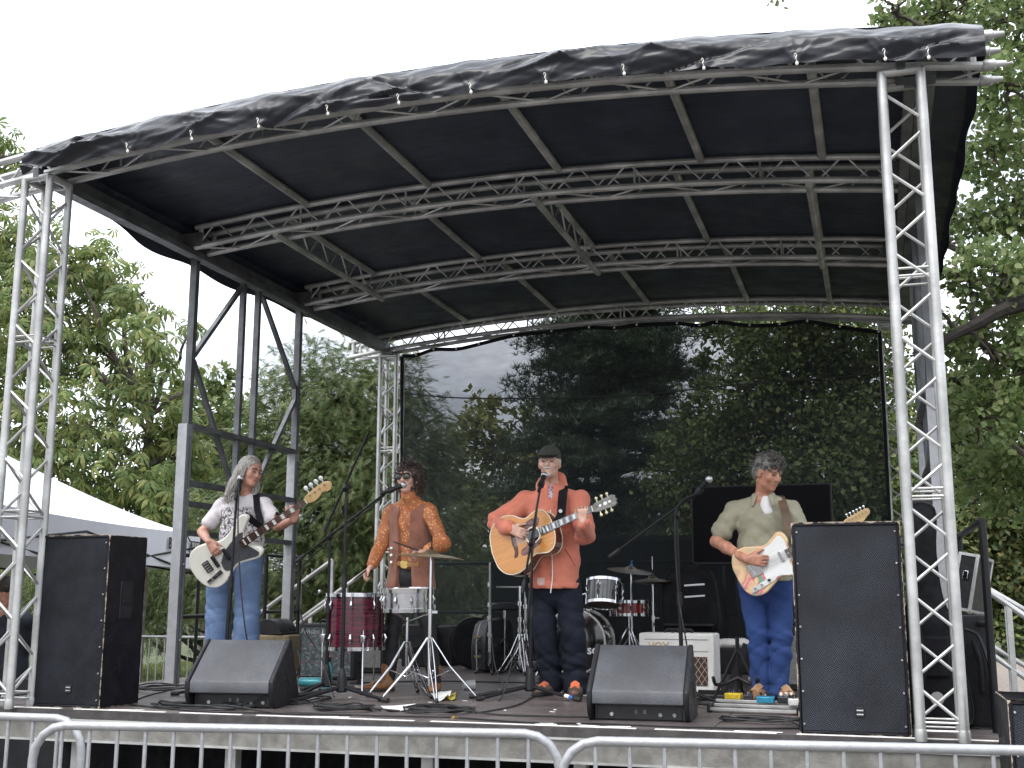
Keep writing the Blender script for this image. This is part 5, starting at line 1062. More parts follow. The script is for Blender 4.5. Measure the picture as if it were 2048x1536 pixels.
cable('black cable crossing the deck behind the singer', [fz(700, 1368), fz(860, 1364), fz(990, 1366), fz(1120, 1368), fz(1300, 1372)])
cable('thin cable from the left wedge over its side', [fz(575, 1400), at(600, 1330, Y=.95), at(590, 1300, Y=1.05), at(560, 1340, Y=.55), at(530, 1388, Y=.45), fz(470, 1417)])
cable('microphone cable hanging at the bass player stand', [at(478, 975, Y=1.30), at(476, 1060, Y=1.28), at(482, 1180, Y=1.24), at(496, 1290, Y=1.25), fz(520, 1384)])
cable('microphone cable hanging from the singer stand', [at(1078, 985, Y=1.72), at(1064, 1120, Y=1.69), at(1052, 1250, Y=1.68), at(1030, 1300, Y=1.62), fz(1000, 1402), fz(930, 1420)], .005)
cable('drum cable drooping from the folded stand', [at(982, 1130, Y=4.08), at(983, 1250, Y=4.0), at(990, 1330, Y=3.6), fz(1012, 1382)], .005)
cable('cable hanging down the right microphone stand', [at(1398, 985, Y=1.72), at(1356, 1010, Y=1.72), at(1350, 1080, Y=1.73), at(1358, 1200, Y=1.73), at(1372, 1280, Y=1.72), fz(1390, 1400)], .005)
cable('cable arcing behind the singer legs to the deck', [fz(1090, 1380), fz(1040, 1410), fz(980, 1424), fz(950, 1428)], .005)
cable('boom microphone cable falling behind the floor tom', [at(770, 990, Y=1.63), at(700, 1050, Y=1.64), at(610, 1130, Y=1.66), at(598, 1190, Y=1.68), at(610, 1260, Y=1.7), at(640, 1310, Y=1.7), fz(668, 1396)], .005)
# ---- rails around the stage
def rail_panel(label, P, mt=BLKMET, r=.018, name='guard_rail', mid=True, group=None):
    P = [V(p) for p in P]; t = thing(name, label, 'railing', P[0], group=group)
    for a, b_ in zip(P, P[1:]):
        bar('rail', a, b_, r, mt, t)
        if mid: bar('rail', V((a.x, a.y, (a.z+S)/2)), V((b_.x, b_.y, (b_.z+S)/2)), r, mt, t)
    for p in P: bar('post', V((p.x, p.y, S)), p, r*1.1, mt, t)
    return t
rail_panel('black guard rail between the left tall speaker and the steel frame', [(-.52, .9, 2.0), (-.52, 1.62, 2.0)])
rail_panel('black guard rail behind the bass player', [(-.5, 2.45, 2.0), (-.5, 3.3, 2.0)])
rail_panel('black guard rail above the left stairs', [(-.5, 4.05, 2.05), (-.5, 4.75, 2.05)])
def stair_rail(label, a, b_, mt=ALU, n=4, drop=.42):
    a, b_ = V(a), V(b_); t = thing('stair_rail', label, 'stair railing', V((b_.x, b_.y, 0)), group='aluminium stair railings')
    bar('handrail', a, b_, .021, mt, t); bar('lower_rail', a-V((0, 0, drop)), b_-V((0, 0, drop)), .019, mt, t)
    for k in range(n): p = a.lerp(b_, k/(n-1)); rect_bar('upright', p-V((0, 0, min(.9, p.z-.02))), p, .035, .035, mt, t, up=(0, 1, 0))
stair_rail('aluminium handrail of the left stairs beside the steel frame', at(665, 1120, Y=5.0), at(470, 1262, Y=5.0)); stair_rail('aluminium handrail of the left stairs nearest the rear tower', at(765, 1118, Y=5.9), at(550, 1275, Y=5.9))
for k in range(4): pass
sr_ = thing('stage_stairs', 'aluminium steps leading down from the left rear of the stage', 'stairs', (-1.2, 5.45, 0))
for k in range(4): mb = MB(); mb.box((-.75-.28*k, 5.45, S-.19*(k+1)), (.27, .85, .04)); mb.build('tread', ALUD, sr_, True, bevel=.004)
for y in (5.04, 5.86): rect_bar('stringer', (-.62, y, S-.1), (-1.8, y, .1), .03, .12, ALUD, sr_, up=(0, 1, 0))
stair_rail('aluminium handrail of the right stairs beyond the black post', at(1905, 1135, Y=2.3), at(2075, 1250, Y=2.3)); stair_rail('aluminium handrail of the right stairs farther back', at(1890, 1128, Y=3.2), at(2075, 1235, Y=3.2))
sr_ = thing('stage_stairs', 'aluminium steps leading down from the right side of the stage', 'stairs', (6.6, 2.75, 0))
for k in range(4): mb = MB(); mb.box((6.16+.28*k, 2.75, S-.19*(k+1)), (.27, .85, .04)); mb.build('tread', ALUD, sr_, True, bevel=.004)
for y in (2.34, 3.16): rect_bar('stringer', (6.02, y, S-.1), (7.2, y, .1), .03, .12, ALUD, sr_, up=(0, 1, 0))
t = thing('guard_rail', 'black rail post at the right stage corner', 'railing', (5.79, .47, S)); bar('post', (5.79, .47, S), (5.79, .47, 2.05), .021, BLKMET, t); bar('rail', (5.79, .47, 2.05), (5.77, 2.0, 2.05), .019, BLKMET, t); bar('post', (5.77, 2.0, S), (5.77, 2.0, 2.05), .019, BLKMET, t)
bar('rail', (5.79, .47, 1.5), (5.77, 2.0, 1.5), .017, BLKMET, t)
# ---- white tent
TENT = mat('white_tent_fabric', (.62, .62, .67), .6, 0, .04, 1.5, .25, 6)
def tent():
    z = 2.42; c0 = at(402, 1070, Z=z); c1 = at(106, 1020, Z=z); d = (c1-c0).normalized(); c0.z = z; L = 4.2; nrm_ = V((d.y, -d.x, 0)); nrm_ = nrm_ if nrm_.x < 0 else -nrm_
    cs = [c0, c0+d*7.0, c0+d*7.0+nrm_*L, c0+nrm_*L]; ap = (cs[0]+cs[2])/2+V((0, 0, 1.25)); t = thing('gazebo_tent', 'white pop-up gazebo with printed valance at the left', 'tent', (ap.x, ap.y, 0))
    mb = MB(); n_ = 14
    for a, b_ in zip(cs, cs[1:]+cs[:1]):
        k0 = len(mb.v)
        for j in range(n_+1):
            v = j/n_
            for i in range(n_+1): e = a.lerp(b_, i/n_); p = e.lerp(ap, v); p.z = z+1.25*(v**1.35)-.05*math.sin(math.pi*i/n_)*(1-v); mb.v.append(tuple(p))
        mb.f += [(k0+j*(n_+1)+i, k0+j*(n_+1)+i+1, k0+(j+1)*(n_+1)+i+1, k0+(j+1)*(n_+1)+i) for j in range(n_) for i in range(n_)]
    mb.build('roof', TENT, t, True, smooth=40)
    for a, b_ in zip(cs, cs[1:]+cs[:1]):
        mb = MB(); n2 = 40
        for i in range(n2+1):
            e = a.lerp(b_, i/n2); w_ = nrm_*0+V((d.y, -d.x, 0))*.012*math.sin(i*1.1)
            for k in range(4): mb.v.append(tuple(e+w_*(k/3)-V((0, 0, .05*math.sin(math.pi*i/n2)*(1-k/3)+k/3*.44-.01))))
        mb.f = [(i*4+k, i*4+k+1, i*4+k+5, i*4+k+4) for i in range(n2) for k in range(3)]; vl = mb.build('valance', TENT, t, True, smooth=60)
    for c in cs: bar('leg', V((c.x, c.y, 0)), V((c.x, c.y, z)), .022, BLKMET, t)
    for a, b_ in zip(cs, cs[1:]+cs[:1]):
        for s in (0, .5): bar('scissor_bar', a.lerp(b_, s)+V((0, 0, -.15)), a.lerp(b_, s+.5)+V((0, 0, -.50)), .012, BLKMET, t, 6); bar('scissor_bar', a.lerp(b_, s)+V((0, 0, -.50)), a.lerp(b_, s+.5)+V((0, 0, -.15)), .012, BLKMET, t, 6)
    x_ = -d; out = nrm_*-1; INK = mat('black_print', (.012, .012, .014), .6); TAN = mat('tan_print', (.30, .24, .14), .6)
    def put(s, px, py, size, mt, bold=.004, **k):
        base = c0+d*((c0-at(px, py, Y=c0.y)).length*.0); hit = None
        o_ = CAM; dr = (at(px, py, Y=c0.y)-CAM); tt = (c0-CAM).dot(out)/dr.dot(out); hit = CAM+dr*tt
        M = frame(hit+out*.022, x_, V((0, 0, 1)), out); text_mesh('lettering', s, size, mt, t, M, bold=bold, depth=.002, **k); return hit
    put('BU', 341, 1088, .19, INK); put('A', 379, 1096, .19, INK); put('W', 390, 1097, .19, TAN); put('K', 402, 1098, .19, INK)
    h0 = [CAM+(at(px, py, Y=c0.y)-CAM)*((c0-CAM).dot(out)/(at(px, py, Y=c0.y)-CAM).dot(out))+out*.022 for px, py in ((358, 1088), (371, 1071), (377, 1083), (404, 1086))]
    mb = MB(); mb.tube(h0, .009, 4); mb.build('printed_line', INK, t, True)
tent()
# black cases on the lawn at left
for px, Y, lab, sz in ((20, 1.2, 'black flight case on the grass left of the left tower', (.7, .5, 1.0)),):
    q = at(px, 1400, Y=Y); t = thing('flight_case', lab, 'case', (q.x-.12, Y+.4, 0)); mb = MB(); mb.box((0, .2, sz[2]/2), sz); mb.build('body', BLKPLA, t, bevel=.015); mb = MB(); mb.box((0, .2, sz[2]*.8), (sz[0]+.01, sz[1]+.01, .03)); mb.build('lid_strip', ALUD, t)
t, c_ = soft_bag('equipment_bag', 'black bag with a round badge lying under the stage front', [(-.22, 0), (.22, 0), (.25, .2), (.18, .42), (-.1, .5), (-.24, .3)], .25, (1.05, .55, 0), R(20), BLKFAB)
mb = MB(); mb.lathe([(.05, 0), (.06, .004), (.05, .006)], (0, -.12, .3), (0, -1, .3), 18); mb.build('badge', ALUD, t)
# ================================================================== PEOPLE
class Vol:
    """signed-distance volume on a grid; meshed with surface nets into one continuous skin"""
    def __init__(s, lo, hi, h=.008):
        s.h = h; s.lo = np.array(lo, float); s.n = np.ceil((np.array(hi, float)-s.lo)/h).astype(int)+1
        s.D = np.full(s.n, .3, np.float32); s.ax = [s.lo[i]+h*np.arange(s.n[i]) for i in range(3)]
    def _reg(s, lo, hi):
        a = np.clip(np.floor((np.array(lo)-s.lo)/s.h).astype(int), 0, s.n); b = np.clip(np.ceil((np.array(hi)-s.lo)/s.h).astype(int)+1, 0, s.n)
        sl = tuple(slice(i, j) for i, j in zip(a, b))
        return sl, s.ax[0][sl[0]][:, None, None], s.ax[1][sl[1]][None, :, None], s.ax[2][sl[2]][None, None, :]
    def _mix(s, sl, d, k, sub):
        o = s.D[sl]
        if o.size == 0: return
        if sub: d = -d; h = np.clip(.5+.5*(d-o)/k, 0, 1); s.D[sl] = o+(d-o)*h+k*h*(1-h)
        else: h = np.clip(.5+.5*(o-d)/k, 0, 1); s.D[sl] = o+(d-o)*h-k*h*(1-h)
    def cap(s, a, b, ra, rb=None, k=.02, flat=None, sub=False):
        rb = ra if rb is None else rb; a = np.array(a, float); b = np.array(b, float); m = max(ra, rb)+k+.02
        sl, X, Y, Z = s._reg(np.minimum(a, b)-m, np.maximum(a, b)+m); d = b-a; L2 = max(d @ d, 1e-9)
        t = np.clip(((X-a[0])*d[0]+(Y-a[1])*d[1]+(Z-a[2])*d[2])/L2, 0, 1)
        vx, vy, vz = X-a[0]-t*d[0], Y-a[1]-t*d[1], Z-a[2]-t*d[2]; q = vx*vx+vy*vy+vz*vz
        if flat is not None:
            f = np.array(flat[0], float); f /= np.linalg.norm(f); w_ = vx*f[0]+vy*f[1]+vz*f[2]; q = q-w_*w_+(w_/flat[1])**2
        s._mix(sl, (np.sqrt(np.maximum(q, 0))-(ra+(rb-ra)*t)).astype(np.float32), k, sub); return s
    def ell(s, c, r, M=None, k=.02, sub=False):
        c = np.array(c, float); r = np.array(r, float); m = r.max()+k+.02; sl, X, Y, Z = s._reg(c-m, c+m); X, Y, Z = X-c[0], Y-c[1], Z-c[2]
        if M is not None: M = np.array(M); X, Y, Z = (X*M[0, i]+Y*M[1, i]+Z*M[2, i] for i in range(3))
        q = np.sqrt((X/r[0])**2+(Y/r[1])**2+(Z/r[2])**2); s._mix(sl, ((q-1)*r.min()).astype(np.float32), k, sub); return s
    def below(s, z):
        i = int(np.clip(round((z-s.lo[2])/s.h), 0, s.n[2])); Z = s.ax[2][None, None, :]; s.D = np.maximum(s.D, (z-Z).astype(np.float32)); return s
    def above(s, z): Z = s.ax[2][None, None, :]; s.D = np.maximum(s.D, (Z-z).astype(np.float32)); return s
    def folds(s, amp, fx=22, seed=0, zs=1.0, lo=None, hi=None):
        X, Y, Z = (s.ax[0][:, None, None], s.ax[1][None, :, None], s.ax[2][None, None, :])
        w1 = np.sin(X*fx*.61+seed)+np.sin(Z*fx*.53*zs+seed*1.7+Y*fx*.4)
        rg = lambda a: 1-2*np.abs(np.sin(a))**.7
        f = .9*rg((X*fx*.8+Z*fx*zs*.9+1.6*w1+seed)*.5)+.8*rg((-X*fx*1.3+Z*fx*zs*1.5+Y*fx*.9+1.3*w1+seed*2.3)*.5)+.45*np.sin(X*fx*2.6+Z*fx*2.2*zs+w1*2+seed)
        a = amp if lo is None else amp+(hi-amp)*np.clip((lo[0]-Z)/(lo[0]-lo[1]), 0, 1)
        s.D = (s.D+a*f*.5).astype(np.float32); return s
    def mesh(s, name, material, parent):
        D, h = s.D, s.h; S_ = D < 0; c = np.zeros(np.array(D.shape)-1, np.int8); sh = lambda A, i, j, k: A[i:A.shape[0]-1+i, j:A.shape[1]-1+j, k:A.shape[2]-1+k]
        for i in (0, 1):
            for j in (0, 1):
                for k in (0, 1): c += sh(S_, i, j, k)
        act = (c > 0) & (c < 8); ids = np.argwhere(act); idx = np.full(c.shape, -1, np.int64); idx[act] = np.arange(len(ids)); pos = np.zeros((len(ids), 3)); cnt = np.zeros(len(ids))
        cor = [(i, j, k) for i in (0, 1) for j in (0, 1) for k in (0, 1)]
        for a in cor:
            for ax in range(3):
                if a[ax]: continue
                b = list(a); b[ax] = 1; da = D[ids[:, 0]+a[0], ids[:, 1]+a[1], ids[:, 2]+a[2]]; db = D[ids[:, 0]+b[0], ids[:, 1]+b[1], ids[:, 2]+b[2]]; cr_ = (da < 0) != (db < 0)
                t = np.where(cr_, da/np.where(cr_, da-db, 1), 0); e = np.zeros((len(ids), 3)); e += np.array(a); e[:, ax] += t; pos += e*cr_[:, None]; cnt += cr_
        v = s.lo+h*(ids+pos/cnt[:, None]); F = []
        for ax in range(3):
            o1, o2 = (ax+1) % 3, (ax+2) % 3; n0 = [slice(None)]*3; n0[ax] = slice(0, -1); n1 = [slice(None)]*3; n1[ax] = slice(1, None); A_, B_ = S_[tuple(n0)], S_[tuple(n1)]
            e = np.argwhere(A_ != B_); e = e[(e[:, o1] > 0) & (e[:, o2] > 0) & (e[:, o1] < c.shape[o1]) & (e[:, o2] < c.shape[o2])]
            if not len(e): continue
            q = []
            for d1, d2 in ((-1, -1), (0, -1), (0, 0), (-1, 0)): g = e.copy(); g[:, o1] += d1; g[:, o2] += d2; q.append(idx[g[:, 0], g[:, 1], g[:, 2]])
            q = np.stack(q, 1); fl_ = A_[e[:, 0], e[:, 1], e[:, 2]]; q[~fl_] = q[~fl_][:, ::-1]; F.append(q[(q >= 0).all(1)])
        return np_mesh(name, v, np.concatenate(F), material, parent, True, True)
def vbox(pts, m): P = np.array([tuple(p) for p in pts]); return P.min(0)-m, P.max(0)+m
def head_frame(fwd, up=(0, 0, 1)):
    f = V(fwd).normalized(); x = V(up).cross(f).normalized(); return np.array([tuple(x), tuple(f), tuple(f.cross(x)*-1 if f.cross(x).z < 0 else f.cross(x))]).T
def hl(c, M, p): return V(tuple(np.array(c)+M @ np.array(p)))
def head(Vv, c, M, s=1.0, jaw=1.0, nose=1.0):
    E = lambda p, r, k=.015, sub=False: Vv.ell(hl(c, M, np.array(p)*s), np.array(r)*s, M, k, sub); C = lambda a, b, r0, r1=None, k=.01, sub=False: Vv.cap(hl(c, M, np.array(a)*s), hl(c, M, np.array(b)*s), r0*s, (r1 or r0)*s, k, None, sub)
    E((0, -.012, .035), (.076, .097, .088), .02); E((0, .022, -.035), (.060*jaw, .070, .078), .03); E((0, .058, -.092), (.030*jaw, .030, .024), .02)
    C((-.042, .074, .030), (.042, .074, .030), .014, None, .02); E((-.046, .062, -.018), (.022, .022, .024), .02); E((.046, .062, -.018), (.022, .022, .024), .02)
    for x in (-.031, .031): E((x, .098, .010), (.019, .014, .012), .012, True); E((x, .073, .009), (.014, .013, .012), .006)
    C((0, .086, .018), (0, .108*nose, -.022), .0095, .0145, .010); C((-.012, .094, -.026), (.012, .094, -.026), .009, None, .008)
    C((-.02, .086, -.052), (.02, .086, -.052), .0075, None, .008); C((-.016, .085, -.066), (.016, .085, -.066), .0085, None, .008); C((-.022, .099, -.0585), (.022, .099, -.0585), .0042, None, .004, True)
    for x in (-1, 1): E((x*.076, -.008, -.006), (.010, .022, .032), .008)
def hand(Vv, w_, f, n, th, curl=(40, 45, 40), s=1.0, spread=1.0, thumb=(.75, .55, .25)):
    """w_ wrist, f finger direction, n palm-facing direction, th thumb side"""
    f = V(f).normalized(); n = V(n); n = (n-f*n.dot(f)).normalized(); t = f.cross(n); t = t if t.dot(V(th)) > 0 else -t; w_ = V(w_)
    kn = w_+f*.088*s
    for o in (-.026, -.009, .009, .026): Vv.cap(w_+t*o*.7*s+f*.015*s, kn+t*o*1.05*s, .0165*s, .0135*s, .010, (n, .85))
    for i, (o, L) in enumerate(((.031, .074), (.0105, .084), (-.0105, .078), (-.031, .060))):
        p = kn+t*o*s*spread; a = 0
        for k, (fr, r0, r1) in enumerate(((.44, .0098, .0090), (.31, .0090, .0082), (.25, .0080, .0070))):
            a += R(curl[k]); d = f*math.cos(a)+n*math.sin(a)+t*o*1.2*(spread-.6); d.normalize(); q = p+d*L*fr*s; Vv.cap(p, q, r0*s, r1*s, .004); p = q
    p = w_+f*.022*s+t*.026*s+n*.004; d = (f*thumb[0]+t*thumb[1]+n*thumb[2]).normalized(); q = p+d*.042*s; Vv.cap(p, q, .0145*s, .0118*s, .012); d2 = (d+f*.35+n*.25).normalized(); q2 = q+d2*.034*s; Vv.cap(q, q2, .0112*s, .0098*s, .004); Vv.cap(q2, q2+d2*.024*s, .0095*s, .0075*s, .004)
def skin_mat(name, c):
    m = mat(name, c, .5, 0, .2, 24, .12, 260, rvar=.06); b = m.node_tree.nodes['Principled BSDF']; b.inputs['Subsurface Weight'].default_value = .12; b.inputs['Subsurface Radius'].default_value = (.012, .005, .003); return m
def body(t, J, M, skin, s=1.0, arm=(.043, .036, .026), leg=(.075, .055, .042), tor=(.13, .12, .14), fwd=(0, -1, 0), hands=True, extra=None, jaw=1.0, nose=1.0):
    keys = [J[k] for k in ('head', 'neck', 'shL', 'shR', 'elL', 'elR', 'wrL', 'wrR', 'hipL', 'hipR', 'knL', 'knR', 'anL', 'anR')]
    lo, hi = vbox(keys, .24); lo[2] = min(J['anL'].z, J['anR'].z)-.06; hi[2] = J['head'].z+.20; B = Vol(lo, hi, .0078)
    head(B, J['head'], M, s, jaw, nose); B.cap(J['neck'], hl(J['head'], M, (0, -.022, -.05)), .056, .052, .03); ch = J['neck'].lerp((J['hipL']+J['hipR'])/2, .3); pv = (J['hipL']+J['hipR'])/2
    B.cap(J['neck']+V((0, 0, -.06)), ch, .09, tor[0], .05, (fwd, .7)); B.cap(ch, pv, tor[1], tor[2], .05, (fwd, .7)); B.cap(J['neck']+V((0, 0, -.03)), J['shL'], .045, .05, .04); B.cap(J['neck']+V((0, 0, -.03)), J['shR'], .045, .05, .04)
    for q in 'LR':
        B.cap(J['sh'+q], J['el'+q], arm[0], arm[1], .02); B.cap(J['el'+q], J['el'+q].lerp(J['wr'+q], .35), arm[1], arm[1]*1.03, .02); B.cap(J['el'+q].lerp(J['wr'+q], .35), J['wr'+q], arm[1]*1.03, arm[2], .02)
        B.cap(J['hip'+q], J['kn'+q], leg[0], leg[1], .03); B.cap(J['kn'+q], J['an'+q], leg[1], leg[2], .03)
    if extra: extra(B)
    return B.mesh('body', skin, t)
def trousers(t, J, mt, r, waist, fwd, amp=.006, seed=1, name='trousers', knee_bag=.012, cut=None, hipw=.13):
    keys = [J[k] for k in ('hipL', 'hipR', 'knL', 'knR', 'anL', 'anR')]+[waist]; lo, hi = vbox(keys, .2); lo[2] = min(J['anL'].z, J['anR'].z)-.08; T_ = Vol(lo, hi, .0075); pv = (J['hipL']+J['hipR'])/2
    T_.cap(waist, pv, hipw, hipw+.02, .04, (fwd, .72))
    for q in 'LR':
        a, b_, c = J['hip'+q], J['kn'+q], J['an'+q]; T_.cap(a, b_, r[0], r[1], .008, (fwd, .92)); T_.cap(b_, c, r[1], r[2], .006)
    T_.folds(amp*.5, 20, seed, 1.5, (pv.z, J['anL'].z+.1), amp*1.6); T_.above(waist.z+.02)
    return T_.mesh(name, mt, t)
def shoe(t, heel, toe, mt, sole, h=.085, w_=.044, laces=None, boot=0.0):
    heel, toe = V(heel), V(toe); d = (toe-heel); L = d.length; d.normalize(); s = V((-d.y, d.x, 0)); lo, hi = vbox((heel, toe, heel+V((0, 0, .12+boot))), .08); B = Vol(lo, hi, .006); z = V((0, 0, 1))
    B.cap(heel+z*.045, heel+d*L*.55+z*.04, w_*.85, w_, .02, (z, .95)); B.cap(heel+d*L*.5+z*.036, toe-d*.035+z*.03, w_*1.02, w_*.82, .02, (z, .72)); B.cap(heel+d*.02+z*.05, heel+d*.03+z*(h+boot), .042, .044, .03); B.below(heel.z+.016)
    o = B.mesh('shoe', mt, t); B = Vol(lo, hi, .006); B.cap(heel+z*.012, heel+d*L*.5+z*.012, w_*.92, w_*1.08, .01); B.cap(heel+d*L*.5+z*.012, toe-d*.03+z*.012, w_*1.08, w_*.9, .01); B.below(heel.z+.001); B.above(heel.z+.02); B.mesh('sole', sole, o)
    if laces:
        for k in range(5):
            c = heel+d*(L*.36+k*.022)+z*(h+.004-k*.0075); mb = MB(); mb.tube(spline([c-s*.030-z*.012, c+z*.006, c+s*.030-z*.012], 4), .0068, 6); mb.build('lace', laces, o, True)
    return o
def curls(t, c, M, pts, r, n, mt, rt=.0045, L=(.02, .045), seed=1, name='hair_curls'):
    rr = random.Random(seed); mb = MB()
    for _ in range(n):
        a = rr.choice(pts); u_ = V((rr.gauss(0, 1), rr.gauss(0, 1), rr.gauss(0, 1))).normalized(); rad = a[1]; p = hl(c, M, a[0])+V((u_.x*rad, u_.y*rad, u_.z*rad)); ax = (u_*.5+V((rr.gauss(0, .6), rr.gauss(0, .6), rr.gauss(0, .6)-.4))).normalized(); e1 = ax.orthogonal().normalized(); e2 = ax.cross(e1); ln = rr.uniform(*L); q = rr.uniform(.006, .012); ph = rr.uniform(0, 6)
        mb.tube([p+ax*ln*k/7+(e1*math.cos(ph+k*1.05)+e2*math.sin(ph+k*1.05))*q for k in range(8)], [rt*(1-.06*k) for k in range(8)], 4)
    return mb.build(name, mt, t, True, smooth=80)
def feature(t, c, M, name, pts, r, mt, n=6):
    mb = MB(); mb.tube(spline([hl(c, M, p) for p in pts], 4), r, n); return mb.build(name, mt, t, True)
def ribbon(name, pts, nrm_, wd, th, mt, t):
    P = spline(pts, 6); mb = MB(); n_ = len(P)
    for i, p in enumerate(P):
        d = (P[min(i+1, n_-1)]-P[max(i-1, 0)]).normalized(); nn = V(nrm_[0]).lerp(V(nrm_[-1]), i/(n_-1)); nn = (nn-d*nn.dot(d)).normalized(); s = d.cross(nn)
        for a, b_ in ((-1, -1), (1, -1), (1, 1), (-1, 1)): mb.v.append(tuple(p+s*a*wd/2+nn*b_*th/2))
    mb.f = [(i*4+k, i*4+(k+1) % 4, (i+1)*4+(k+1) % 4, (i+1)*4+k) for i in range(n_-1) for k in range(4)]+[(3, 2, 1, 0), tuple((n_-1)*4+k for k in range(4))]
    return mb.build(name, mt, t, True)
def denim(name, c, c2): return mat(name, c, .85, 0, 0, 3.5, .7, 26, col2=c2, lo=.25, hi=.8, spec=.2)
SKIN1 = skin_mat('skin_rosy', (.46, .235, .17)); SKIN2 = skin_mat('skin_pale', (.52, .31, .235)); SKIN3 = skin_mat('skin_tan', (.42, .20, .13))
DARKEYE = mat('dark_lash', (.03, .018, .014), .5); LIP = mat('lip', (.33, .11, .09), .45)
def face_details(t, c, M, brow, eyes=True, lip=True, moustache=None):
    for x in (-1, 1):
        feature(t, c, M, 'eyebrow', [(x*.014, .094, .028), (x*.032, .092, .034), (x*.05, .076, .029)], .0052, brow)
        if eyes: feature(t, c, M, 'eyelid', [(x*.019, .089, .0085), (x*.031, .0895, .006), (x*.044, .082, .008)], .0036, DARKEYE)
    if lip: feature(t, c, M, 'lips', [(-.02, .088, -.0595), (0, .0945, -.058), (.02, .088, -.0595)], .0036, LIP)

# ---------------------------------------------------------------- guitars
def g_frame(bridge, nut, nh):
    u_ = (nut-bridge); L = u_.length; u_.normalize(); nh = V(nh); n_ = (nh-u_*nh.dot(u_)).normalized(); v_ = n_.cross(u_)
    return frame(bridge, u_, v_, n_), L
MAPLE = mat('maple', (.50, .33, .15), .35, 0, .12, 9, stretch=(1, 6, 6), coat=.3); ROSEW = mat('rosewood', (.075, .032, .022), .5, 0, .25, 12, stretch=(1, 8, 8)); CREAM = mat('cream_binding', (.72, .66, .50), .4); PEARL = mat('pearl', (.75, .74, .70), .3)
def smooth_outline(pts, n=5): return [(v.x, v.y) for v in spline([(a, b_, 0) for a, b_ in pts+[pts[0]]], n)[:-1]]
def neck_parts(t, x0, nut, w0, w1, z, board, frets, L, inlay=None, block=False, body_joint=None, back=MAPLE):
    mb = MB(); mb.add([(x0, -w0/2, z-.006), (x0, w0/2, z-.006), (x0, w0/2, z), (x0, -w0/2, z), (nut, -w1/2, z-.006), (nut, w1/2, z-.006), (nut, w1/2, z), (nut, -w1/2, z)], [(0, 1, 2, 3), (7, 6, 5, 4), (0, 4, 5, 1), (1, 5, 6, 2), (2, 6, 7, 3), (3, 7, 4, 0)]); fb = mb.build('fingerboard', board, t)
    mb = MB(); P = [(x0, 0, z-.022)]+[(x0+(nut-x0)*k/6, 0, z-.017) for k in range(1, 7)]; mb.T = Matrix.Translation((0, 0, z-.0065)) @ Matrix.Diagonal((1, 1, .6, 1)); mb.tube([(a[0], 0, -.0) for a in P], [w0*.46-(w0-w1)*.46*k/6 for k in range(7)], 12); mb.v = [(a, b_, min(c, z-.0062)) for a, b_, c in mb.v]; mb.build('neck', back, t)
    for k in range(1, frets+1):
        x = nut-L*(1-2**(-k/12.)); 
        if x < x0+.004: break
        wf = w1+(w0-w1)*(nut-x)/(nut-x0); mb = MB(); mb.box((x, 0, z+.0012), (.0028, wf, .0026)); mb.build('fret', CHROME, fb)
        if inlay and k in (3, 5, 7, 9, 12, 15, 17):
            xp = nut-L*(1-2**(-(k-1)/12.)); m = (x+xp)/2; mb = MB()
            if block: mb.box((m, 0, z+.0008), ((xp-x)*.6, wf*.72, .002))
            else: mb.cyl((m, 0, z), (m, 0, z+.0012), .0035, .0035, 10)
            mb.build('inlay', inlay, fb)
    mb = MB(); mb.box((nut, 0, z+.001), (.005, w1, .009)); mb.build('nut', CREAM, t)
def strings(t, n, w0, w1, x0, x1, z0, z1): 
    mb = MB()
    for i in range(n): f_ = i/(n-1)-.5; mb.tube([(x0, f_*w0, z0), (x1, f_*w1, z1)], .0011, 4)
    mb.build('strings', CHROME, t)

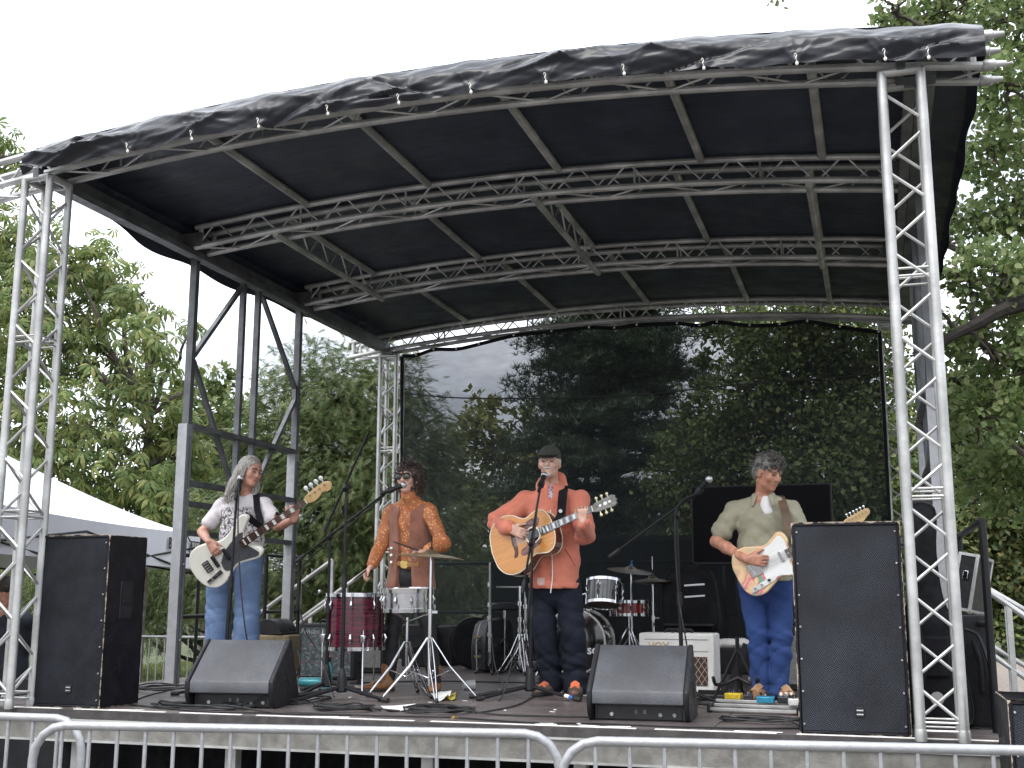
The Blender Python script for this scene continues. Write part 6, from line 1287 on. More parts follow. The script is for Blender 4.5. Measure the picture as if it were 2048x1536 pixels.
# ---- electric bass
def make_bass(bridge, nut, nh, label):
    M, Ln = g_frame(bridge, nut, nh); L = .864; k = Ln/L; M = M @ Matrix.Diagonal((k, k*.9, k*.95, 1)); t = thing('bass_guitar', label, 'bass guitar', M=M)
    o = smooth_outline([(-.125, -.03), (-.12, .06), (-.075, .14), (.0, .168), (.085, .148), (.16, .113), (.24, .112), (.32, .145), (.39, .178), (.435, .17), (.445, .135), (.405, .10), (.365, .07), (.345, .035), (.345, -.035), (.365, -.06), (.395, -.095), (.392, -.135), (.345, -.155), (.27, -.135), (.20, -.115), (.12, -.135), (.04, -.172), (-.04, -.168), (-.10, -.11)])
    WB = mat('aged_white_lacquer', (.72, .70, .62), .2, 0, .04, 3, coat=.5); mb = MB(); mb.prism(o, -.044, 0); mb.build('body', WB, t, bevel=.008)
    pg = smooth_outline([(.10, -.03), (.09, -.09), (.13, -.115), (.20, -.098), (.28, -.118), (.345, -.138), (.372, -.12), (.345, -.06), (.335, -.034), (.335, .034), (.355, .065), (.32, .075), (.24, .052), (.16, .02)])
    mb = MB(); mb.prism(pg, .0015, .004); mb.build('pickguard', mat('dark_pickguard', (.06, .062, .07), .35, 0, .1, 5, coat=.3), t)
    neck_parts(t, .30, L, .062, .040, .016, ROSEW, 20, L, PEARL, True)
    hs = smooth_outline([(L, -.02), (L, .021), (L+.03, .034), (L+.14, .044), (L+.19, .036), (L+.215, .012), (L+.20, -.022), (L+.165, -.03), (L+.135, -.014), (L+.09, -.03), (L+.04, -.036)]); mb = MB(); mb.prism(hs, -.006, .008); mb.build('headstock', MAPLE, t, bevel=.002)
    for i in range(4):
        x = L+.045+.042*i; mb = MB(); mb.cyl((x, .018+.002*i, .008), (x, .018+.002*i, .024), .007, .006, 10); mb.build('tuner_post', CHROME, t); mb = MB(); mb.tube([(x, .036, 0), (x, .062, 0)], .004, 6); mb.ball((x, .076, 0), (.016, .018, .005), 12, 8); mb.build('tuner_key', mat('white_key', (.7, .7, .7), .2, .4), t)
    mb = MB(); mb.box((.0, 0, .006), (.05, .085, .012)); br = mb.build('bridge', BLKMET, t, bevel=.002)
    for i in range(4): mb = MB(); mb.box((.004, -.03+.02*i, .015), (.036, .012, .008)); mb.build('saddle', CHROME, br)
    for x in (.07, .17): mb = MB(); mb.box((x, -.0, .010), (.028, .098, .014)); mb.build('pickup', BLKPLA, t, bevel=.006)
    mb = MB(); mb.box((-.0, -.095, .004), (.14, .032, .004), Matrix.Rotation(R(8), 3, 'Z')); cp = mb.build('control_plate', CHROME, t, bevel=.001)
    for x in (-.045, 0, .045): mb = MB(); mb.cyl((x, -.095, .004), (x, -.095, .022), .010, .009, 12); mb.build('knob', BLKPLA, cp)
    strings(t, 4, .058, .032, .0, L, .021, .020); return t, M
SB, MBs = make_bass(at(416, 1133, Y=1.52), at(613, 1001, Y=1.44), CAM-at(480, 1070, Y=1.5), 'white electric bass with dark pickguard held by the grey-haired woman')

# ---- acoustic
def make_acoustic(bridge, nut, nh, label):
    M, Ln = g_frame(bridge, nut, nh); L = .645; k = Ln/L; M = M @ Matrix.Scale(k, 4); t = thing('acoustic_guitar', label, 'acoustic guitar', M=M)
    h = [(-.185, .05), (-.17, .125), (-.12, .188), (-.04, .214), (.04, .195), (.095, .152), (.135, .136), (.18, .146), (.235, .158), (.285, .135), (.315, .075)]
    o = smooth_outline([(-.19, 0)]+h+[(.322, 0)]+[(a, -b_) for a, b_ in reversed(h)])
    mb = MB(); mb.prism(o, -.115, -.004); mb.build('sides_and_back', mat('mahogany', (.085, .026, .014), .25, 0, .25, 8, coat=.5), t)
    mb = MB(); mb.prism([(a*.985+.001, b_*.975) for a, b_ in o], -.003, .0015); mb.build('soundboard', mat('orange_spruce', (.50, .215, .05), .3, 0, .13, 5, stretch=(1, 22, 1), coat=.5), t)
    for z in (-.001, -.113): mb = MB(); mb.tube([(a, b_, z) for a, b_ in o], .0042, 6, closed=True); mb.build('binding', CREAM, t)
    mb = MB(); mb.lathe([(0, 0), (.05, 0)], (.155, 0, .0022), (.155, 0, 1), 28); mb.build('soundhole', mat('hole_black', (.004, .003, .003), .9), t); mb = MB(); mb.lathe([(.051, 0), (.060, .0006), (.061, 0)], (.155, 0, .002), (.155, 0, 1), 32); mb.build('rosette', CREAM, t)
    pg = smooth_outline([(.215, -.05), (.20, -.075), (.15, -.09), (.07, -.115), (.03, -.10), (.04, -.07), (.085, -.055), (.10, -.03), (.115, -.055), (.155, -.064), (.19, -.048)]); TORT = mat('tortoise', (.05, .015, .01), .25, 0, 0, 30, col2=(.20, .07, .05), coat=.4); mb = MB(); mb.prism(pg, .002, .0042); mb.build('pickguard', TORT, t)
    pg2 = [(a, -b_) for a, b_ in pg]; mb = MB(); mb.prism(smooth_outline([(.215, .05), (.235, .10), (.18, .115), (.12, .10), (.10, .06), (.125, .056), (.155, .064), (.19, .05)]), .002, .0042); mb.build('pickguard', TORT, t)
    mb = MB(); mb.prism(smooth_outline([(-.018, 0), (-.012, .06), (-.03, .10), (.0, .095), (.014, .05), (.014, -.05), (.0, -.095), (-.03, -.10), (-.012, -.06)]), .0015, .009); mb.build('bridge', ROSEW, t, bevel=.002)
    neck_parts(t, .215, L, .055, .043, .010, mat('ebony', (.025, .02, .018), .4), 20, L, PEARL, True, back=mat('mahogany', (.085, .026, .014), .25))
    hs = [(L, -.023), (L, .023), (L+.03, .034), (L+.16, .042), (L+.185, .03), (L+.178, .014), (L+.192, 0), (L+.178, -.014), (L+.185, -.03), (L+.16, -.042), (L+.03, -.034)]; mb = MB(); mb.prism(hs, -.008, .007); hd = mb.build('headstock', mat('grey_headplate', (.16, .155, .14), .3, 0, .3, 30), t, bevel=.002)
    for x, s in ((L+.06, .012), (L+.10, .017), (L+.135, .012)): mb = MB(); mb.ball((x, 0, .008), (s, s*.8, .002), 8, 5); mb.build('inlay', PEARL, hd)
    for i in range(3):
        for s in (-1, 1): x = L+.045+.042*i; mb = MB(); mb.tube([(x, s*.034, 0), (x, s*.052, 0)], .004, 6); mb.ball((x, s*.062, 0), (.012, .013, .007), 10, 7); mb.build('tuner_key', mat('gold_key', (.6, .55, .38), .25, .5), t)
    strings(t, 6, .058, .036, .0, L, .012, .013); return t, M
AC, MAc = make_acoustic(at(1029, 1086, Y=1.84), at(1186, 1018, Y=1.74), V((-.18, -1, .10)), 'natural orange acoustic guitar with pearl block inlays held by the singer')

# ---- painted electric guitar
def swirl_mat():
    m = bpy.data.materials.new('painted_swirls'); m.use_nodes = True; t = m.node_tree; b = t.nodes['Principled BSDF']; tc = N(t, 'ShaderNodeTexCoord'); mp = N(t, 'ShaderNodeMapping'); mp.inputs['Scale'].default_value = (1, 1, .1); t.links.new(tc.outputs['Object'], mp.inputs[0])
    n = N(t, 'ShaderNodeTexNoise'); n.inputs['Scale'].default_value = 7; n.inputs['Detail'].default_value = 2; n.inputs['Distortion'].default_value = 2.2; t.links.new(mp.outputs[0], n.inputs['Vector'])
    r = N(t, 'ShaderNodeValToRGB'); r.color_ramp.interpolation = 'CONSTANT'; e = r.color_ramp.elements; e[0].color = (.16, .32, .22, 1); e[1].position = .42; e[1].color = (.62, .17, .20, 1)
    for p_, c in ((.47, (.68, .30, .26)), (.52, (.66, .47, .25)), (.60, (.70, .52, .30)), (.66, (.25, .32, .42)), (.70, (.60, .14, .22))): k = e.new(p_); k.color = (*c, 1)
    t.links.new(n.outputs[0], r.inputs[0])
    s = N(t, 'ShaderNodeSeparateXYZ'); t.links.new(tc.outputs['Object'], s.inputs[0]); a = N(t, 'ShaderNodeMath', operation='MULTIPLY_ADD'); t.links.new(s.outputs[1], a.inputs[0]); a.inputs[1].default_value = 6; a.inputs[2].default_value = .35
    mr_ = N(t, 'ShaderNodeMath', operation='MINIMUM'); t.links.new(a.outputs[0], mr_.inputs[0]); mr_.inputs[1].default_value = .75; mz = N(t, 'ShaderNodeMath', operation='MAXIMUM'); t.links.new(mr_.outputs[0], mz.inputs[0]); mz.inputs[1].default_value = 0
    mix = N(t, 'ShaderNodeMix', data_type='RGBA'); t.links.new(mz.outputs[0], mix.inputs[0]); t.links.new(r.outputs[0], mix.inputs[6]); mix.inputs[7].default_value = (.66, .47, .26, 1); t.links.new(mix.outputs[2], b.inputs['Base Color']); b.inputs['Roughness'].default_value = .3; b.inputs['Coat Weight'].default_value = .3; return m
def make_tele(bridge, nut, nh, label):
    M, Ln = g_frame(bridge, nut, nh); L = .648; k = Ln/L; M = M @ Matrix.Scale(k, 4); t = thing('electric_guitar', label, 'electric guitar', M=M)
    o = smooth_outline([(-.125, 0), (-.12, .08), (-.08, .145), (-.01, .160), (.06, .135), (.125, .112), (.18, .125), (.235, .148), (.27, .13), (.28, .08), (.262, .04), (.262, -.032), (.24, -.045), (.235, -.075), (.265, -.10), (.275, -.125), (.25, -.148), (.20, -.138), (.14, -.112), (.07, -.135), (-.01, -.162), (-.08, -.145), (-.12, -.08)])
    mb = MB(); mb.prism(o, -.044, 0); mb.build('body', swirl_mat(), t, bevel=.007)
    pg = smooth_outline([(.02, .03), (.03, .085), (.10, .095), (.17, .10), (.24, .125), (.262, .08), (.256, .035), (.256, -.03), (.232, -.045), (.228, -.08), (.255, -.11), (.24, -.135), (.19, -.122), (.13, -.10), (.06, -.105), (.045, -.06), (.05, -.01)]); mb = MB(); mb.prism(pg, .001, .0035); mb.build('pickguard', mat('white_guard', (.74, .75, .73), .25, 0, .03, 4, coat=.3), t)
    mb = MB(); mb.prism(smooth_outline([(-.07, -.112), (-.055, -.097), (.09, -.084), (.105, -.097), (.09, -.113), (-.055, -.127)]), .003, .006); cp = mb.build('control_plate', mat('white_plate', (.7, .7, .7), .2, .3), t)
    for x in (-.045, .005, .06): mb = MB(); mb.cyl((x, -.107+.1*(x+.045)*.9, .006), (x, -.107+.1*(x+.045)*.9, .022), .009, .008, 12); mb.build('knob', CHROME if x < .05 else BLKPLA, cp)
    mb = MB(); mb.box((.01, 0, .004), (.085, .085, .006)); br = mb.build('bridge', CHROME, t, bevel=.002); 
    for y in (-.02, 0, .02): mb = MB(); mb.cyl((-.008, y-.008, .012), (-.008, y+.008, .012), .004, .004, 8); mb.build('saddle', CHROME, br)
    mb = MB(); mb.box((.20, 0, .008), (.022, .07, .012)); mb.build('pickup', CHROME, t, bevel=.004)
    neck_parts(t, .235, L, .056, .042, .012, ROSEW, 21, L, PEARL, False)
    hs = smooth_outline([(L, -.02), (L, .021), (L+.03, .032), (L+.15, .036), (L+.172, .022), (L+.165, .0), (L+.14, -.012), (L+.10, -.03), (L+.06, -.028), (L+.03, -.03)]); mb = MB(); mb.prism(hs, -.006, .008); mb.build('headstock', MAPLE, t, bevel=.002)
    for i in range(6): x = L+.035+.023*i; mb = MB(); mb.tube([(x, .03, 0), (x, .044, 0)], .003, 6); mb.ball((x, .052, 0), (.0075, .010, .005), 10, 7); mb.cyl((x, .018, .008), (x, .018, .018), .004, .004, 8); mb.build('tuner_key', CHROME, t)
    strings(t, 6, .052, .034, .0, L, .017, .016); return t, M
TE, MTe = make_tele(at(1508, 1140, Y=1.84), at(1691, 1050, Y=1.72), CAM-at(1540, 1110, Y=1.84)+V((-.3, 0, .3)), 'electric guitar painted in pink and green swirls with white pickguard')
G = lambda M, p: M @ V(p)

# ---------------------------------------------------------------- person: bass player
def P_(tab, dy): return {k: at(px, py, Y=Y+dy) for k, (px, py, Y) in tab.items()}
J = P_(dict(head=(500, 945, 1.80), neck=(489, 992, 1.86), shL=(447, 1010, 1.86), shR=(529, 1010, 1.84), elL=(404, 1064, 1.80), elR=(556, 1052, 1.66), wrL=(417, 1082, 1.46), wrR=(588, 1040, 1.50), hipL=(443, 1120, 1.88), hipR=(498, 1120, 1.88), knL=(436, 1240, 1.84), knR=(494, 1240, 1.84), anL=(436, 1368, 1.86), anR=(488, 1370, 1.84)), 0)
t = thing('person', 'woman with long grey hair in a printed pale T-shirt and blue jeans playing bass', 'person', (J['anL'].lerp(J['anR'], .5).x, 1.85, S), group='musicians on stage'); P1 = t
fw = V((.45, -.9, 0)); Mh = head_frame((.93, -.36, -.16), (.05, .1, 1)); hc = J['head']
def ex(B):
    hand(B, J['wrL'], G(MBs, (.13, -.02, .045))-J['wrL'], -(MBs.to_3x3() @ V((0, 0, 1))), V((1, 0, .6)), (22, 32, 25), .92, 1.1, (.8, .45, .2))
    nk = G(MBs, (.77, 0, .0)); hand(B, J['wrR'], (nk+V((0, 0, .02)))-J['wrR']+V((.0, 0, .03)), (MBs.to_3x3() @ V((-.2, .55, -.9))), V((-1, 0, .5)), (50, 55, 40), .9, 1.1)
body(t, J, Mh, SKIN1, .95, (.040, .034, .024), fwd=fw, extra=ex, jaw=.92)
TEE = mat('printed_tee', (.60, .565, .575), .85, 0, .04, 6, .5, 24)
def tee_print(m, c, hw, hh):
    n_ = m.node_tree; b = n_.nodes['Principled BSDF']; tc = N(n_, 'ShaderNodeTexCoord'); s = N(n_, 'ShaderNodeSeparateXYZ'); n_.links.new(tc.outputs['Object'], s.inputs[0]); acc = None
    for i, (cc_, h) in enumerate(((c.x, hw), (None, 0), (c.z, hh))):
        if cc_ is None: continue
        a = N(n_, 'ShaderNodeMath', operation='SUBTRACT'); n_.links.new(s.outputs[i], a.inputs[0]); a.inputs[1].default_value = cc_; q = N(n_, 'ShaderNodeMath', operation='ABSOLUTE'); n_.links.new(a.outputs[0], q.inputs[0]); l = N(n_, 'ShaderNodeMath', operation='LESS_THAN'); n_.links.new(q.outputs[0], l.inputs[0]); l.inputs[1].default_value = h
        if acc is None: acc = l.outputs[0]
        else: mu = N(n_, 'ShaderNodeMath', operation='MULTIPLY'); n_.links.new(acc, mu.inputs[0]); n_.links.new(l.outputs[0], mu.inputs[1]); acc = mu.outputs[0]
    g = N(n_, 'ShaderNodeMath', operation='LESS_THAN'); n_.links.new(s.outputs[1], g.inputs[0]); g.inputs[1].default_value = c.y; mu = N(n_, 'ShaderNodeMath', operation='MULTIPLY'); n_.links.new(acc, mu.inputs[0]); n_.links.new(g.outputs[0], mu.inputs[1]); acc = mu.outputs[0]
    no = N(n_, 'ShaderNodeTexNoise'); no.inputs['Scale'].default_value = 21; no.inputs['Detail'].default_value = 5; no.inputs['Distortion'].default_value = 3; n_.links.new(tc.outputs['Object'], no.inputs['Vector']); r = N(n_, 'ShaderNodeMapRange'); r.inputs[1].default_value = .44; r.inputs[2].default_value = .53; r.inputs[3].default_value = .95; r.inputs[4].default_value = .1; n_.links.new(no.outputs[0], r.inputs[0])
    mu = N(n_, 'ShaderNodeMath', operation='MULTIPLY'); n_.links.new(acc, mu.inputs[0]); n_.links.new(r.outputs[0], mu.inputs[1]); old = b.inputs['Base Color'].links[0].from_socket; mix = N(n_, 'ShaderNodeMix', data_type='RGBA'); n_.links.new(mu.outputs[0], mix.inputs[0]); n_.links.new(old, mix.inputs[6]); mix.inputs[7].default_value = (.03, .03, .035, 1); n_.links.new(mix.outputs[2], b.inputs['Base Color'])
pc = at(487, 1050, Y=1.86)-t.location; tee_print(TEE, V((pc.x, .06, pc.z)), .165, .135)
ch = at(487, 1025, Y=1.88); wa = at(482, 1100, Y=1.88); lo, hi = vbox([J['shL'], J['shR'], J['elL'], wa], .18); B = Vol(lo, hi, .007)
B.cap(ch, wa, .165, .168, .05, (fw, .66)); [B.cap(J['neck']+V((0, 0, -.035)), J[q_]+V((0, 0, -.006)), .055, .052, .04) for q_ in ('shL', 'shR')]; B.cap(J['neck']+V((0, 0, -.03)), ch, .075, .12, .05, (fw, .8))
for a, e in (('shL', 'elL'), ('shR', 'elR')): B.cap(J[a], J[a].lerp(J[e], .62), .054, .060, .03)
B.ell(J['neck']+V((.01, -.04, .03)), (.07, .07, .045), None, .01, True); B.folds(.010, 22, 1.2); B.mesh('t_shirt', TEE, t)
trousers(t, J, denim('blue_denim', (.085, .135, .24), (.14, .20, .33)), (.108, .096, .098), at(481, 1098, Y=1.88), fw, .007, 3, 'jeans', hipw=.155)
for q, tx in (('anL', .03), ('anR', .10)): h_ = J[q]; shoe(t, V((h_.x-.01, h_.y+.04, S)), V((h_.x+tx, h_.y-.2, S)), BLKPLA, WHITEP)
HAIRG = mat('grey_hair', (.27, .25, .225), .45, 0, .5, 30, stretch=(6, 6, .6)); B = Vol(*vbox([hc, hc+V((0, 0, -.28))], .19), .0065)
for p_, r_ in (((0, -.02, .045), (.084, .10, .088)), ((0, -.06, -.02), (.075, .06, .10))): B.ell(hl(hc, Mh, p_), r_, Mh, .02)
B.ell(hl(hc, Mh, (0, .10, -.015)), (.069, .085, .105), Mh, .01, True)
for s_, pts in ((-1, [(-.07, -.03, .0), (-.085, -.06, -.10), (-.095, -.08, -.20)]), (-1, [(-.04, -.09, .0), (-.05, -.11, -.12), (-.06, -.12, -.24)]), (1, [(.068, -.02, .0), (.085, .0, -.10), (.075, .03, -.20)]), (1, [(.04, -.09, .0), (.05, -.10, -.12), (.055, -.09, -.22)])):
    for a, b_ in zip(pts, pts[1:]): B.cap(hl(hc, Mh, a), hl(hc, Mh, b_), .034, .028, .03)
B.folds(.004, 90, 2, .12); B.mesh('hair', HAIRG, t); mb = MB(); rr = random.Random(4)
for k in range(330):
    a = rr.uniform(0, 2*math.pi)
    if abs((a-math.pi/2+math.pi) % (2*math.pi)-math.pi) < 1.0: continue
    x, y = math.cos(a), math.sin(a); r_ = rr.uniform(1.0, 1.08); L_ = rr.uniform(.16, .29)
    mb.tube(spline([hl(hc, Mh, (x*.03, -.02+y*.03, .128)), hl(hc, Mh, (x*.078*r_, -.02+y*.094*r_, .05)), hl(hc, Mh, (x*.085*r_, -.03+y*.09*r_, -.06)), hl(hc, Mh, (x*.10*r_+rr.gauss(0, .01), -.04+y*.11*r_, -.06-L_*.5)), hl(hc, Mh, (x*.10*r_+rr.gauss(0, .02), -.045+y*.115*r_+rr.gauss(0, .02), -.06-L_*.8))], 3), [.0032]*10+[.0022]*3, 4)
mb.build('hair_strands', HAIRG, t, True, smooth=80); face_details(t, hc, Mh, mat('brow_brown', (.10, .07, .05), .7))
ribbon('strap', [G(MBs, (.43, .165, -.02)), at(520, 1050, Y=1.64), at(514, 1015, Y=1.70), at(512, 990, Y=1.83), at(506, 985, Y=1.96)], [CAM-J['neck'], V((0, -.3, 1))], .05, .004, BLKFAB, SB)

# ---------------------------------------------------------------- person: woman with sunglasses
J = P_(dict(head=(817, 960, 2.02), neck=(821, 1006, 2.10), shL=(782, 1024, 2.10), shR=(857, 1022, 2.10), elL=(765, 1085, 2.06), elR=(886, 1088, 2.00), wrL=(742, 1133, 1.86), wrR=(853, 1103, 1.80), hipL=(800, 1150, 2.12), hipR=(843, 1150, 2.12), knL=(784, 1262, 2.06), knR=(857, 1264, 2.06), anL=(776, 1362, 2.06), anR=(868, 1362, 2.06)), 0)
t = thing('person', 'curly-haired woman in sunglasses and rust waistcoat standing at the drums', 'person', (J['anL'].lerp(J['anR'], .5).x, 2.06, S), group='musicians on stage')
fw = V((.05, -1, 0)); Mh = head_frame((-.10, -.97, .11)); hc = J['head']
def ex(B):
    hand(B, J['wrL'], V((-.35, -.35, -.6)), V((.5, .1, -.5)), V((.3, -1, 0)), (40, 60, 50), .9, .95); hand(B, J['wrR'], V((-.8, -.35, .05)), V((0, .1, -1)), V((-.2, -1, .2)), (45, 60, 45), .9, .95)
body(t, J, Mh, SKIN2, .95, (.036, .031, .022), (.06, .045, .035), (.11, .105, .12), fwd=fw, extra=ex, jaw=.9)
def floral():
    m = bpy.data.materials.new('floral_blouse'); m.use_nodes = True; n_ = m.node_tree; b = n_.nodes['Principled BSDF']; tc = N(n_, 'ShaderNodeTexCoord'); v = N(n_, 'ShaderNodeTexVoronoi'); v.inputs['Scale'].default_value = 42; n_.links.new(tc.outputs['Object'], v.inputs['Vector'])
    r = N(n_, 'ShaderNodeValToRGB'); e = r.color_ramp.elements; e[0].color = (.54, .27, .05, 1); e[1].color = (.34, .12, .045, 1); e[1].position = .6; k = e.new(.26); k.color = (.52, .31, .15, 1); k = e.new(.36); k.color = (.36, .09, .02, 1); n_.links.new(v.outputs['Distance'], r.inputs[0])
    no = N(n_, 'ShaderNodeTexNoise'); no.inputs['Scale'].default_value = 12; n_.links.new(tc.outputs['Object'], no.inputs['Vector']); hsv = N(n_, 'ShaderNodeHueSaturation'); mr_ = N(n_, 'ShaderNodeMapRange'); mr_.inputs[3].default_value = .6; mr_.inputs[4].default_value = 1.5; n_.links.new(no.outputs[0], mr_.inputs[0]); n_.links.new(mr_.outputs[0], hsv.inputs['Value']); n_.links.new(r.outputs[0], hsv.inputs['Color']); n_.links.new(hsv.outputs[0], b.inputs['Base Color']); b.inputs['Roughness'].default_value = .6; return m
FLO = floral(); ch = at(820, 1042, Y=2.12); wa = at(822, 1128, Y=2.12); lo, hi = vbox([J['shL'], J['shR'], J['elL'], J['elR'], J['wrL'], J['wrR'], wa], .16); B = Vol(lo, hi, .007)
B.cap(ch, wa, .128, .125, .05, (fw, .80)); [B.cap(J['neck']+V((0, 0, -.03)), J[q_], .05, .05, .04) for q_ in ('shL', 'shR')]; B.cap(J['neck']+V((0, 0, -.04)), ch, .10, .128, .05, (fw, .84)); B.cap(J['neck']+V((0, 0, -.06)), hl(hc, Mh, (0, -.025, -.118)), .08, .060, .03)
for q in 'LR': B.cap(J['sh'+q], J['el'+q], .056, .053, .03); B.cap(J['el'+q], J['el'+q].lerp(J['wr'+q], .88), .054, .040, .02)
B.folds(.008, 28, 2); B.mesh('blouse', FLO, t)
SUEDE = mat('rust_suede', (.19, .078, .050), .9, 0, 0, 7, .4, 60, col2=(.27, .115, .075), sheen=.3); hm = at(821, 1172, Y=2.12); lo, hi = vbox([J['shL'], J['shR'], hm], .26); B = Vol(lo, hi, .0075)
B.cap(ch, wa, .160, .168, .05, (fw, .86)); B.cap(wa, hm, .165, .195, .05, (fw, .75)); B.cap(J['shL'].lerp(J['shR'], .12), J['shL'].lerp(J['shR'], .88), .062, .062, .04)
f_ = V((0, -.16, 0)); B.cap(J['neck']+f_+V((0, 0, .03)), ch+f_*1.1, .055, .046, .02, (fw, 3.0), True); B.cap(ch+f_*1.1, wa+f_*1.3, .046, .055, .02, (fw, 3.0), True); B.cap(wa+f_*1.3, hm+f_*1.5, .066, .085, .02, (fw, 3.0), True); B.ell(J['neck']+V((0, 0, .04)), (.07, .08, .06), None, .01, True)
for q in 'LR': B.ell(J['el'+q].lerp(J['sh'+q], .6), (.03, .06, .06), None, .01, True)
B.folds(.006, 20, 5, .35); B.below(hm.z-.03); w_o = B.mesh('waistcoat', SUEDE, t)
trousers(t, J, mat('black_trousers', (.012, .012, .014), .7, 0, .25, 9, .2, 200), (.080, .060, .050), at(822, 1122, Y=2.12), fw, .004, 7, 'trousers', hipw=.125)
for z_ in range(3): q = at(783, 1096+14*z_, Y=1.97); mb = MB(); mb.cyl(q, q+V((0, -.012, 0)), .011, .009, 12); mb.build('button', PEARL, w_o, True)
q = at(804, 1128, Y=2.0); mb = MB(); mb.tube([at(790, 1126, Y=2.02), at(805, 1129, Y=2.0), at(822, 1130, Y=2.0), at(838, 1129, Y=2.01)], .020, 6); bl_ = mb.build('belt', mat('tan_belt', (.30, .15, .05), .5), t, True); mb = MB(); mb.lathe([(0, 0), (.028, 0), (.034, .005), (.028, .010), (0, .010)], at(809, 1129, Y=1.985), at(809, 1129, Y=1.0), 20); mb.build('buckle', mat('gold_buckle', (.55, .40, .14), .3, .7), bl_, True)
BOOT = mat('tan_leather', (.26, .11, .04), .4, 0, .25, 10, .2, 120); h_ = J['anL']; shoe(t, V((h_.x+.02, 2.06, S)), V((h_.x-.14, 1.92, S)), BOOT, mat('boot_sole', (.04, .03, .02), .6), .10, .040, None, .07); h_ = J['anR']; shoe(t, V((h_.x, 2.10, S)), V((h_.x+.06, 1.86, S)), BOOT, mat('boot_sole', (.04, .03, .02), .6), .10, .040, None, .07)
HAIRB = mat('dark_curly_hair', (.045, .028, .022), .5, 0, .4, 30); B = Vol(*vbox([hc], .20), .007); B.ell(hl(hc, Mh, (0, -.025, .04)), (.092, .105, .092), Mh, .02); B.ell(hl(hc, Mh, (0, -.055, -.03)), (.085, .07, .09), Mh, .03); B.ell(hl(hc, Mh, (0, .105, -.04)), (.066, .08, .105), Mh, .015, True); B.folds(.007, 70, 3); B.mesh('hair', HAIRB, t)
curls(t, hc, Mh, [((0, -.02, .04), .100), ((0, -.03, .05), .103), ((0, -.06, -.03), .088), ((.055, -.03, -.03), .055), ((-.055, -.03, -.03), .05), ((0, .05, .085), .05)], 0, 330, HAIRB, .005, (.03, .06), 5)
LENS = mat('dark_lens', (.012, .015, .013), .12, 0, .1, 4, rvar=.03); gl = feature(t, hc, Mh, 'sunglasses', [(-.076, -.0, .016), (-.068, .075, .016), (-.03, .104, .017), (0, .107, .017), (.03, .104, .017), (.068, .075, .016), (.076, 0, .016)], .0042, mat('glasses_frame', (.05, .035, .03), .3))
for x in (-1, 1): mb = MB(); mb.ball(hl(hc, Mh, (x*.036, .101, .006)), (.029, .007, .024), 14, 8, Matrix(Mh.tolist()) @ Matrix.Rotation(R(-x*14), 3, 'Z')); mb.build('lens', LENS, gl, True)
face_details(t, hc, Mh, HAIRB, False)
for n_, a, b_, lab in ((1, J['wrL']+V((-.02, -.05, -.03)), at(712, 1156, Y=1.62), 'drumstick in the lowered hand above the floor tom'), (2, J['wrR']+V((-.03, -.03, .0)), at(800, 1088, Y=1.62), 'drumstick held at the cymbal by the woman')):
    d = (b_-a).normalized(); s0 = a-d*.09; s1 = s0+d*.34; mb = MB(); mb.tube([s0, s0.lerp(s1, .75), s0.lerp(s1, .97), s1], [.0075, .007, .0045, .005], 8); tag(mb.build('drumstick', mat('dark_stick', (.06, .045, .04), .4)), lab, 'drumstick', 'drumsticks')

# ---------------------------------------------------------------- person: singer
J = P_(dict(head=(1099, 928, 2.06), neck=(1104, 978, 2.14), shL=(1052, 1006, 2.14), shR=(1157, 1002, 2.12), elL=(995, 1043, 2.02), elR=(1171, 1068, 1.98), wrL=(1018, 1057, 1.80), wrR=(1166, 1044, 1.74), hipL=(1076, 1172, 2.14), hipR=(1135, 1172, 2.14), knL=(1091, 1265, 2.08), knR=(1146, 1268, 2.08), anL=(1103, 1366, 2.12), anR=(1151, 1370, 2.10)), 0)
t = thing('person', 'man in orange hooded jacket and dark cap singing with an acoustic guitar', 'person', (J['anL'].lerp(J['anR'], .5).x, 2.11, S), group='musicians on stage')
fw = V((.08, -1, 0)); Mh = head_frame((.10, -.99, .04)); hc = J['head']; nA = MAc.to_3x3() @ V((0, 0, 1))
def ex(B):
    hand(B, J['wrL'], G(MAc, (.13, .0, .035))-J['wrL'], -nA, V((.4, 0, .8)), (18, 30, 25), .98, 1.0); hand(B, J['wrR'], (G(MAc, (.60, .05, .02))-J['wrR']).normalized()+V((-.1, 0, .25)), MAc.to_3x3() @ V((0, .3, -1)), V((-1, 0, .3)), (45, 55, 45), .95, 1.15)
body(t, J, Mh, SKIN2, 1.0, (.042, .036, .026), (.075, .055, .042), fwd=fw, extra=ex)
CORAL = mat('coral_cotton', (.57, .175, .11), .8, 0, .1, 5, .6, 22, sheen=.15); ch = at(1105, 1035, Y=2.14); wa = at(1107, 1110, Y=2.12); hm = at(1108, 1172, Y=2.12); lo, hi = vbox([J['shL'], J['shR'], J['elL'], J['elR'], J['wrL'], J['wrR'], hm, J['neck']+V((0, .1, .06))], .2); B = Vol(lo, hi, .0072)
B.cap(ch, wa, .175, .180, .05, (fw, .72)); B.cap(wa, hm, .180, .192, .04, (fw, .76)); [B.cap(J['neck']+V((0, .01, -.04)), J[q_], .065, .068, .04) for q_ in ('shL', 'shR')]; B.cap(J['neck']+V((0, .02, -.05)), ch, .095, .15, .05, (fw, .85))
for q in 'LR': B.cap(J['sh'+q], J['el'+q], .072, .066, .04); B.cap(J['el'+q], J['el'+q].lerp(J['wr'+q], .92), .066, .047, .03)
B.folds(.016, 19, 4.1); n0 = J['neck']
for a in range(9):
    t0, t1 = R(-215+a*250/9), R(-215+(a+1)*250/9); f0 = lambda a_: n0+V((math.cos(a_)*.088, -math.sin(a_)*.075+.01, .045-.075*max(0, math.sin(a_))))
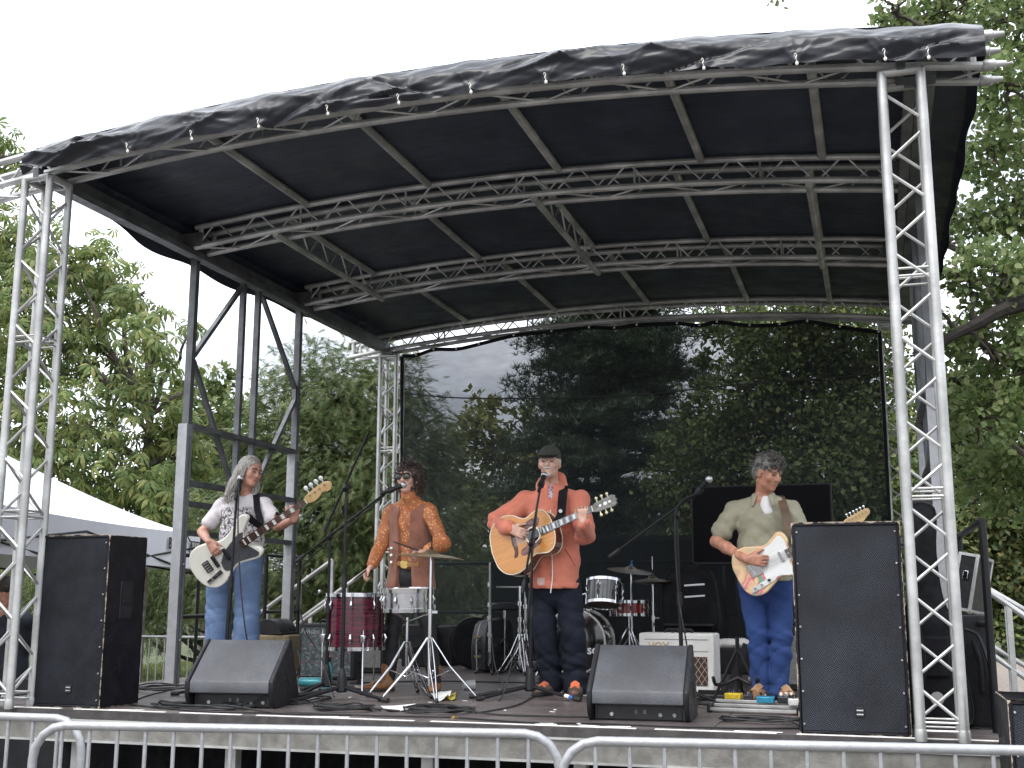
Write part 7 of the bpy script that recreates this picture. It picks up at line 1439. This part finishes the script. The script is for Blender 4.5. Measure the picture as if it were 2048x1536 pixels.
for a in range(12):
    a0, a1 = R(-60-a*20), R(-60-(a+1)*20); g0 = lambda a_: n0+V((math.cos(a_)*.086, math.sin(a_)*.07+.02, .035+.045*math.sin(a_)+.02*max(0, math.sin(a_)))); B.cap(g0(a0), g0(a1), .040, .040, .015)
B.ell(n0+V((0, .10, .015)), (.10, .06, .095), None, .03); B.ell(n0+V((.01, -.075, -.015)), (.018, .05, .075), None, .015, True); B.below(hm.z-.012); jk = B.mesh('jacket', CORAL, t)
B = Vol(*vbox([hm], .24), .0075); B.cap(hm+V((0, 0, .01)), hm+V((0, 0, .025)), .193, .194, .01, (fw, .77)); B.below(hm.z-.018); B.above(hm.z+.02); B.folds(.006, 22, 4.1); B.mesh('hem_band', CORAL, jk)
feature(t, (0, 0, 0), np.eye(3), 'zip', [at(1101, 1020, Y=1.99), at(1103, 1090, Y=1.97), at(1105, 1150, Y=1.965), at(1101, 1186, Y=1.962)], .004, WL)
mb = MB(); mb.box(at(1082, 1163, Y=1.972), (.062, .006, .052), Matrix.Rotation(R(-14), 3, 'Z')); mb.build('patch', mat('pale_patch', (.62, .42, .38), .7), jk, True)
feature(t, (0, 0, 0), np.eye(3), 'pocket_seam', [at(1130, 1098, Y=1.965), at(1145, 1122, Y=1.97), at(1150, 1132, Y=1.975)], .0045, mat('coral_dark', (.22, .05, .03), .8))
B = Vol(*vbox([n0, n0+V((0, -.06, -.12))], .12), .007); B.cap(n0+V((.005, -.035, .0)), n0+V((.01, -.062, -.13)), .042, .045, .02); B.mesh('undershirt', mat('striped_shirt', (.22, .07, .10), .8, 0, 0, 60, col2=(.5, .48, .55), lo=.47, hi=.53), t)
trousers(t, J, denim('indigo_denim', (.006, .0075, .013), (.013, .016, .027)), (.102, .086, .088), at(1106, 1160, Y=2.12), fw, .011, 9, 'jeans', hipw=.165)
for q in 'LR': B = Vol(*vbox([J['an'+q]], .16), .007); a_ = J['an'+q]; B.cap(a_+V((0, 0, -.075)), a_+V((0, 0, -.068)), .087, .088, .01); B.below(a_.z-.082); B.above(a_.z-.062); B.mesh('turn_up', mat('pale_selvedge', (.42, .40, .37), .8), t)
ORL = mat('orange_lace', (.60, .14, .06), .6); SH = mat('shoe_brown_green', (.035, .04, .03), .6, 0, 0, 9, col2=(.13, .06, .045))
h_ = J['anL']; shoe(t, V((h_.x+.02, 2.16, S)), V((h_.x-.06, 1.90, S)), SH, RUBBER, .10, .050, ORL); h_ = J['anR']; shoe(t, V((h_.x, 2.12, S)), V((h_.x+.05, 1.86, S)), SH, RUBBER, .10, .050, ORL)
CAPM = mat('dark_green_cap', (.038, .042, .033), .85, 0, .2, 12, .3, 200); B = Vol(*vbox([hc], .2), .0065); B.ell(hl(hc, Mh, (0, -.012, .056)), (.085, .104, .088), Mh, .01); B.cap(hl(hc, Mh, (-.05, .07, .062)), hl(hc, Mh, (.05, .07, .062)), .03, .03, .01, (Mh[:, 2], .3)); B.cap(hl(hc, Mh, (-.038, .115, .055)), hl(hc, Mh, (.038, .115, .055)), .032, .032, .015, (Mh[:, 2], .25)); B.cap(hl(hc, Mh, (-.035, .135, .046)), hl(hc, Mh, (.035, .135, .046)), .034, .034, .015, (Mh[:, 2], .28))
zc = hl(hc, Mh, (0, 0, .036)).z; B.D = np.maximum(B.D, (zc-B.ax[2][None, None, :]).astype(np.float32)); cp_ = B.mesh('cap', CAPM, t); B = Vol(*vbox([hl(hc, Mh, (0, .09, .04))], .12), .005); Mb = Mh @ np.array(Matrix.Rotation(R(-16), 3, 'X')); B.ell(hl(hc, Mh, (0, .082, .043)), (.074, .070, .0075), Mb, .004); B.mesh('cap_brim', CAPM, cp_); mb = MB(); mb.ball(hl(hc, Mh, (0, -.012, .134)), .008, 8, 6); mb.build('cap_button', CAPM, cp_, True)
WHB = mat('white_beard', (.42, .40, .37), .8, 0, .2, 60); B = Vol(*vbox([hc], .16), .0055)
B.cap(hl(hc, Mh, (-.026, .088, -.045)), hl(hc, Mh, (0, .101, -.040)), .008, .009, .006); B.cap(hl(hc, Mh, (.026, .088, -.045)), hl(hc, Mh, (0, .101, -.040)), .008, .009, .006); B.ell(hl(hc, Mh, (0, .076, -.088)), (.022, .022, .022), Mh, .01); B.folds(.002, 160, 2); B.mesh('beard', WHB, t)
B = Vol(*vbox([hc], .16), .006)
for x in (-1, 1): B.ell(hl(hc, Mh, (x*.072, -.02, .02)), (.012, .035, .028), Mh, .01)
B.folds(.003, 120, 2); B.mesh('side_hair', WHB, t); face_details(t, hc, Mh, mat('grey_brow', (.30, .26, .22), .8), True, False)
ribbon('strap', [G(MAc, (.33, .03, -.06)), at(1122, 1030, Y=1.90), at(1124, 1005, Y=1.97), at(1126, 985, Y=2.05), at(1128, 972, Y=2.16), at(1120, 985, Y=2.25)], [V((.1, -1, 0)), V((0, .2, 1))], .065, .006, BLKFAB, AC)
mb = MB(); mb.cyl(at(1121, 1022, Y=1.895), at(1121, 1022, Y=1.88), .014, .013, 16); mb.build('badge', mat('white_badge', (.6, .6, .62), .3), AC, True)

# ---------------------------------------------------------------- person: guitarist in khaki
J = P_(dict(head=(1535, 948, 2.08), neck=(1527, 996, 2.14), shL=(1471, 1018, 2.14), shR=(1583, 1020, 2.12), elL=(1432, 1083, 2.06), elR=(1612, 1092, 2.04), wrL=(1494, 1119, 1.80), wrR=(1645, 1100, 1.84), hipL=(1502, 1168, 2.16), hipR=(1560, 1168, 2.16), knL=(1517, 1268, 2.12), knR=(1562, 1270, 2.12), anL=(1524, 1376, 2.14), anR=(1557, 1376, 2.14)), 0)
t = thing('person', 'curly grey-haired man in khaki short-sleeved shirt and blue jeans looking down', 'person', (J['anL'].lerp(J['anR'], .5).x, 2.14, S), group='musicians on stage')
fw = V((.15, -1, 0)); Mh = head_frame((.80, -.58, -.30), (.0, .05, 1)); hc = J['head']; nT = MTe.to_3x3() @ V((0, 0, 1))
def ex(B):
    hand(B, J['wrL'], G(MTe, (.14, -.005, .04))-J['wrL'], -nT, V((.3, 0, .9)), (20, 35, 30), 1.0, 1.0); hand(B, J['wrR'], (G(MTe, (.46, .0, -.01))-J['wrR']).normalized(), MTe.to_3x3() @ V((0, .3, -1)), V((-1, 0, .3)), (45, 55, 45), 1.0, 1.1)
body(t, J, Mh, SKIN3, 1.0, (.045, .040, .028), (.07, .052, .04), fwd=fw, extra=ex, nose=1.03)
KHAKI = mat('khaki_linen', (.27, .255, .185), .85, 0, .08, 6, .6, 24); ch = at(1527, 1050, Y=2.15); wa = at(1530, 1115, Y=2.15); hm = at(1531, 1160, Y=2.15); lo, hi = vbox([J['shL'], J['shR'], J['elL'], J['elR'], hm], .2); B = Vol(lo, hi, .0072)
B.cap(ch, wa, .178, .182, .05, (fw, .68)); B.cap(wa, hm, .182, .185, .04, (fw, .70)); [B.cap(J['neck']+V((0, .01, -.035)), J[q_], .058, .058, .04) for q_ in ('shL', 'shR')]; B.cap(J['neck']+V((0, .02, -.04)), ch, .085, .14, .05, (fw, .85))
for q in 'LR': B.cap(J['sh'+q], J['sh'+q].lerp(J['el'+q], .66), .062, .072, .03)
B.ell(J['neck']+V((.02, -.085, -.03)), (.045, .06, .10), None, .015, True); B.ell(J['neck']+V((0, 0, .04)), (.07, .075, .05), None, .01, True); B.folds(.012, 20, 6.3); B.below(hm.z-.01); sh_ = B.mesh('shirt', KHAKI, t)
n0 = J['neck']
for s_ in (-1, 1):
    B = Vol(*vbox([n0, n0+V((s_*.07, -.1, -.08))], .09), .006); B.cap(n0+V((s_*.065, .035, .028)), n0+V((s_*.062, -.045, .008)), .014, .018, .01); B.cap(n0+V((s_*.060, -.045, .006)), n0+V((s_*.070, -.095, -.055)), .026, .012, .02, (V((s_*.5, -.6, .5)), .45)); B.mesh('collar', KHAKI, sh_)
B = Vol(*vbox([n0, n0+V((0, -.07, -.1))], .12), .007); B.cap(n0+V((.01, -.018, -.015)), n0+V((.022, -.040, -.10)), .053, .052, .02); B.mesh('undershirt', mat('white_cotton', (.66, .65, .64), .8, 0, .05, 8), t)
trousers(t, J, denim('bright_blue_cord', (.019, .042, .135), (.034, .066, .19)), (.092, .075, .070), at(1531, 1155, Y=2.15), fw, .009, 11, 'jeans', hipw=.155)
SUEDB = mat('brown_suede', (.24, .12, .055), .9, 0, .15, 9, .3, 140); LCB = mat('tan_lace', (.36, .22, .12), .8)
h_ = J['anL']; shoe(t, V((h_.x+.01, 2.16, S)), V((h_.x-.06, 1.90, S)), SUEDB, mat('boot_sole', (.04, .03, .02), .6), .10, .049, LCB); h_ = J['anR']; shoe(t, V((h_.x+.01, 2.18, S)), V((h_.x+.11, 1.93, S)), SUEDB, mat('boot_sole', (.04, .03, .02), .6), .10, .049, LCB)
HG2 = mat('salt_pepper_hair', (.085, .078, .07), .6, 0, .5, 40); HG3 = mat('grey_side_hair', (.17, .165, .155), .7, 0, .25, 50); B = Vol(*vbox([hc], .19), .0065); B.ell(hl(hc, Mh, (0, -.02, .055)), (.082, .100, .082), Mh, .02); B.ell(hl(hc, Mh, (0, -.05, -.0)), (.080, .068, .075), Mh, .02); B.ell(hl(hc, Mh, (0, .10, -.02)), (.068, .075, .085), Mh, .01, True); B.ell(hl(hc, Mh, (0, .0, -.07)), (.12, .06, .05), Mh, .01, True); B.folds(.005, 80, 3); B.mesh('hair', HG3, t)
curls(t, hc, Mh, [((0, -.01, .07), .092), ((0, .02, .085), .075), ((0, .05, .09), .055), ((0, -.05, .04), .085)], 0, 260, HG2, .005, (.02, .045), 8)
face_details(t, hc, Mh, mat('grey_brow', (.30, .26, .22), .8)); B = Vol(*vbox([hc], .16), .0055); B.cap(hl(hc, Mh, (-.022, .088, -.045)), hl(hc, Mh, (.022, .088, -.045)), .006, .006, .005); B.folds(.0015, 160, 2); B.mesh('moustache', mat('grey_stubble', (.26, .20, .17), .8), t)
ribbon('strap', [G(MTe, (.265, .11, -.03)), at(1574, 1060, Y=1.92), at(1570, 1025, Y=1.98), at(1563, 998, Y=2.10), at(1556, 992, Y=2.22)], [CAM-J['neck'], V((0, -.2, 1))], .055, .005, mat('brown_strap', (.10, .065, .04), .6), TE)

# ---------------------------------------------------------------- person behind the left tower
J = P_(dict(head=(10, 1183, 2.0), neck=(10, 1222, 2.03), shL=(-44, 1240, 2.05), shR=(46, 1242, 2.0), elL=(-56, 1310, 2.0), elR=(46, 1318, 2.12), wrL=(-30, 1345, 2.2), wrR=(20, 1350, 2.25), hipL=(-10, 1390, 2.05), hipR=(32, 1390, 2.02), knL=(-10, 1500, 2.05), knR=(32, 1500, 2.02), anL=(-8, 1560, 2.05), anR=(32, 1560, 2.02)), 0)
for q in 'LR': J['an'+q].z = .10; J['kn'+q].z = .50
t = thing('person', 'short-haired man in a dark T-shirt standing behind the left truss tower', 'person', (J['anL'].lerp(J['anR'], .5).x, 2.03, 0)); fw = V((-.5, .85, 0)); Mh = head_frame((-.75, .6, -.1)); hc = J['head']
body(t, J, Mh, SKIN3, 1.0, fwd=fw, extra=lambda B: [hand(B, J['wr'+q], V((.1, -.5, -.4)), V((0, 0, -1)), V((1, 0, 0))) for q in 'LR'])
DT = mat('navy_tee', (.012, .014, .022), .8, 0, .2, 8); ch = at(10, 1285, Y=2.03); hm = at(12, 1385, Y=2.03); B = Vol(*vbox([J['shL'], J['shR'], hm, J['elL'], J['elR']], .18), .009); B.cap(ch, hm, .18, .18, .05, (fw, .7)); B.cap(J['shL'], J['shR'], .07, .07, .06)
for q in 'LR': B.cap(J['sh'+q], J['sh'+q].lerp(J['el'+q], .65), .075, .075, .03)
B.folds(.007, 22, 2); B.mesh('t_shirt', DT, t); trousers(t, J, mat('black_trousers', (.012, .012, .014), .7), (.1, .085, .08), hm, fw, .006, 2)
for q in 'LR': a_ = J['an'+q]; shoe(t, V((a_.x, a_.y-.04, 0)), V((a_.x-.1, a_.y+.18, 0)), BLKPLA, RUBBER)
B = Vol(*vbox([hc], .17), .007); B.ell(hl(hc, Mh, (0, -.02, .045)), (.082, .10, .085), Mh, .02); B.ell(hl(hc, Mh, (0, .10, -.03)), (.066, .07, .09), Mh, .01, True); B.ell(hl(hc, Mh, (0, -.02, -.10)), (.12, .12, .05), Mh, .01, True); B.folds(.003, 110, 1); B.mesh('hair', mat('dark_short_hair', (.03, .022, .018), .7, 0, .3, 40), t)
# keep everything tidy
for m in list(bpy.data.meshes):
    if m.users == 0: bpy.data.meshes.remove(m)
